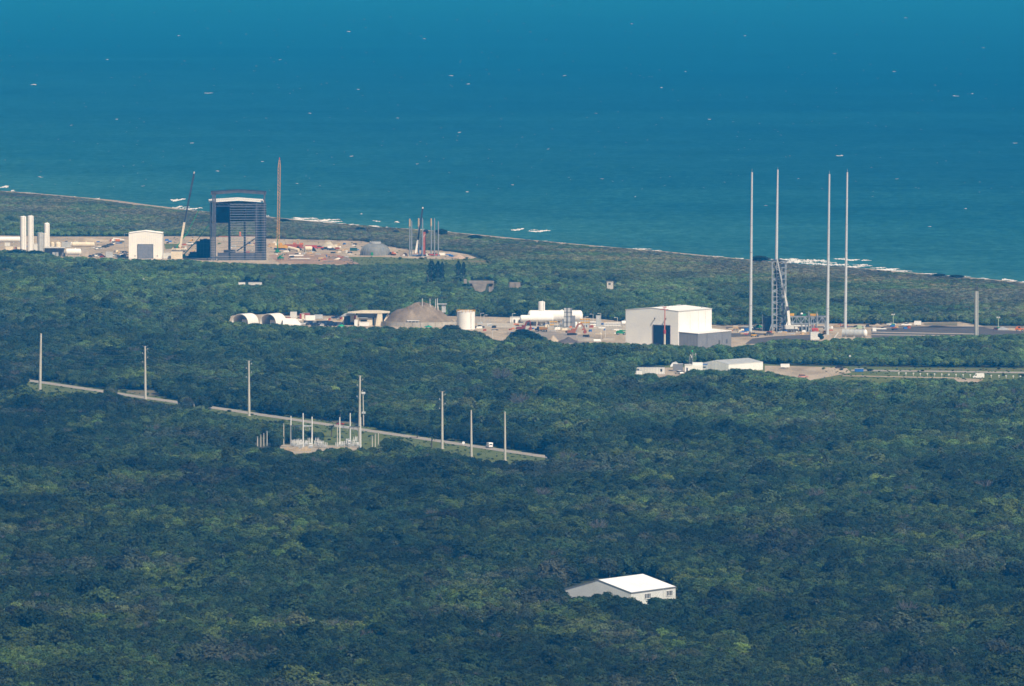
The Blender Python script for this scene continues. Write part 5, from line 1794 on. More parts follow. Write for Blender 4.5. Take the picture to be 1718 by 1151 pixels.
# pale green boom lift behind cylinder
def boom_lift(base, elbow, tip, label, m, sc=1.0, basket=True):
    L, k = at(*base)
    t = thing("boom_lift", label, "boom lift", L)
    p = lambda q: Vector(((q[0] - base[0]) * k, 0, (base[1] - q[1]) * k))
    part(t, "chassis", m, lambda b: b.prism([(-2.6, .6), (2.6, .6), (2.4, 1.3), (-2.4, 1.4)], -1.1, 1.1))
    part(t, "turret", m, lambda b: b.prism([(-1.8, 1.4), (1.4, 1.4), (1.0, 2.4), (-1.8, 2.6)], -1.0, 1.0))
    e, q = p(elbow), p(tip)
    part(t, "lower_boom", m, lambda b: b.beam((0, 0, 2.2), e, .75, .75))
    part(t, "upper_boom", m, lambda b: b.beam(e, q, .5, .5))
    if basket:
        o = part(t, "basket", DGREY, lambda b: b.box(q.x - .8, q.x + .8, -.6, .6, q.z - .2, q.z))
        for a in (-1, 1):
            part(o, "basket_rail", m, lambda b: b.beam((q.x + a * .8, -.6, q.z + .55), (q.x + a * .8, .6, q.z + .55), .1, 1.1))
    wheels(t, (-1.8, 1.8), 2.3, .55)
    return t


boom_lift((1443, 552.5), (1440, 547.5), (1424, 554.5), "pale green boom lift with lowered arm behind the grey cylinder", PALEGREEN)
box_trailer(1359, 1374, 557, 570, "white upright container half sunk in bushes before the launch mount", OFFWHITE, 4, R(6), name="shipping_container", cat="container", wheel=False)
L, k = at(1367, 558)
t = thing("fuel_bowser", "red and orange fuel bowser behind the white upright container", "bowser", L)
part(t, "tank_shell", RED, lambda b: b.lathe([(0.01, -2), (1.1, -1.9), (1.1, 1.9), (.01, 2)], 16, (0, 0, 1.9), 'x'), True)
part(t, "hose_locker", ORANGE, lambda b: b.box(1.2, 2.4, -1, 1, .8, 2.6))
wheels(t, (-1.2, 1.2), 2.0, .5)
L, k = at(1384, 562)
t = thing("tracked_loader", "yellow tracked loader parked at the foot of a lightning mast", "loader", L)
part(t, "body", YELLOW, lambda b: b.prism([(-1.5, .7), (1.5, .7), (1.5, 1.6), (.6, 1.9), (.5, 2.8), (-.9, 2.8), (-1.5, 1.9)], -1, 1))
part(t, "cab_window", GLASS, lambda b: b.box(-.6, .3, -1.04, -1.0, 1.9, 2.6))
for s_ in (-1, 1):
    part(t, "track", RUBBER, lambda b: b.prism([(-1.7, .1), (1.7, .1), (1.9, .5), (1.6, .9), (-1.6, .9), (-1.9, .5)], s_ * 1.0 - .25, s_ * 1.0 + .25))
part(t, "bucket", DGREY, lambda b: b.prism([(1.7, .1), (2.8, .1), (2.5, .5), (1.8, 1.3)], -1.2, 1.2))
# odd items on the apron
L, k = at(1234, 554)
t = thing("fuel_bowser", "small orange tanker trailer on the asphalt beside the annex", "bowser", L)
part(t, "tank_shell", TANP, lambda b: b.box(-1.8, 1.8, -.9, .9, 1.0, 2.6))
part(t, "top_hatch", OFFWHITE, lambda b: b.box(-1.6, 1.6, -.7, .7, 2.6, 2.9))
wheels(t, (-.9, .9), 2.0, .5)
L, k = at(1252.5, 556)
t = thing("equipment_bin", "small blue bin at the foot of the lightning mast", "bin", L)
part(t, "bin_body", BLUE, lambda b: b.prism([(-1.4, .2), (1.4, .2), (1.7, 2.2), (-1.7, 2.2)], -1, 1))
part(t, "skid", DGREY, lambda b: b.box(-1.3, 1.3, -.8, .8, 0, .2))
L, k = at(1252, 563.5)
t = thing("road_sign", "red and white board beside the orange digger on the sandy apron", "sign", L)
part(t, "board", RED, lambda b: b.box(-1.6, 1.6, -.06, .06, .9, 2.2))
part(t, "board_band", WHITE, lambda b: b.box(-1.5, 1.5, -.1, -.06, 1.7, 2.1))
for x in (-1.2, 1.2):
    part(t, "post", GALV, lambda b: b.beam((x, .1, 0), (x, .1, 2.2), .1))
L, k = at(1265, 565.5)
t = thing("small_digger", "yellow and black backhoe digger on the sandy apron strip", "digger", L, R(15))
part(t, "body", YELLOW, lambda b: b.prism([(-2, .8), (1.8, .8), (1.9, 1.5), (.6, 1.7), (-2, 1.8)], -.9, .9))
c_ = part(t, "cab", DGREY, lambda b: b.prism([(-1.2, 1.7), (.5, 1.7), (.3, 2.9), (-1.1, 2.9)], -.8, .8))
part(c_, "cab_window", GLASS, lambda b: b.box(-.9, .2, -.84, -.8, 1.95, 2.7))
part(t, "boom", DGREY, lambda b: [b.beam((-1.9, 0, 1.5), (-2.6, 0, 3.6), .35), b.beam((-2.6, 0, 3.6), (-4.0, 0, 1.4), .3)])
part(t, "front_bucket", DGREY, lambda b: b.prism([(2.2, .2), (3.2, .2), (2.9, .7), (2.3, 1.4)], -1.1, 1.1))
wheels(t, (-1.2, 1.4), 2.0, .6)
car(1289.5, 563, R(40), DGREY, "dark grey pickup on the sandy strip before the launch tower", None, "pickup", 1.2)
telehandler(1271, 552, R(190), "green telehandler behind the lightning mast by the service frame", GREEN, 1.1, (4.0, 2.6))
car(1262.5, 551, R(0), WHITE, "white van-like car behind the asphalt apron", None, sc=1.2)
# parked on the right
pile(1472, 548, 24, 5.5, "pale sandy spoil pile where the dark embankment begins", sand_m, .6, 31)
car(1495, 546, R(5), OFFWHITE, "white pickup beside the pale green lighting mast", None, "pickup", 1.1)
car(1520.5, 547, R(4), WHITE, "white pickup between lighting mast and white box", None, "pickup", 1.2)
box_trailer(1534, 1545.5, 538.5, 547, "white box trailer at the end of the sandy spit", WHITE, 2.5, R(-5))
L, k = at(1467, 556)
t = thing("white_container", "white cabinet on the asphalt beside the pale spoil pile", "cabinet", L)
part(t, "casing", WHITE, lambda b: b.box(-1.2, 1.2, -1, 1, .2, 2.4))
part(t, "base", CONC, lambda b: b.box(-1.4, 1.4, -1.2, 1.2, 0, .2))
L, k = at(1479, 553)
t = thing("white_container", "long pale skid of pipes lying on the embankment", "pipes", L)
for i in range(4):
    part(t, "pipe", OFFWHITE, lambda b: b.cyl((-11 * k, i * .9 - 1.5, .45), (8 * k, i * .9 - 1.5, .45), .42, .42, 10), True)
part(t, "end_stop", DGREY, lambda b: b.box(-11.5 * k, -11 * k, -2, 2, 0, 1.2))
# thick grey column
L, k = at(1638, 566)
t = thing("concrete_column", "thick grey column with dark stub top beside the embankment", "column", L)
hC, wC = (566 - 488.5) * k, 7.2 * k
for i in range(6):
    part(t, "column_segment", mat("column_grey", (.47, .48, .44), .7, var=.08), lambda b: b.cyl((0, 0, hC * i / 6), (0, 0, hC * (i + 1) / 6 - .05), wC / 2 * (1 - .012 * i), wC / 2 * (1 - .012 * (i + 1)), 14), True)
for a in range(5):
    part(t, "anchor_bar", DGREY, lambda b: b.cyl((wC * .3 * math.cos(a * 1.26), wC * .3 * math.sin(a * 1.26), hC - .3), (wC * .3 * math.cos(a * 1.26), wC * .3 * math.sin(a * 1.26), hC + 4.2), .18, .14, 6))
part(t, "rebar_hoop", DGREY, lambda b: [b.lathe([(wC * .28, hC + z), (wC * .33, hC + z), (wC * .33, hC + z + .25), (wC * .28, hC + z + .25)], 12) for z in (.8, 2.4, 3.8)])
part(t, "ladder", GALV, lambda b: b.beam((wC * .25, -wC * .52, 0), (wC * .25, -wC * .5, hC), .3))
L, k = at(1682, 554)
t = thing("pitched_tent", "small grey pitched tent next to the pale green lighting mast", "tent", L)
part(t, "canvas", LGREY, lambda b: b.prism([(-3.2, .8), (0, 2.4), (3.6, .8), (3.6, 0), (-3.2, 0)], -2, 2))
part(t, "ridge_pole", GALV, lambda b: b.beam((0, -2.2, 2.4), (0, 2.2, 2.4), .12))
car(1672, 554, R(0), mat("car_maroon", (.10, .02, .03), .4), "dark red car at the foot of the lighting mast near the column", None, sc=1.0)
L, k = at(1711, 556)
t = thing("orange_loader", "orange loader parked where the embankment ends past the grey tent", "loader", L)
part(t, "body", ORANGE, lambda b: b.prism([(-3, .9), (2.4, .9), (2.6, 1.9), (.4, 2.1), (.3, 3.3), (-1.6, 3.3), (-3, 2.2)], -1.2, 1.2))
part(t, "cab_window", GLASS, lambda b: b.box(-1.2, .1, -1.24, -1.2, 2.2, 3.1))
part(t, "bucket", RUST, lambda b: b.prism([(2.8, .1), (4.2, .1), (3.8, .7), (2.9, 1.7)], -1.5, 1.5))
wheels(t, (-1.7, 1.6), 2.6, .75)

# ---------------------------------------------------------------- communications yard
def long_cabin(x0, x1, ytop, ybase, label, rz, depth=3.0, roof=None, m=None):
    L, k = at((x0 + x1) / 2, ybase)
    ln, h = (x1 - x0) * k / math.cos(rz), (ybase - ytop) * k
    t = thing("site_cabin", label, "cabin", L, rz)
    part(t, "wall", m or OFFWHITE, lambda b: b.box(-ln / 2, ln / 2, -depth / 2, depth / 2, .2, h))
    part(t, "roof", roof or NAVY, lambda b: b.prism([(-ln / 2 - .1, h), (ln / 2 + .1, h), (ln / 2 + .1, h + .15), (-ln / 2 - .1, h + .15)], -depth / 2 - .15, depth / 2 + .15))
    part(t, "skirt", DGREY, lambda b: b.box(-ln / 2 + .1, ln / 2 - .1, -depth / 2 + .1, depth / 2 - .1, 0, .2))
    for i in range(int(ln / 1.7)):
        x = -ln / 2 + .4 + i * 1.7
        part(t, "wall_batten", LGREY, lambda b: b.box(x, x + .14, -depth / 2 - .06, -depth / 2, .25, h - .05))
    part(t, "door", NAVY, lambda b: b.box(-ln / 2 + 1.5, -ln / 2 + 2.6, -depth / 2 - .1, -depth / 2 - .06, .3, h * .72))
    part(t, "window", GLASS, lambda b: b.box(ln / 2 - 2.4, ln / 2 - 1.3, -depth / 2 - .1, -depth / 2 - .06, h * .4, h * .75))
    return t


long_cabin(1065, 1115, 615.5, 628, "long white panelled cabin with dark roof beside the satellite dish", R(-4), 3.2)
box_trailer(1068, 1077, 622, 630, "small white annex box before the long panelled cabin", WHITE, 2, 0, name="white_container", cat="container", wheel=False)
L, k = at(1130, 622)
t = thing("satellite_dish", "white satellite dish antenna tilted to the sky in the communications yard", "satellite dish", L)
dc = Vector((0, 0, 11.0 * k))
ax = Vector((-.55, -.35, .76)).normalized()
u_ = ax.orthogonal().normalized()
w_ = ax.cross(u_)
b = MB()
rr_, nn_ = 6.6 * k, 24
vs = [dc - ax * rr_ * .28]
for i in range(1, 6):
    f = i / 5
    for j in range(nn_):
        q = 2 * math.pi * j / nn_
        vs.append(dc - ax * rr_ * .28 * (1 - f * f) + (u_ * math.cos(q) + w_ * math.sin(q)) * rr_ * f)
fs = [(0, 1 + j, 1 + (j + 1) % nn_) for j in range(nn_)]
for i in range(4):
    for j in range(nn_):
        a0, a1 = 1 + i * nn_ + j, 1 + i * nn_ + (j + 1) % nn_
        fs.append((a0, a0 + nn_, a1 + nn_, a1))
b.add(vs, fs)
b.build("reflector", WHITE, t, True)
part(t, "pedestal", LGREY, lambda b: b.cyl((0, 0, 0), dc - ax * rr_ * .3, .45, .3, 10))
part(t, "feed_horn", GALV, lambda b: [b.cyl(dc + ax * rr_ * .55, dc + ax * rr_ * .7, .25, .2, 8)] + [b.beam(dc + (u_ * math.cos(q) + w_ * math.sin(q)) * rr_ * .95, dc + ax * rr_ * .6, .08) for q in (0, 2.1, 4.2)])
L, k = at(1136, 623)
t = thing("site_cabin", "grey cabin partly behind the satellite dish", "cabin", L)
part(t, "wall", GREY, lambda b: b.box(-2.4, 3.4, 0, 3, .2, 4.2))
part(t, "roof", OFFWHITE, lambda b: b.box(-2.6, 3.6, -.2, 3.2, 4.2, 4.4))
part(t, "skirt", DGREY, lambda b: b.box(-2.3, 3.3, .1, 2.9, 0, .2))
part(t, "rooftop_unit", OFFWHITE, lambda b: b.box(-.8, .3, 1, 2, 4.4, 5.1))
car(1139, 628, R(-60), WHITE, "white pickup parked before the grey cabin", None, "pickup", 1.2)
L, k = at(1166, 625)
t = thing("flat_roof_building", "low white flat roofed building carrying two thin antenna masts", "building", L)
part(t, "wall", WHITE, lambda b: b.box(-17 * k, 13 * k, 0, 8, 0, 12.5 * k))
part(t, "upper_block", WHITE, lambda b: b.box(-4 * k, 13.2 * k, 1, 7, 12.5 * k, 16.2 * k))
part(t, "roof_edge", OFFWHITE, lambda b: b.box(-17.3 * k, -4 * k, -.2, 8.2, 12.5 * k, 13.1 * k))
part(t, "door", NAVY, lambda b: b.box(-14.5 * k, -12 * k, -.08, 0, 0, 8 * k))
part(t, "vehicle_bay", LGREY, lambda b: b.box(13.1 * k, 22 * k, 0, 6, 0, 12.6 * k))
part(t, "window", GLASS, lambda b: b.box(13.5 * k, 18 * k, -.08, 0, 8 * k, 10 * k))
part(t, "bay_roof", BLUE, lambda b: b.box(13.3 * k, 21 * k, .2, 6.2, 12.6 * k, 13.6 * k))
for i, (x, yt) in enumerate(((1157, 594.5), (1161.5, 589))):
    L, k = at(x, 622)
    h = (622 - yt) * k
    t = thing("antenna_mast", ["shorter thin antenna mast over the low white building", "taller thin antenna mast with green light and small dish"][i], "antenna", L)
    for a in range(3):
        xo, yo = .45 * math.cos(a * 2.1), .45 * math.sin(a * 2.1)
        part(t, "mast_leg", GALV, lambda b: b.cyl((xo, yo, 0), (xo * .7, yo * .7, h * .93), .1, .08, 6))
    part(t, "lacing", GALV, lambda b: [b.beam((.45 * math.cos(q * 2.1), .45 * math.sin(q * 2.1), z), (.45 * math.cos((q + 1) * 2.1), .45 * math.sin((q + 1) * 2.1), z + .6), .07) for q in range(3) for z in np.arange(.3, h * .9, 1.2)])
    if i:
        part(t, "beacon", mat("green_beacon", (.02, .6, .2), .4), lambda b: b.lathe([(.01, h - .5), (.45, h - .3), (.45, h + .2), (.01, h + .5)], 10), True)
        part(t, "small_dish", WHITE, lambda b: b.lathe([(.01, 0), (.7, .25), (1.0, .6)], 14, (1.6, -.2, h * .82), 'x'))
        part(t, "dish_arm", GALV, lambda b: b.beam((0, 0, h * .82), (1.7, -.2, h * .82), .15))
    else:
        part(t, "panel_antenna", WHITE, lambda b: [b.box(.5, .8, -.3, .3, h * .9, h), b.box(1.0, 1.5, -.3, .3, h * .78, h * .92)])
# long gabled store
L, k = at(1184, 626)
yaw = R(-40)
t = thing("long_store", "long white store with grey low pitched roof in the communications yard", "building", P(1172, 612), yaw)
flS, slS = 15.5, 46.0
t.location = P(1262, 624) - Vector((0, 0, 0))
yaw = R(-21)
t.rotation_euler = (0, 0, 0)
X_ = lambda p: (p - 1262) * k
Z_ = lambda p: (624 - p) * k
k = MPP(624)
front = [(-92, 8.5), (-62, 8.5), (21, 12.5)]
# built from real corner points: eave line rises toward the tall end wall
ca, cb_ = Vector((X_(1174), 9, 0)), Vector((X_(1222), -4, 0))
cc_ = Vector((X_(1282), 23, 0))
cd = cc_ + ca - cb_
ha = 4.6
hr = 6.6
mid1, mid2 = (ca + cb_) / 2, (cc_ + cd) / 2
part(t, "front_wall", WHITE, lambda b: b.corr((cb_.x, cb_.y), (cc_.x, cc_.y), 0, lambda s_: ha, 1.0, .08))
part(t, "gable_wall", WHITE, lambda b: b.corr((ca.x, ca.y), (cb_.x, cb_.y), 0, lambda s_: ha + (hr - ha) * (1 - abs(2 * s_ - 1)), 1.0, .08))
part(t, "gable_wall", WHITE, lambda b: b.corr((cc_.x, cc_.y), (cd.x, cd.y), 0, lambda s_: ha + (hr - ha) * (1 - abs(2 * s_ - 1)), 1.0, .08))
part(t, "rear_wall", WHITE, lambda b: b.corr((cd.x, cd.y), (ca.x, ca.y), 0, lambda s_: ha, 1.0, .08))
up = Vector((0, 0, 1))
part(t, "roof_slope", LGREY, lambda b: b.add([cb_ + up * (ha + .1), cc_ + up * (ha + .1), mid2 + up * (hr + .1), mid1 + up * (hr + .1)], [(0, 1, 2, 3)]))
part(t, "roof_slope", LGREY, lambda b: b.add([mid1 + up * (hr + .1), mid2 + up * (hr + .1), cd + up * (ha + .1), ca + up * (ha + .1)], [(0, 1, 2, 3)]))
part(t, "eave_trim", OFFWHITE, lambda b: b.beam(cb_ + up * ha, cc_ + up * ha, .2, .35))
# sandy yard things
box_trailer(1309.5, 1324.5, 610.5, 618.5, "white box trailer at the back of the sandy yard", WHITE, 2.4, R(3))
box_trailer(1434, 1448.5, 618.5, 624, "blue container at the end of the sandy yard", BLUE, 2.4, R(2), name="shipping_container", cat="container", wheel=False)
car(1409, 618.5, R(5), RUBBER, "black car at the back edge of the sandy yard", None, sc=1.2)
car(1347.5, 634, R(10), mat("car_salmon", (.5, .25, .2), .5), "pale red car half behind bushes of the sandy yard", None, sc=1.3)
L, k = at(1047, 627)
t = thing("garden_canopy", "small blue pop-up canopy among the trees beside the long cabin", "canopy", L)
part(t, "roof", BLUE, lambda b: b.add([(-1.6, -1.6, 2.4), (1.6, -1.6, 2.4), (1.6, 1.6, 2.4), (-1.6, 1.6, 2.4), (0, 0, 3.5)], [(0, 1, 4), (1, 2, 4), (2, 3, 4), (3, 0, 4)]))
for x in (-1.5, 1.5):
    for y in (-1.5, 1.5):
        part(t, "leg", GALV, lambda b: b.beam((x, y, 0), (x, y, 2.45), .08))
van(1641.5, 634.8, R(183), "white delivery van on the verge beside the row of small marker posts", 1.12)
fx = [1508, 1520, 1532.5, 1544, 1556, 1568, 1580, 1592, 1604, 1616, 1628, 1663, 1676, 1688, 1700, 1712]
for i, x in enumerate(fx):
    y = 628.5 + (x - 1508) * .0275
    L, k = at(x, y + 1.5)
    t = thing("marker_post", "short white marker post in the row along the straight verge", "post", L, 0, "short white marker posts along the verge")
    part(t, "post", OFFWHITE, lambda b: b.cyl((0, 0, 0), (0, 0, 1.3), .16, .16, 8))
    part(t, "cap", WHITE, lambda b: b.box(-.4, .4, -.3, .3, 1.2, 1.75))

# ---------------------------------------------------------------- straight road: poles, van, sign
def utility_pole(base, top, label, arms=True, wpx=5.0, group="tall concrete power poles along the road", x_arm=True):
    L, k = at(*base)
    h, dx = (base[1] - top[1]) * k, (top[0] - base[0]) * k
    t = thing("utility_pole", label, "power pole", L, 0, group)
    part(t, "shaft", POLEC, lambda b: b.cyl((0, 0, 0), (dx, 0, h), wpx * k / 2, wpx * k * .30, 10), True)
    part(t, "ground_collar", CONC, lambda b: b.cyl((0, 0, 0), (0, 0, .3), wpx * k * .8, None, 10))
    if arms:
        for s_ in (-1, 1):
            part(t, "top_bracket", GALV, lambda b: b.beam((dx, 0, h - .6), (dx + s_ * 1.5, 0, h + .3), .14))
        for i, f in enumerate((.93, .85, .77, .69)):
            s_ = -1 if i % 2 else 1
            o = part(t, "insulator_arm", GALV, lambda b: b.beam((dx * f, 0, h * f), (dx * f + s_ * 1.5, 0, h * f + .3), .13))
            part(o, "insulator", LGREY, lambda b: b.lathe([(.16, 0), (.24, .15), (.14, .3), (.24, .45), (.14, .6), (.22, .75)], 8, (dx * f + s_ * 1.4, 0, h * f + .2)))
    return t


utility_pole((67, 655), (69, 559.5), "bare concrete pole farthest up the road from the substation", False, 5.2)
utility_pole((244, 670), (243.5, 580.5), "concrete pole with side insulators by the bare roadside clearing", True, 4.4)
utility_pole((418, 698), (417.5, 605), "concrete pole with side insulators at the road before the substation", True, 4.6)
utility_pole((603, 748), (604, 630), "tallest concrete pole with side insulators standing at the substation", True, 4.8)
utility_pole((742, 753), (742, 656.5), "concrete pole with side insulators past the substation near a palm", True, 4.6)
utility_pole((791, 767), (790.5, 688), "plain concrete pole beside the round white road sign", False, 4.2)
utility_pole((847.5, 773), (847, 690.5), "plain concrete pole past the white van on the road", False, 4.2)
pole_tops = [((69, 559.5), (67, 655)), ((243.5, 580.5), (244, 670)), ((417.5, 605), (418, 698)), ((604, 630), (603, 748)), ((742, 656.5), (742, 753))]
for i in range(len(pole_tops) - 1):
    (a, ab), (c, cb2) = pole_tops[i], pole_tops[i + 1]
    la, ka = at(*ab)
    lc, kc = at(*cb2)
    t = thing("power_line", "thin power wires strung between %s" % ["the bare pole and the clearing pole", "the clearing pole and the pole before the substation", "the pole before the substation and the tallest pole", "the tallest pole and the pole near the palm"][i], "wire", la)
    for s_, f in ((1, .93), (-1, .85), (1, .77), (-1, .69)):
        A = Vector((s_ * 1.4, 0, (ab[1] - a[1]) * ka * f))
        B = (lc - la) + Vector((s_ * 1.4, 0, (cb2[1] - c[1]) * kc * f))

        def wire(b):
            pr = None
            for j in range(15):
                u = j / 14
                q = A.lerp(B, u) - Vector((0, 0, 3.2 * 4 * u * (1 - u)))
                if pr is not None:
                    b.cyl(pr, q, .022, .022, 4, False)
                pr = q
        part(t, "wire", GALV, wire)
van(821, 751.5, R(105), "white van driving along the straight road between two plain poles", 1.05)
L, k = at(777.5, 748)
t = thing("road_sign", "round white road sign on a short post beside the road", "sign", L)
part(t, "post", GALV, lambda b: b.beam((0, 0, 0), (0, 0, 1.2), .12))
part(t, "disc", WHITE, lambda b: b.cyl((0, -.1, 1.5), (0, -.05, 1.5), .75, .75, 18))
L, k = at(610, 716)
t = thing("flood_light_mast", "short mast with white box top beside the tallest pole", "lamp post", L)
part(t, "pole", POLEC, lambda b: b.cyl((0, 0, 0), (-.3, 0, 58 * k), .32, .26, 8))
part(t, "lamp_box", OFFWHITE, lambda b: b.box(-1.1, .9, -.6, .6, 55.5 * k, 58.5 * k))
part(t, "lamp_shade", GALV, lambda b: b.box(-.8, .6, -.4, .4, 54 * k, 55.5 * k))
part(t, "lower_cabinet", LGREY, lambda b: b.box(-1.0, 1.0, -.7, .7, 22 * k, 25.5 * k))
car(571, 713, R(-25), RED, "red car on the road shoulder behind the substation", None, sc=.9)

# ---------------------------------------------------------------- substation
STG = "galvanised frames and posts of the substation"
def h_frame(xs_, ytops, ybases, ybar, label):
    L, k = at(xs_[0], ybases[0])
    t = thing("gantry_frame", label, "gantry", L)
    tops = []
    for x, yt, yb in zip(xs_, ytops, ybases):
        Lp, kp = at(x, yb)
        o = Lp - L
        h = (yb - yt) * kp
        part(t, "gantry_column", OFFWHITE, lambda b: b.cyl((o.x, o.y, 0), (o.x, o.y, h), .42, .30, 10), True)
        tops.append((o, (yb - ybar) * kp))
    for (o0, z0), (o1, z1) in zip(tops[:-1], tops[1:]):
        part(t, "gantry_beam", LGREY, lambda b: b.beam((o0.x, o0.y, z0), (o1.x, o1.y, z1), .5, .6))
        for f in (.3, .7):
            q = Vector((o0.x, o0.y, z0)).lerp(Vector((o1.x, o1.y, z1)), f)
            part(t, "hanging_insulator", GALV, lambda b: b.cyl(q, q - Vector((0, 0, 2.2)), .13, .13, 6))
    return t


h_frame([488, 508.5, 523.5], [698, 693, 699], [748, 750, 748], 714.5, "three column pale gantry frame over the sandy end of the substation")
h_frame([570, 587.5, 605], [700, 693, 700], [746, 744, 752], 716, "three column pale gantry frame below the tallest power pole")
for i, (x, yt, yb, lab) in enumerate(((476, 711, 748, "slim pale post at the sandy corner of the substation"), (566, 713, 747, "slim pale post beside the second gantry frame"),
                                      (432, 733, 750, "shortest post of four behind the trees"), (437.5, 730, 750, "second post of four behind the trees"), (442.5, 727.5, 749, "third post of four behind the trees"),
                                      (448, 724, 748, "tallest post of four behind the trees"), (624.5, 731.5, 750, "shortest of three posts past the substation"), (629.5, 728, 750, "middle one of three posts past the substation"),
                                      (634.8, 725, 749, "thickest of three posts past the substation"))):
    L, k = at(x, yb)
    t = thing("substation_post", lab, "post", L, 0, STG)
    h = (yb - yt) * k
    part(t, "post", POLEC, lambda b: b.cyl((0, 0, 0), (0, 0, h), .30, .22, 8))
    part(t, "cap", GALV, lambda b: b.box(-.35, .35, -.35, .35, h, h + .2))
rs = random.Random(4)
gear = [(492, 749), (497, 750), (501, 748.5), (505, 750.5), (512, 749.5), (516, 748), (530, 751), (537, 752), (546, 752), (566, 751), (572, 750), (578, 749.5), (584, 748.5), (592, 749), (598, 750), (602, 751)] + [(rs.uniform(490, 545), rs.uniform(747, 753)) for _ in range(9)] + [(rs.uniform(562, 604), rs.uniform(745, 751)) for _ in range(9)]
for i, (x, y) in enumerate(gear):
    L, k = at(x, y)
    t = thing("circuit_breaker", "grey three pole circuit breaker among the substation gear", "breaker", L, rs.uniform(-.3, .3), "circuit breakers on the substation gravel")
    h = rs.uniform(2.2, 4.2)
    part(t, "support_frame", LGREY, lambda b: [b.beam((s_, 0, 0), (s_, 0, h * .5), .16) for s_ in (-.9, .9)] + [b.beam((-1.1, 0, h * .5), (1.1, 0, h * .5), .22)])
    for s_ in (-.8, 0, .8):
        part(t, "bushing", OFFWHITE, lambda b: b.lathe([(.14, 0), (.24, .2), (.13, .4), (.24, .6), (.13, .8), (.22, 1.0), (.1, h * .55)], 8, (s_, 0, h * .5)))
    part(t, "control_box", LGREY, lambda b: b.box(-.35, .35, -.4, 0, .5, 1.4))
for i, (x, y, w_, h_, lab) in enumerate(((505, 752, 4, 15, "tall grey transformer in the first gantry bay"), (521.5, 752, 7, 9, "squat pale transformer beside the first gantry"), (586, 751, 4, 13, "tall pale transformer in the second gantry bay"))):
    L, k = at(x, y)
    t = thing("transformer", lab, "transformer", L)
    w, h = w_ * k / 2, h_ * k
    part(t, "tank", OFFWHITE, lambda b: b.box(-w, w, -.9, .9, .3, h * .6))
    for j in range(5):
        xx = -w + 2 * w * j / 4
        part(t, "radiator_fin", LGREY, lambda b: b.box(xx - .08, xx + .08, -1.4, -.9, .5, h * .5))
    part(t, "conservator", OFFWHITE, lambda b: b.cyl((-w * .8, 0, h * .85), (w * .8, 0, h * .85), .4, .4, 10))
    part(t, "bushing", LGREY, lambda b: [b.cyl((xx, 0, h * .6), (xx, 0, h), .12, .09, 8) for xx in (-w * .6, w * .6)])
    part(t, "plinth", CONC, lambda b: b.box(-w - .4, w + .4, -1.5, 1.2, 0, .3))
L, k = at(500, 757)
t = thing("retaining_wall", "sandy block retaining wall at the substation edge", "wall", L)
for i in range(10):
    x0 = (-30 + 5.2 * i) * k
    part(t, "wall_block", mat("sandstone_block", (.46, .36, .24), .85, var=.2), lambda b: b.box(x0 + .03, x0 + 5.2 * k - .03, -.4 - .25 * i, .4 - .25 * i, -.05, 1.2 + .5 * ((i * 7) % 3)))
# ---------------------------------------------------------------- works site: tall steel building under construction
L, k = at(400, 437.5)
t = thing("steel_frame_building", "tall unfinished steel framed building with open front and white roof strip", "building", L, R(3))
X_ = lambda p: (p - 400) * k
Z_ = lambda p: (437.5 - p) * k
FRM = mat("primer_grey_steel", (.085, .09, .115), .6, var=.2, scale=.3)
FRMD = mat("dark_primer_steel", (.035, .04, .055), .7, var=.3, scale=.3)
GIRT = mat("galvanised_girt", (.26, .29, .34), .5, .2, var=.12)
ln_ = 42.0
# corner and intermediate columns
for xx, w_, yt in ((357.5, 2.6, 322), (444, 2.6, 322), (361.0, 3.0, 324), (430.5, 2.6, 341), (386.5, 1.5, 347), (412, .9, 341)):
    part(t, "column", FRM if w_ > 1.6 else FRMD, lambda b: b.box(X_(xx) - w_ * k / 2, X_(xx) + w_ * k / 2, .3, 1.6, 0, Z_(yt)))
for xx in (355, 386, 412, 445):
    part(t, "rear_column", FRMD, lambda b: b.box(X_(xx) - .6, X_(xx) + .6, ln_ - 1, ln_, 0, Z_(336)))
for yy in (14, 28):
    for xx in (355, 445.5):
        part(t, "side_column", FRMD, lambda b: b.box(X_(xx) - .5, X_(xx) + .5, yy - .5, yy + .5, 0, Z_(338)))
# gabled portal beam
part(t, "portal_beam", FRM, lambda b: [b.beam((X_(354), .9, Z_(324)), (X_(400), .9, Z_(320.6)), 1.2, 2.6), b.beam((X_(400), .9, Z_(320.6)), (X_(447), .9, Z_(324)), 1.2, 2.6)])
part(t, "portal_cap", FRMD, lambda b: [b.beam((X_(354), .9, Z_(321)), (X_(400), .9, Z_(318)), 1.6, .5), b.beam((X_(400), .9, Z_(318)), (X_(447), .9, Z_(321)), 1.6, .5)])
# roof
for s_ in (-1, 1):
    def rf(b):
        xe = X_(351.5) if s_ < 0 else X_(443)
        b.add([(xe, 4, Z_(340)), (X_(400), 4, Z_(337)), (X_(400), ln_, Z_(337)), (xe, ln_, Z_(340)), (xe, 4, Z_(337.2)), (X_(400), 4, Z_(334.2)), (X_(400), ln_, Z_(334.2)), (xe, ln_, Z_(337.2))],
              [(0, 3, 2, 1), (4, 5, 6, 7), (0, 1, 5, 4), (1, 2, 6, 5), (2, 3, 7, 6), (3, 0, 4, 7)])
    part(t, "roof_panel", WHITE, rf)
part(t, "eave_truss", FRM, lambda b: [b.beam((X_(355) + (X_(445) - X_(355)) * i / 24, 3, Z_(341.2)), (X_(355) + (X_(445) - X_(355)) * (i + 1) / 24, 3, Z_(346) if i % 2 else Z_(341.2)), .35) for i in range(24)] + [b.beam((X_(355), 3, Z_(346)), (X_(445), 3, Z_(346)), .5)])
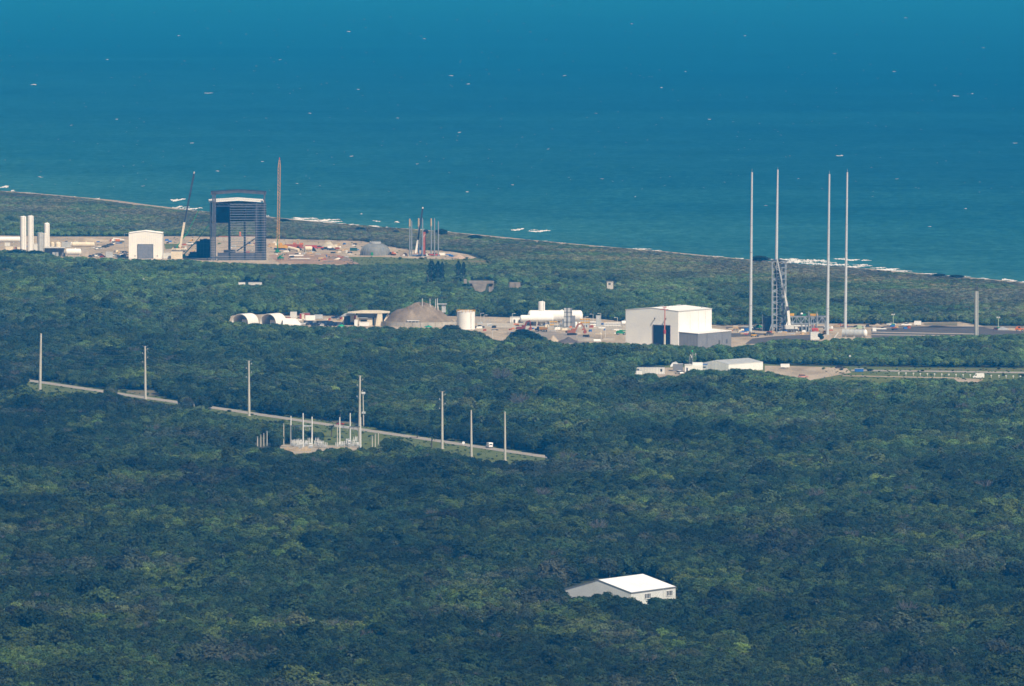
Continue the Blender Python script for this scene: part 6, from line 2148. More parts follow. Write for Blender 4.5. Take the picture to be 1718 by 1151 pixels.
# rear wall hanging above the opening, side walls
part(t, "rear_cladding", FRMD, lambda b: b.box(X_(358), X_(434), ln_ + .1, ln_ + .5, Z_(376), Z_(341)))
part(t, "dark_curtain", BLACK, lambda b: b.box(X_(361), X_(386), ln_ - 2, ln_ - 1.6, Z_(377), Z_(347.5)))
part(t, "side_cladding", FRMD, lambda b: b.box(X_(446.2), X_(447), 4, ln_, 0, Z_(341)))
part(t, "inner_cladding", FRMD, lambda b: b.box(X_(428.5), X_(446), 6, 6.4, 0, Z_(341)))
part(t, "side_cladding", FRM, lambda b: b.box(X_(353.4), X_(354.2), 2, ln_ * .5, 0, Z_(341)))
# girts
gm = None
yy_ = 343.0
while yy_ < 436:
    x0 = 386 if yy_ < 428 else 362
    part(t, "girt", GIRT, lambda b: b.box(X_(x0), X_(447), -.05, .28, Z_(yy_) - .17, Z_(yy_) + .17))
    if yy_ > 399:
        part(t, "girt", GIRT, lambda b: b.box(X_(353), X_(363), -.05, .28, Z_(yy_) - .17, Z_(yy_) + .17))
    yy_ += 4.15
yy_ = 345.0
while yy_ < 372:
    part(t, "rear_girt", GIRT, lambda b: b.box(X_(388), X_(432), ln_ - .4, ln_, Z_(yy_) - .22, Z_(yy_) + .22))
    yy_ += 5.5
part(t, "diagonal_brace", FRMD, lambda b: b.beam((X_(398), 20, Z_(423)), (X_(429), 20, Z_(402)), .7, .9))
part(t, "low_wall", FRM, lambda b: [b.box(X_(365), X_(447), 1.7, 2.3, 0, Z_(424)), b.box(X_(376), X_(396), 18, 22, 0, Z_(421))])
part(t, "floor_slab", CONC, lambda b: b.box(X_(350), X_(450), -1.5, ln_ + 1, -.05, .35))
# dark scaffold block: the building's shade is put into its black panels
L, k = at(341.5, 433)
t = thing("shaded_scaffold", "dark scaffold block coloured with the shade of the tall steel frame", "scaffold", L)
w, h = 11.5 * k, 33 * k
for s_ in np.linspace(-1, 1, 5):
    part(t, "scaffold_post", FRMD, lambda b: b.beam((s_ * w, -.2, 0), (s_ * w, -.2, h * (.98 if s_ > -.9 else .86)), .35))
for i in range(4):
    x0, x1 = -w + 2 * w * i / 4, -w + 2 * w * (i + 1) / 4
    part(t, "shade_panel", BLACK, lambda b: b.box(x0 + .05, x1 - .05, 0, 9, .2, h * (.85 if i == 0 else .97 - .03 * (i % 2))))
for z in (.25, .5, .75):
    part(t, "ledger", FRMD, lambda b: b.beam((-w, -.25, h * z), (w, -.25, h * z), .25))
L, k = at(326, 432.5)
t = thing("shadow_stack", "low dark stack standing in for the shadow beside the dark scaffold", "shadow stand-in", L)
for i in range(3):
    part(t, "shadow_layer", FRMD if i % 2 else BLACK, lambda b: b.box((-12 + 2.2 * i) * k, 6 * k, -2, 4, i * 1.5 + .02 * i, i * 1.5 + 1.45))  # dark layers added for the tall building's shadow on the ground

# yellow lattice boom crane
L, k = at(469, 419)
t = thing("crawler_crane", "yellow crawler crane with very tall upright lattice boom", "crane", L)
for s_ in (-1, 1):
    part(t, "track", RUBBER, lambda b: b.prism([(-4.2, .2), (4.2, .2), (4.5, .8), (4.2, 1.3), (-4.2, 1.3), (-4.5, .8)], s_ * 2.6 - .5, s_ * 2.6 + .5))
part(t, "crane_house", YELLOW, lambda b: b.prism([(-1, 1.4), (6.5, 1.4), (6.5, 3.2), (3, 4.0), (-1, 3.6)], -1.7, 1.7))
part(t, "cab", YELLOW, lambda b: b.box(-2.6, -.9, -1.7, -.2, 1.4, 3.6))
p0_, p1_ = Vector((-1.2, 0, 2.2)), Vector((0, 0, (419 - 268.5) * k))
LAT = mat("boom_faded_orange", (.58, .31, .07), .6, var=.25)
n_ = 12
for i in range(n_):
    f0, f1 = i / n_, (i + 1) / n_
    wd = lambda f: .95 if .06 < f < .92 else (.4 + .55 * (f / .06 if f <= .06 else max(0, (1 - f) / .08)))
    A, B = p0_.lerp(p1_, f0), p0_.lerp(p1_, f1)

    def sec(b):
        for sx, sy in ((-1, -1), (1, -1), (1, 1), (-1, 1)):
            b.beam(A + Vector((sx * wd(f0), sy * wd(f0), 0)), B + Vector((sx * wd(f1), sy * wd(f1), 0)), .26)
        m_ = 5
        for j in range(m_):
            g0, g1 = f0 + (f1 - f0) * j / m_, f0 + (f1 - f0) * (j + 1) / m_
            C, D = p0_.lerp(p1_, g0), p0_.lerp(p1_, g1)
            s2 = 1 if j % 2 else -1
            for y in (-1, 1):
                b.beam(C + Vector((-s2 * wd(g0), y * wd(g0), 0)), D + Vector((s2 * wd(g1), y * wd(g1), 0)), .22)
            for x in (-1, 1):
                b.beam(C + Vector((x * wd(g0), -s2 * wd(g0), 0)), D + Vector((x * wd(g1), s2 * wd(g1), 0)), .16)
    part(t, "boom_section", LAT, sec)
part(t, "boom_tip", RUST, lambda b: b.beam(p1_, p1_ + Vector((.2, 0, 2.0)), .7, .7))
part(t, "backstay", DGREY, lambda b: b.beam((5, 0, 4), p0_.lerp(p1_, .35), .2))
part(t, "boom_foot_sheave", YELLOW, lambda b: b.cyl((1.0, -.8, 4.4), (1.0, .8, 4.4), 1.3, 1.3, 14))

# dark telescopic crane
L, k = at(301, 421)
t = thing("mobile_crane", "mobile crane with cream lower boom and long dark upper boom", "crane", L)
part(t, "carrier", CREAM, lambda b: b.box(-6, 6, -1.5, 1.5, .9, 2.1))
wheels(t, (-4.8, -3.2, 1.8, 3.4, 5.0), 3.0, .65)
part(t, "cab", OFFWHITE, lambda b: b.prism([(4.2, 2.1), (6, 2.1), (5.7, 3.4), (4.4, 3.6)], -1.3, 1.3))
part(t, "counterweight", DGREY, lambda b: b.box(-4.4, -2.6, -1.6, 1.6, 2.1, 3.8))
pa, pb, pc = Vector((.5, 0, 2.6)), Vector((8.5 * k, 0, 48 * k)), Vector((25.4 * k, 0, 133 * k))
part(t, "lower_boom", CREAM, lambda b: b.beam(pa, pb, 1.7, 1.7))
part(t, "middle_boom", FRMD, lambda b: b.beam(pb, pb.lerp(pc, .5), 1.25, 1.25))
part(t, "upper_boom", FRMD, lambda b: b.beam(pb.lerp(pc, .5), pc.lerp(pb, .04), 1.4, 1.5))
part(t, "boom_head", LGREY, lambda b: b.beam(pc.lerp(pb, .05), pc, 1.0, 1.0))
part(t, "hook_line", DGREY, lambda b: b.cyl(pc, pc - Vector((0, 0, 6)), .08, .08, 6))
boom_lift((296, 419), (314, 391), (334, 352), "green boom lift with long arm beside the dark telescopic crane", GREEN)
boom_lift((308.5, 432), (329, 405), (351, 377), "green boom lift reaching to the corner of the steel frame", GREEN)
boom_lift((466, 424.5), (465, 408), (467, 395), "green boom lift with upright arm at the lattice crane foot", GREEN)
telehandler(471, 435.5, R(60), "green telehandler on the pale ground below the lattice crane", GREEN, 1.2, (3.2, 3.4))

# white building with grey roller door
L, k = at(244, 434)
t = thing("white_shed", "white gabled building with large grey roller door at the works yard", "building", (L.x - 28 * k, L.y, 0))
gable_house(t, 56 * k, 24, 42.5 * k, 1.6, WHITE, WHITE, pitch=1.6, over=.2)
dr_ = part(t, "roller_door", mat("roller_door_grey", (.20, .22, .27), .6), lambda b: b.box(15.3 * k, 40.5 * k, -.35, -.15, 0, 23.5 * k))
for i in range(12):
    part(dr_, "door_slat", mat("roller_door_grey", (.20, .22, .27), .6), lambda b: b.box(15.4 * k, 40.4 * k, -.45, -.35, .1 + i * 23.3 * k / 12, (i + .8) * 23.3 * k / 12))
for x0, x1, z0, z1 in ((14.6, 15.3, 0, 24.3), (40.5, 41.2, 0, 24.3), (14.6, 41.2, 23.5, 24.3)):
    part(t, "door_frame", DGREY, lambda b: b.box(x0 * k, x1 * k, -.5, -.1, z0 * k, z1 * k))
for x in (10, 47):
    part(t, "wall_vent", DGREY, lambda b: b.box(x * k, (x + 1.6) * k, -.3, -.12, 4 * k, 5.5 * k))
lamp_post(209, 425, 392, "thin post beside the white gabled building", None, 1, GALV)
lamp_post(274.5, 425, 393, "thin post between the white gabled building and crane", None, -1, GALV)

# tanks at the works yard end
vert_tank(33.8, 44.2, 362.5, 424, "tall white upright tank of a pair, beside the long horizontal tank", dome=.25)
vert_tank(46.3, 56.5, 361.5, 424, "tall white upright tank of a pair, beside the squat silver tank", dome=.25, bands=0)
vert_tank(74, 83.3, 373.5, 419, "medium white upright tank behind the squat silver tank", dome=.6)
vert_tank(62.5, 73, 390, 421, "squat silver upright tank beside the tall white pair", m=LGREY, dome=.12, bands=3)
vert_tank(72.5, 81, 391, 419.5, "squat white upright tank before the medium tank", dome=.12, bands=3)
horiz_tank(-60, 34.5, 397, 406, 412, "long white horizontal tank running into the tall upright pair", saddles=4)
L, k = at(3.5, 425)
t = thing("pipe_column", "pale thin vertical pipe column at the end of the yard", "pipe", L)
part(t, "pipe", WHITE, lambda b: b.cyl((-2.5, 0, 0), (-2.5, 0, 36 * k), .35, .3, 8))
part(t, "footing", CONC, lambda b: b.box(-3.2, -1.8, -.7, .7, 0, .5))
horiz_tank(120, 159, 406, 414.5, 418, "long cream tanker vessel in the works yard", m=CREAM, saddles=3)
horiz_tank(109.5, 136.5, 417, 428, 431, "short fat white vessel with rounded ends in the works yard", saddles=2)
horiz_tank(97, 110.5, 419.5, 427.5, 430.5, "small cream vessel behind the fat white vessel", m=CREAM, saddles=2, extra=False)
for i, (x0, x1, yt, yb, lab) in enumerate(((84.5, 91.5, 406, 415, "small cream round tank nearest the medium upright tank"), (92, 102, 405.5, 415.5, "small cream round tank beside the grey boxes"))):
    vert_tank(x0, x1, yt, yb, lab, m=CREAM, dome=.7, ladder=False, name="round_tank")
for i, (x0, x1, yt, yb, m_, lab) in enumerate(((104, 118.5, 406, 415, LGREY, "light grey box container beside the cream tanker vessel"), (8, 17, 407, 413, OFFWHITE, "off white container under the long horizontal tank"), (9, 22, 413.5, 420, CREAM, "low cream container by the tall pair"),
                                               (56.5, 63, 409, 424, OFFWHITE, "narrow off white cabinet beside the tall pair"), (136, 149, 419.5, 430, mat("faded_tan", (.45, .39, .33), .7), "faded tan container beside the fat white vessel"),
                                               (177, 189, 422.5, 432, LGREY, "light grey container next to the white gabled building"))):
    box_trailer(x0, x1, yt, yb, lab, m_, 2.6, .03 * i, name="shipping_container", cat="container", wheel=False)
L, k = at(92, 431)
t = thing("open_shelter", "open shelter with white roof and blue grey walls beside the vessels", "shelter", L)
part(t, "roof", OFFWHITE, lambda b: b.prism([(-17 * k, 15 * k), (17 * k, 15 * k), (17 * k, 16.2 * k), (-17 * k, 17 * k)], -3, 4))
for x in (-19, -8, 4, 15):
    part(t, "post", DGREY, lambda b: b.beam((x * k, -2.8, 0), (x * k, -2.8, 15 * k), .35))
part(t, "rear_wall", GREY, lambda b: b.box(-18 * k, 16 * k, 3.2, 3.5, 0, 15 * k))
part(t, "stored_crate", BLUE, lambda b: b.box(-9 * k, -6 * k, -1, 1, 0, 5 * k))
part(t, "stored_crate", LGREY, lambda b: b.box(-4 * k, 6 * k, -1, 1, 0, 8 * k))
# cars and trucks by the white building
cars_a = [(151, 431.5, NAVY, "dark blue"), (156, 431, DGREY, "dark grey"), (160, 430, WHITE, "white"), (166, 431.8, OFFWHITE, "off white"), (172, 431.8, RED, "red"), (168, 429, RUBBER, "black"),
          (192, 430, WHITE, "white"), (197, 431.5, LGREY, "pale grey"), (202, 428.5, OFFWHITE, "off white"), (207, 431, NAVY, "dark blue"), (211, 429, DGREY, "dark grey"), (204, 424.5, WHITE, "white"), (210, 424.8, NAVY, "dark blue"),
          (162, 418.5, WHITE, "white"), (168, 418, LGREY, "pale grey"), (174, 416, DGREY, "dark grey"), (178, 415, RUBBER, "black"), (183, 413, DGREY, "dark grey"), (156, 417, OFFWHITE, "off white"), (187, 412, NAVY, "dark blue")]
for i, (x, y, m_, c_) in enumerate(cars_a):
    row_ = "in the front row beside the white gabled building" if y > 422 else "in the slanting row behind the cream tanker vessel"
    car(x, y, R(rc.choice((15, 60, 100, 160))), m_, "%s car %s" % (c_, row_), "cars parked in the works yard", sc=1.15)
L, k = at(198, 407.5)
t = thing("crane_truck", "white and orange truck crane on the sand at the yard back", "truck", L)
part(t, "chassis", DGREY, lambda b: b.box(-5, 5, -1.2, 1.2, .8, 1.4))
part(t, "cab", WHITE, lambda b: b.prism([(-5.4, 1), (-3, 1), (-3, 3.2), (-5.0, 3.2)], -1.2, 1.2))
part(t, "crane_body", ORANGE, lambda b: b.box(-2, 1.5, -1.2, 1.2, 1.4, 3))
part(t, "folded_boom", WHITE, lambda b: b.beam((-4, 0, 3.9), (5.5, 0, 2.5), .8, .8))
wheels(t, (-4, 1.5, 3.4), 2.5, .6)
pile(188, 405, 10, 5, "dark red brushwood heap beside the truck crane", RUST, .8, 41, "brush_heap", "brush heap")
pile(145, 404.5, 95, 6, "long low sand bank behind the works yard", sand_m, .3, 42, "sand_bank", "sand bank")
# between white building and steel frame
for i, (x, y, m_, lab) in enumerate(((281, 429, WHITE, "white truck between the white building and boom lift"), (318, 411, OFFWHITE, "off white pickup below the dark telescopic crane"), (331, 410, NAVY, "dark pickup near the dark scaffold"))):
    car(x, y, R(20 * i), m_, lab, None, "pickup", 1.3)
box_trailer(287, 306, 422, 434.5, "cream site office between the white building and boom lift", CREAM, 3, R(4), name="site_cabin", cat="cabin", wheel=False)
box_trailer(274, 287, 424.5, 434, "pale grey site office beside the white gabled building", OFFWHITE, 3, R(4), name="site_cabin", cat="cabin", wheel=False)
pile(330, 409, 48, 6, "sand heap behind the dark scaffold", sand_m, .5, 43, "sand_pile", "sand pile")
L, k = at(324, 408)
t = thing("wheel_loader", "yellow wheel loader on the sand behind the boom lifts", "loader", L)
part(t, "body", YELLOW, lambda b: b.prism([(-2.8, .8), (1.6, .8), (1.8, 1.8), (.3, 2.1), (.2, 3.2), (-1.2, 3.2), (-2.8, 2.1)], -1.1, 1.1))
part(t, "cab_window", GLASS, lambda b: b.box(-.9, .1, -1.14, -1.1, 2.2, 3.0))
part(t, "bucket", TANP, lambda b: b.prism([(2.2, .1), (3.6, .1), (3.2, .8), (2.4, 1.6)], -1.4, 1.4))
wheels(t, (-1.6, 1.3), 2.4, .75)
L, k = at(397, 404)
t = thing("sand_wall", "pale precast wall seen through the open steel frame", "wall", L)
for i in range(8):
    part(t, "wall_panel", CONC, lambda b: b.box((-30 + 8.4 * i) * k + .05, (-21.6 + 8.4 * i) * k - .05, -.3, .3, 0, 3.4))
part(t, "top_rail", RUST, lambda b: b.box(-30 * k, 37 * k, -.4, .4, 3.4, 3.9))
L, k = at(403, 401.5)
t = thing("orange_loader", "small orange lift seen through the open steel frame", "lift", L)
part(t, "body", ORANGE, lambda b: b.box(-1, 1, -.8, .8, .4, 1.4))
part(t, "mast", ORANGE, lambda b: b.box(-.7, .7, -.5, .5, 1.4, 6.5))
wheels(t, (-.6, .6), 1.6, .4)

# construction material right of the lattice crane
items = [("rebar_stack", "rust red stack of steel beams along the back of the yard", "steel stack", 473, 508, 410, 416, RUST), ("rebar_stack", "second rust red steel stack behind the cream pipe", "steel stack", 508, 532, 411.5, 416.5, RED),
         ("rebar_stack", "orange steel stack at the lattice crane foot", "steel stack", 449, 462, 408, 415, TANP)]
for nm_, lab, cat_, x0, x1, yt, yb, m_ in items:
    L, k = at((x0 + x1) / 2, yb)
    w, h = (x1 - x0) * k / 2, (yb - yt) * k
    t = thing(nm_, lab, cat_, L)
    for i in range(4):
        for j in range(3 - i % 2):
            part(t, "beam", m_, lambda b: b.box(-w + .7 * i, w - .9 * j, -1.8 + 1.2 * j, -.8 + 1.2 * j, h * i / 4 + .03, h * (i + 1) / 4))
for i, (x, y) in enumerate(((496.5, 412.5), (503.5, 413))):
    L, k = at(x, y)
    t = thing("orange_digger", ["orange digger with arched arm behind the steel stacks", "second orange digger with arched arm facing the first"][i], "digger", L, math.pi * i)
    part(t, "body", ORANGE, lambda b: b.box(-2.4, .6, -1.2, 1.2, 1.0, 2.6))
    part(t, "arched_arm", TANP, lambda b: [b.beam((.2, 0, 2.2), (.8, 0, 5.0), .7), b.beam((.8, 0, 5.0), (2.4, 0, 5.2), .7), b.beam((2.4, 0, 5.2), (3.4, 0, 2.0), .6)])
    part(t, "track", RUBBER, lambda b: b.box(-2.4, 1.2, -1.3, 1.3, .02, 1.0))
    part(t, "bucket", RUST, lambda b: b.prism([(3.0, .6), (4.2, .6), (4.0, 2.2), (3.0, 2.1)], -.8, .8))
pile(552, 415.5, 30, 11, "pale grey conical gravel pile beside the yard", mat2("gravel_grey", (.38, .34, .28), (.5, .46, .38), .2), .8, 51, "gravel_pile", "gravel pile")
pile(460, 412, 14, 8, "white sand pile behind the lattice crane", mat2("white_sand", (.55, .5, .42), (.7, .64, .55), .2), .8, 52, "sand_pile", "sand pile")
horiz_tank(510, 524, 413, 420.5, 423, "cream oval vessel lying on black matting", m=CREAM, saddles=2, extra=False, rz=R(20))
L, k = at(492, 422)
t = thing("cream_pipe", "long slanting cream pipe lying on the yard", "pipe", L)
part(t, "pipe", CREAM, lambda b: b.cyl((-8 * k, 3, 6.5 * k), (9.5 * k, -2, 1.2), 1.3, 1.3, 14), True)
part(t, "rear_chock", DGREY, lambda b: b.box(-9 * k, -5 * k, 2, 4, 0, 3.6 * k))
part(t, "front_chock", DGREY, lambda b: b.box(5 * k, 7 * k, -2.4, -1.2, 0, .9))
for i, (x, y, w_, h_, lab) in enumerate(((526, 422, 12, 8, "black sheeted heap beside the cream oval vessel"), (500, 420, 14, 8, "black sheeted heap beside the slanting cream pipe"), (474, 419, 16, 5, "dark sheeted heap under the lattice crane"), (558, 420, 14, 5, "dark low heap before the gravel pile"))):
    pile(x, y, w_, h_, lab, BLACK if i != 3 else FRMD, .6, 60 + i, "sheeted_heap", "heap")
for i, (x0, x1, yt, yb, m_, lab) in enumerate(((485, 509, 427.5, 431, WHITE, "long white flat slab on the red soil"), (488, 520, 433, 436, OFFWHITE, "second pale flat slab on the red soil"))):
    L, k = at((x0 + x1) / 2, yb)
    w = (x1 - x0) * k / 2
    t = thing("precast_slab", lab, "slab", L)
    part(t, "slab", m_, lambda b: b.box(-w, w, -2.5, 2.5, .7, (yb - yt) * k))
    for s_ in (-.7, .7):
        part(t, "bearer", TANP, lambda b: b.box(s_ * w - .3, s_ * w + .3, -2.2, 2.2, 0, .7))
for i, (x, y, w_, h_, lab) in enumerate(((560, 434, 22, 5, "grey rubble heap on the red soil"), (580, 437, 24, 6, "long rubble heap sloping to the field"), (553, 440, 26, 3, "flat rubble strip at the red soil edge"))):
    pile(x, y, w_, h_, lab, mat2("rubble", (.10, .085, .08), (.24, .19, .165), .4), .5, 70 + i, "rubble_heap", "rubble")
box_trailer(587, 599.5, 415.5, 421, "dark green container beside the grey dome", mat("container_dark_green", (.02, .08, .06), .6), 2.5, 0, name="shipping_container", cat="container", wheel=False)
box_trailer(549.5, 556, 412.5, 417, "white bin before the gravel pile", WHITE, 2.2, .1, name="skip_bin", cat="bin", wheel=False)
box_trailer(561, 566, 410, 415.5, "small cream container behind the gravel pile", CREAM, 2.2, .1, name="shipping_container", cat="container", wheel=False)
box_trailer(580, 583.5, 419.5, 425, "slim pale site toilet with orange base near the dark green container", OFFWHITE, 1.6, 0, name="site_toilet", cat="toilet", wheel=False)
pile(587, 427, 14, 3, "small pale rubble pile before the dark green container", conc_m, .6, 77, "rubble_heap", "rubble")
car(537, 417.5, R(0), RED, "red pickup behind the black sheeted heap", None, "pickup", 1.2)
car(546, 419.5, R(20), NAVY, "dark blue truck before the gravel pile", None, "pickup", 1.3)
# grey ribbed dome
L, k = at(629.5, 428)
t = thing("blockhouse_dome", "grey ribbed blockhouse dome beside the small launch pad", "dome", L)
Rd, hD = 24.5 * k, 19.5 * k
prof = [(Rd, 0), (Rd, hD * .22)] + [(Rd * (.30 + .70 * math.cos(a)), hD * (.22 + .78 * math.sin(a))) for a in (.2, .45, .7, .95, 1.2, 1.4)] + [(Rd * .36, hD), (0.01, hD * 1.01)]
DOME = mat("dome_grey", (.21, .225, .235), .7, var=.15, scale=.3)
part(t, "dome_shell", DOME, lambda b: b.lathe(prof, 36), True)
for i in range(28):
    a = 2 * math.pi * i / 28

    def rib(b):
        for (r0, z0), (r1, z1) in zip(prof[:-2], prof[1:-1]):
            b.beam(((r0 + .12) * math.cos(a), (r0 + .12) * math.sin(a), z0), ((r1 + .12) * math.cos(a), (r1 + .12) * math.sin(a), z1), .26, .3)
    part(t, "rib", mat("dome_rib_grey", (.25, .265, .28), .65), rib)
part(t, "crown_ring", LGREY, lambda b: b.lathe([(Rd * .4, hD - .2), (Rd * .4, hD + 1.0), (Rd * .34, hD + 1.0), (Rd * .34, hD)], 24))
for i in range(6):
    part(t, "crown_vent", LGREY, lambda b: b.box(-Rd * .33 + i * Rd * .13 - .4, -Rd * .33 + i * Rd * .13 + .4, -1, 1, hD * 1.0, hD + 1.9))
part(t, "entrance_door", GREEN, lambda b: b.box(-3.2, -1.4, -Rd - .12, -Rd + .3, 0, 2.6))
L, k = at(660, 428.5)
t = thing("orange_loader", "orange and black bulldozer beside the grey dome", "bulldozer", L)
part(t, "body", ORANGE, lambda b: b.prism([(-1.8, 1), (2, 1), (2, 1.9), (.5, 2.1), (.4, 3), (-1, 3), (-1.8, 2)], -1, 1))
part(t, "cab", BLACK, lambda b: b.box(-3, -1.9, -1.1, 1.1, .8, 2.8))
for s_ in (-1, 1):
    part(t, "track", RUBBER, lambda b: b.prism([(-2.2, .2), (2.0, .2), (2.3, .6), (2, 1.0), (-2.2, 1.0)], s_ * 1.2 - .3, s_ * 1.2 + .3))
# small launch pad: posts with cream heads
POST = mat("post_blue_grey", (.24, .27, .31), .55, var=.1)
for i, (x, yt, yb, head, lab) in enumerate(((687.3, 367, 430.5, 13, "slim pad mast with cream head beside a plain twin"), (690.6, 372, 430.5, 0, "plain slim pad mast beside the cream headed twin"), (702.3, 366, 428, 14, "pad mast with cream head behind the dark crane boom"),
                                            (709, 368, 431, 0, "plain pad mast in front of the red column"), (723.4, 366.5, 427.5, 13, "pad mast with wide cream head past the red column"), (729, 368, 431, 0, "plain pad mast beside the wide headed one"),
                                            (735.4, 373, 431, 0, "plain pad mast standing outermost over the red truck"))):
    L, k = at(x, yb)
    h = (yb - yt) * k
    t = thing("pad_mast", lab, "mast", L, 0, "slim masts around the small launch pad")
    part(t, "shaft", POST, lambda b: b.cyl((0, 0, 0), (0, 0, h - (head * k if head else 0)), .55, .45, 10), True)
    if head:
        part(t, "cream_head", mat("mast_cream", (.46, .37, .25), .6), lambda b: b.cyl((0, 0, h - head * k), (0, 0, h), .75, .6, 10), True)
    else:
        part(t, "tip", GALV, lambda b: b.cyl((0, 0, h), (0, 0, h + 1.2), .2, .1, 8))
    part(t, "footing", CONC, lambda b: b.box(-1.1, 1.1, -1.1, 1.1, 0, .5))
L, k = at(712, 430)
t = thing("red_column", "rust red square column with netted top on the small launch pad", "column", L)
part(t, "shaft", mat("oxide_red", (.40, .10, .05), .75, var=.2), lambda b: b.box(-2.4 * k, 2.0 * k, -1, 1.2, 0, 41 * k))
part(t, "net_hood", BLACK, lambda b: b.lathe([(.2, 38 * k), (3.6 * k, 38.5 * k), (4.6 * k, 42 * k), (3 * k, 44.5 * k), (.1, 45 * k)], 12, (2.5 * k, 1.6, 0)))
part(t, "hose", OFFWHITE, lambda b: [b.beam((-2.9 * k, -1.1, 20 * k), (-2.0 * k, -1.2, 32 * k), .3), b.beam((-2.0 * k, -1.2, 32 * k), (1.5 * k, -1.2, 37 * k), .3)])
part(t, "blue_hose_reel", BLUE, lambda b: b.box(-5.0 * k, -2.6 * k, -.6, .6, 3 * k, 18 * k))
part(t, "base_frame", FRMD, lambda b: b.box(-6 * k, 3 * k, -1.4, 1.4, 0, 3 * k))
L, k = at(698.5, 430.5)
t = thing("mobile_crane", "dark mobile crane with white lower boom on the small launch pad", "crane", L)
part(t, "carrier", BLUE, lambda b: b.box(-6.5 * k, 6 * k, -1.4, 1.4, .8, 3.0 * k))
wheels(t, (-2.4, -1.0, 1.0, 2.2), 2.8, .6)
pa, pb, pc = Vector((-.5, 0, 2.5)), Vector((2.8 * k, 0, 28 * k)), Vector((10.6 * k, 0, 80.5 * k))
part(t, "lower_boom", WHITE, lambda b: b.beam(pa, pb, 1.5, 1.5))
part(t, "upper_boom", FRMD, lambda b: b.beam(pb, pc, 1.3, 1.3))
part(t, "boom_head", OFFWHITE, lambda b: b.beam(pc, pc + Vector((.2, 0, 1.2)), 1.1, 1.1))
part(t, "boom_ram", BLUE, lambda b: b.beam((2.0, 0, 2), pa.lerp(pb, .7) + Vector((.8, 0, 0)), .6))
part(t, "cab", OFFWHITE, lambda b: b.box(1.0, 2.6, -1.2, 1.2, 3.0 * k, 5.5 * k))
car(729, 429.8, R(0), RED, "red truck at the foot of the outer pad masts", None, "pickup", 1.5)
box_trailer(736.5, 747, 424, 428.5, "white low container beside the outer pad masts", WHITE, 2.4, 0, name="shipping_container", cat="container", wheel=False)
pile(769, 434, 32, 8, "pinkish rubble pile past the small launch pad", mat2("pink_rubble", (.30, .22, .17), (.46, .36, .29), .2), .6, 81, "rubble_heap", "rubble")
pile(679, 429, 16, 5, "brown dirt pile beside the small launch pad masts", redsand_m, .7, 82)

# ---------------------------------------------------------------- ruins and small things in the scrub
L, k = at(808, 490)
t = thing("concrete_ruin", "weathered concrete ruin with sloping ramp in the scrub", "ruin", L)
OLD = mat("old_concrete", (.30, .265, .235), .9, var=.25, scale=.2)
part(t, "ramp_wall", OLD, lambda b: b.prism([(-10 * k, 0), (5 * k, 0), (9 * k, 14 * k), (-16 * k, 14 * k)], -2, 2))
part(t, "deck_slab", OLD, lambda b: b.prism([(-20 * k, 14.3 * k), (20 * k, 14 * k), (21 * k, 17.5 * k), (-22 * k, 18 * k)], 2.2, 12))
part(t, "front_beam", mat("old_concrete_dark", (.16, .15, .145), .9, var=.2), lambda b: b.box(-8 * k, 6 * k, 1.6, 2.1, 10 * k, 12.5 * k))
part(t, "deck_block", OLD, lambda b: b.box(-30 * k, -25 * k, 3, 8, 14 * k, 21 * k))
for x in (-19, 12):
    part(t, "pier", OLD, lambda b: b.box(x * k, (x + 8) * k, 4, 8, 0, 13.9 * k))
L, k = at(864, 484)
t = thing("concrete_ruin", "smaller broken concrete ruin beyond the sloping ramp ruin", "ruin", L)
part(t, "wall", OLD, lambda b: b.box(-9 * k, 9 * k, -1, 3, 3 * k, 10 * k))
part(t, "broken_pier", OLD, lambda b: b.box(1 * k, 6 * k, -1.6, -1.05, 0, 9 * k))
part(t, "low_footing", OLD, lambda b: b.box(-10 * k, 13 * k, -.9, 2.8, 0, 2.9 * k))
L, k = at(1023.5, 488)
t = thing("lookout_hut", "small white concrete lookout hut with dark window in the scrub", "hut", L)
part(t, "wall", mat("hut_white", (.62, .58, .52), .8, var=.12), lambda b: b.box(-5.3 * k, 5.3 * k, -2, 2, 0, 15 * k))
part(t, "roof", CONC, lambda b: b.box(-5.6 * k, 5.6 * k, -2.2, 2.2, 15 * k, 15.6 * k))
part(t, "window", GLASS, lambda b: b.box(-2.8 * k, 1 * k, -2.08, -2, 10.5 * k, 13 * k))
part(t, "side_buttress", CONC, lambda b: b.box(5.4 * k, 8 * k, -1, 1, 0, 2 * k))
for i, (x0, x1) in enumerate(((400, 411.5), (417, 441))):
    box_trailer(x0, x1, 473.8, 478.5, ["short white roof box deep in the scrub", "longer pale roof box deep in the scrub"][i], OFFWHITE if i else WHITE, 3, 0, name="site_cabin", cat="cabin", wheel=False)
for x, yt, yb, lab in ((298.5, 514, 528, "lone thin post in the scrub behind the power poles"), (241, 468, 482, "lone thin post in the scrub below the white gabled building"), (1426, 597, 610, "lone post with small white box in the scrub behind the sandy yard")):
    L, k = at(x, yb)
    t = thing("lone_post", lab, "post", L)
    part(t, "post", GALV, lambda b: b.cyl((0, 0, 0), (0, 0, (yb - yt) * k), .12, .1, 6))
    part(t, "box", OFFWHITE, lambda b: b.box(-.5, .5, -.4, .4, (yb - yt) * k - .6, (yb - yt) * k + .4))

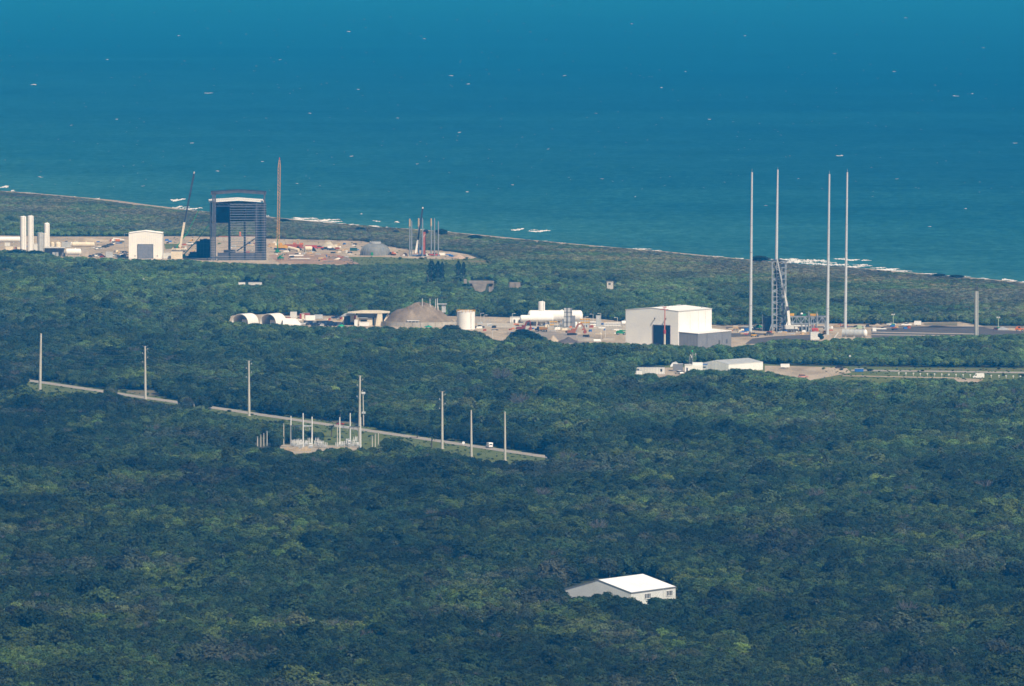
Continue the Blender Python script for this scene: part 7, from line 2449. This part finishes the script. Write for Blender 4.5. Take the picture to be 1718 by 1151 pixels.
# ---------------------------------------------------------------- single trees that stand out
def single_tree(px, ybase, wpx, hpx, tint_, label, var=0, name="broad_tree", cat="tree", group=None):
    L, k = at(px, ybase)
    t = thing(name, label, cat, L, (px * 1.7) % 6.28, group)
    t.scale = (wpx * k, wpx * k, hpx * k)
    o = bpy.data.objects.new("crown", crown_me[var])
    COL.objects.link(o)
    o.parent = t
    o["tint"] = list(tint_)
    o = bpy.data.objects.new("trunk", trunk_me[var])
    COL.objects.link(o)
    o.parent = t
    return t


def casuarina_mesh(seed):
    rd_ = random.Random(seed)
    b = MB()
    for i in range(1500):
        z = rd_.uniform(.06, 1.0)
        rmax = (.5 * (1 - z) ** .36 * (.55 + .45 * min(1, z * 4))) * (.75 + .25 * math.sin(z * 23 + seed))
        a = rd_.random() * 6.283
        r = rmax * math.sqrt(rd_.random())
        p = Vector((r * math.cos(a), r * math.sin(a), z))
        d = Vector((math.cos(a) * .5, math.sin(a) * .5, rd_.uniform(.1, .5))).normalized()
        w = d.orthogonal().normalized()
        w.rotate(Matrix.Rotation(rd_.random() * 6.28, 3, d))
        l_ = rd_.uniform(.03, .07)
        b.add([p - w * .018, p + w * .018, p + d * l_ + w * .006, p + d * l_ - w * .006], [(0, 1, 2, 3)])
    me = bpy.data.meshes.new("casuarina_crown")
    me.from_pydata(b.v, [], b.f)
    me.materials.append(fm)
    return me


cas = [casuarina_mesh(1), casuarina_mesh(2)]


def casuarina(px, ybase, wpx, hpx, label, v=0):
    L, k = at(px, ybase)
    t = thing("pine_tree", label, "tree", L, px % 6.28)
    for nm_, me in (("crown", cas[v]),):
        o = bpy.data.objects.new(nm_, me)
        COL.objects.link(o)
        o.parent = t
        o.scale = (wpx * k, wpx * k, hpx * k)
        o["tint"] = [.022, .042, .026]
    part(t, "trunk", bark_m, lambda b: b.cyl((0, 0, 0), (0, 0, hpx * k * .92), .45, .08, 8))
    return t


casuarina(724, 482, 26, 44, "dark tall pine at the edge of the field, widest of the clump", 0)
casuarina(735, 482, 23, 43, "dark tall pine in the field clump, beside the widest one", 1)
casuarina(742, 481, 14, 41, "slim dark pine at the outer side of the field clump", 0)
casuarina(769, 474, 17, 36, "dark pine of a pair above the concrete ruin, fuller one", 1)
casuarina(778, 473, 13, 33, "slim dark pine of a pair above the concrete ruin", 0)
# dead tree
L, k = at(718, 482)
t = thing("dead_tree", "bare pale dead tree beside the dark pine clump", "tree", L)
DEAD = mat("dead_wood", (.36, .33, .30), .9, var=.15)
part(t, "trunk", DEAD, lambda b: b.cyl((0, 0, 0), (.2, 0, 22 * k), .35, .12, 7))
for i in range(7):
    a = i * 2.3
    z = (9 + i * 2) * k
    part(t, "branch", DEAD, lambda b: b.cyl((0, 0, z), (2.2 * math.cos(a), 2.2 * math.sin(a), z + 4.0), .16, .05, 5))


def palm(px, ybase, hpx, label):
    L, k = at(px, ybase)
    h = hpx * k
    t = thing("palm_tree", label, "palm", L, 0, "cabbage palms near the road")
    part(t, "trunk", bark_m, lambda b: b.cyl((0, 0, 0), (.2, 0, h - 1.2), .3, .24, 8))
    rd_ = random.Random(int(px))
    for i in range(22):
        a = i * 2.4
        el = rd_.uniform(-.5, 1.1)
        d = Vector((math.cos(a) * math.cos(el), math.sin(a) * math.cos(el), math.sin(el)))
        s_ = Vector((-math.sin(a), math.cos(a), 0))
        c0 = Vector((.2, 0, h - 1.2))
        m1 = c0 + d * 1.5
        m2 = c0 + d * 2.4 - Vector((0, 0, .5))
        o = part(t, "frond", fm, lambda b: b.add([c0, m1 - s_ * .55, m2 - s_ * .2, m2 + s_ * .2, m1 + s_ * .55], [(0, 1, 2, 3, 4)]))
        o["tint"] = [.045, .07, .035]
    return t


for x, y, h, lab in ((724, 752, 23, "round headed palm on the road verge between two poles"), (570, 708, 26, "palm behind the road beyond the second gantry frame"), (556, 733, 20, "palm growing between the two gantry frames"), (700, 735, 18, "palm at the verge past the substation"),
                     (1047, 985, 24, "yellowing palm behind the white metal shed"), (711, 722, 22, "palm in the bright scrub behind the road")):
    palm(x, y, h, lab)
for x, y, w_, h_, tn, lab in ((1276, 441, 38, 12, (.018, .032, .016), "dark rounded bush on the dune beside a lightning mast"), (605, 388, 18, 7, (.016, .03, .018), "dark bush on the dune behind the grey dome"),
                              (664, 392, 14, 6, (.05, .05, .035), "brown bush on the dune near the small pad"), (1576, 466, 26, 7, (.018, .032, .018), "dark bush on the dune past the dark embankment"), (1605, 468, 30, 7, (.02, .036, .02), "wide dark bush on the dune beyond the thick column"),
                              (797, 402, 26, 8, (.016, .028, .016), "dark low bush on the dune past the small pad"), (740, 396, 28, 12, (.02, .038, .02), "rounded green bush behind the outer pad masts"), (478, 374, 24, 7, (.022, .035, .022), "dark bush on the dune beside the lattice crane"),
                              (880, 585, 52, 32, (.014, .03, .018), "large dark bush hiding part of the red excavator"), (862, 588, 34, 26, (.016, .034, .02), "dark bush beside the largest bush at the spoil"), (900, 586, 34, 24, (.018, .036, .02), "dark bush before the dump truck"),
                              (1366 + 10, 571, 14, 12, (.02, .045, .025), "small round bush beside the white upright container"), (758, 563, 44, 18, (.026, .042, .026), "brown green bush before the squat tank"), (30, 436, 44, 18, (.014, .035, .022), "large dark bush before the tall white tanks"),
                              (60, 437, 40, 17, (.016, .038, .024), "dark bush before the squat silver tank"), (1010, 1013, 60, 26, (.020, .042, .024), "large dark bush covering the shed gable"), (972, 1012, 32, 21, (.022, .048, .026), "round bush at the corner of the shed gable"),
                              (1100, 1020, 40, 18, (.035, .075, .03), "light green bush under the shed window")):
    single_tree(x, y, w_, h_, tn, lab, int(x) % 6, "dune_bush" if y < 475 else "broad_bush", "bush")

# ---------------------------------------------------------------- loose building material on the yards
rk = random.Random(77)
KIND = [("grey", LGREY), ("white wrapped", WHITE), ("timber brown", TANP), ("dark", FRMD), ("rusty", RUST), ("cream", CREAM), ("blue wrapped", BLUE)]
spots = [(rk.uniform(8, 215), rk.uniform(406, 431), "works yard by the white tanks") for _ in range(46)] + [(rk.uniform(275, 345), rk.uniform(404, 432), "yard beside the boom lifts") for _ in range(18)] + \
        [(rk.uniform(452, 600), rk.uniform(410, 436), "yard past the lattice crane") for _ in range(52)] + [(rk.uniform(660, 770), rk.uniform(424, 432), "small launch pad") for _ in range(16)] + \
        [(rk.uniform(500, 580), rk.uniform(533, 541), "car park edge") for _ in range(16)] + [(rk.uniform(800, 1046), rk.uniform(543, 566), "yard before the horizontal tanks") for _ in range(44)] + \
        [(rk.uniform(1222, 1400), rk.uniform(549, 562), "apron around the launch tower") for _ in range(30)] + [(rk.uniform(1400, 1530), rk.uniform(547, 556), "ground behind the grey cylinder") for _ in range(14)] + \
        [(rk.uniform(368, 428), rk.uniform(408, 424), "floor of the open steel frame") for _ in range(10)]
for x, y, where in spots:
    nm_, m_ = KIND[rk.randrange(len(KIND))]
    L, k = at(x, y)
    t = thing("material_pallet", "%s pallet load on the %s" % (nm_, where), "pallet", L, rk.uniform(-.6, .6), "loose pallet loads on the work yards")
    sx, sy, sz = rk.uniform(.6, 2.4), rk.uniform(.6, 1.2), rk.uniform(.5, 1.7)
    part(t, "load", m_, lambda b: b.prism([(-sx, .16), (sx, .16), (sx * rk.uniform(.7, 1), .16 + sz), (-sx * rk.uniform(.5, 1), .16 + sz * rk.uniform(.7, 1))], -sy, sy))
    part(t, "pallet_base", TANP, lambda b: b.box(-sx, sx, -sy, sy, 0, .15))
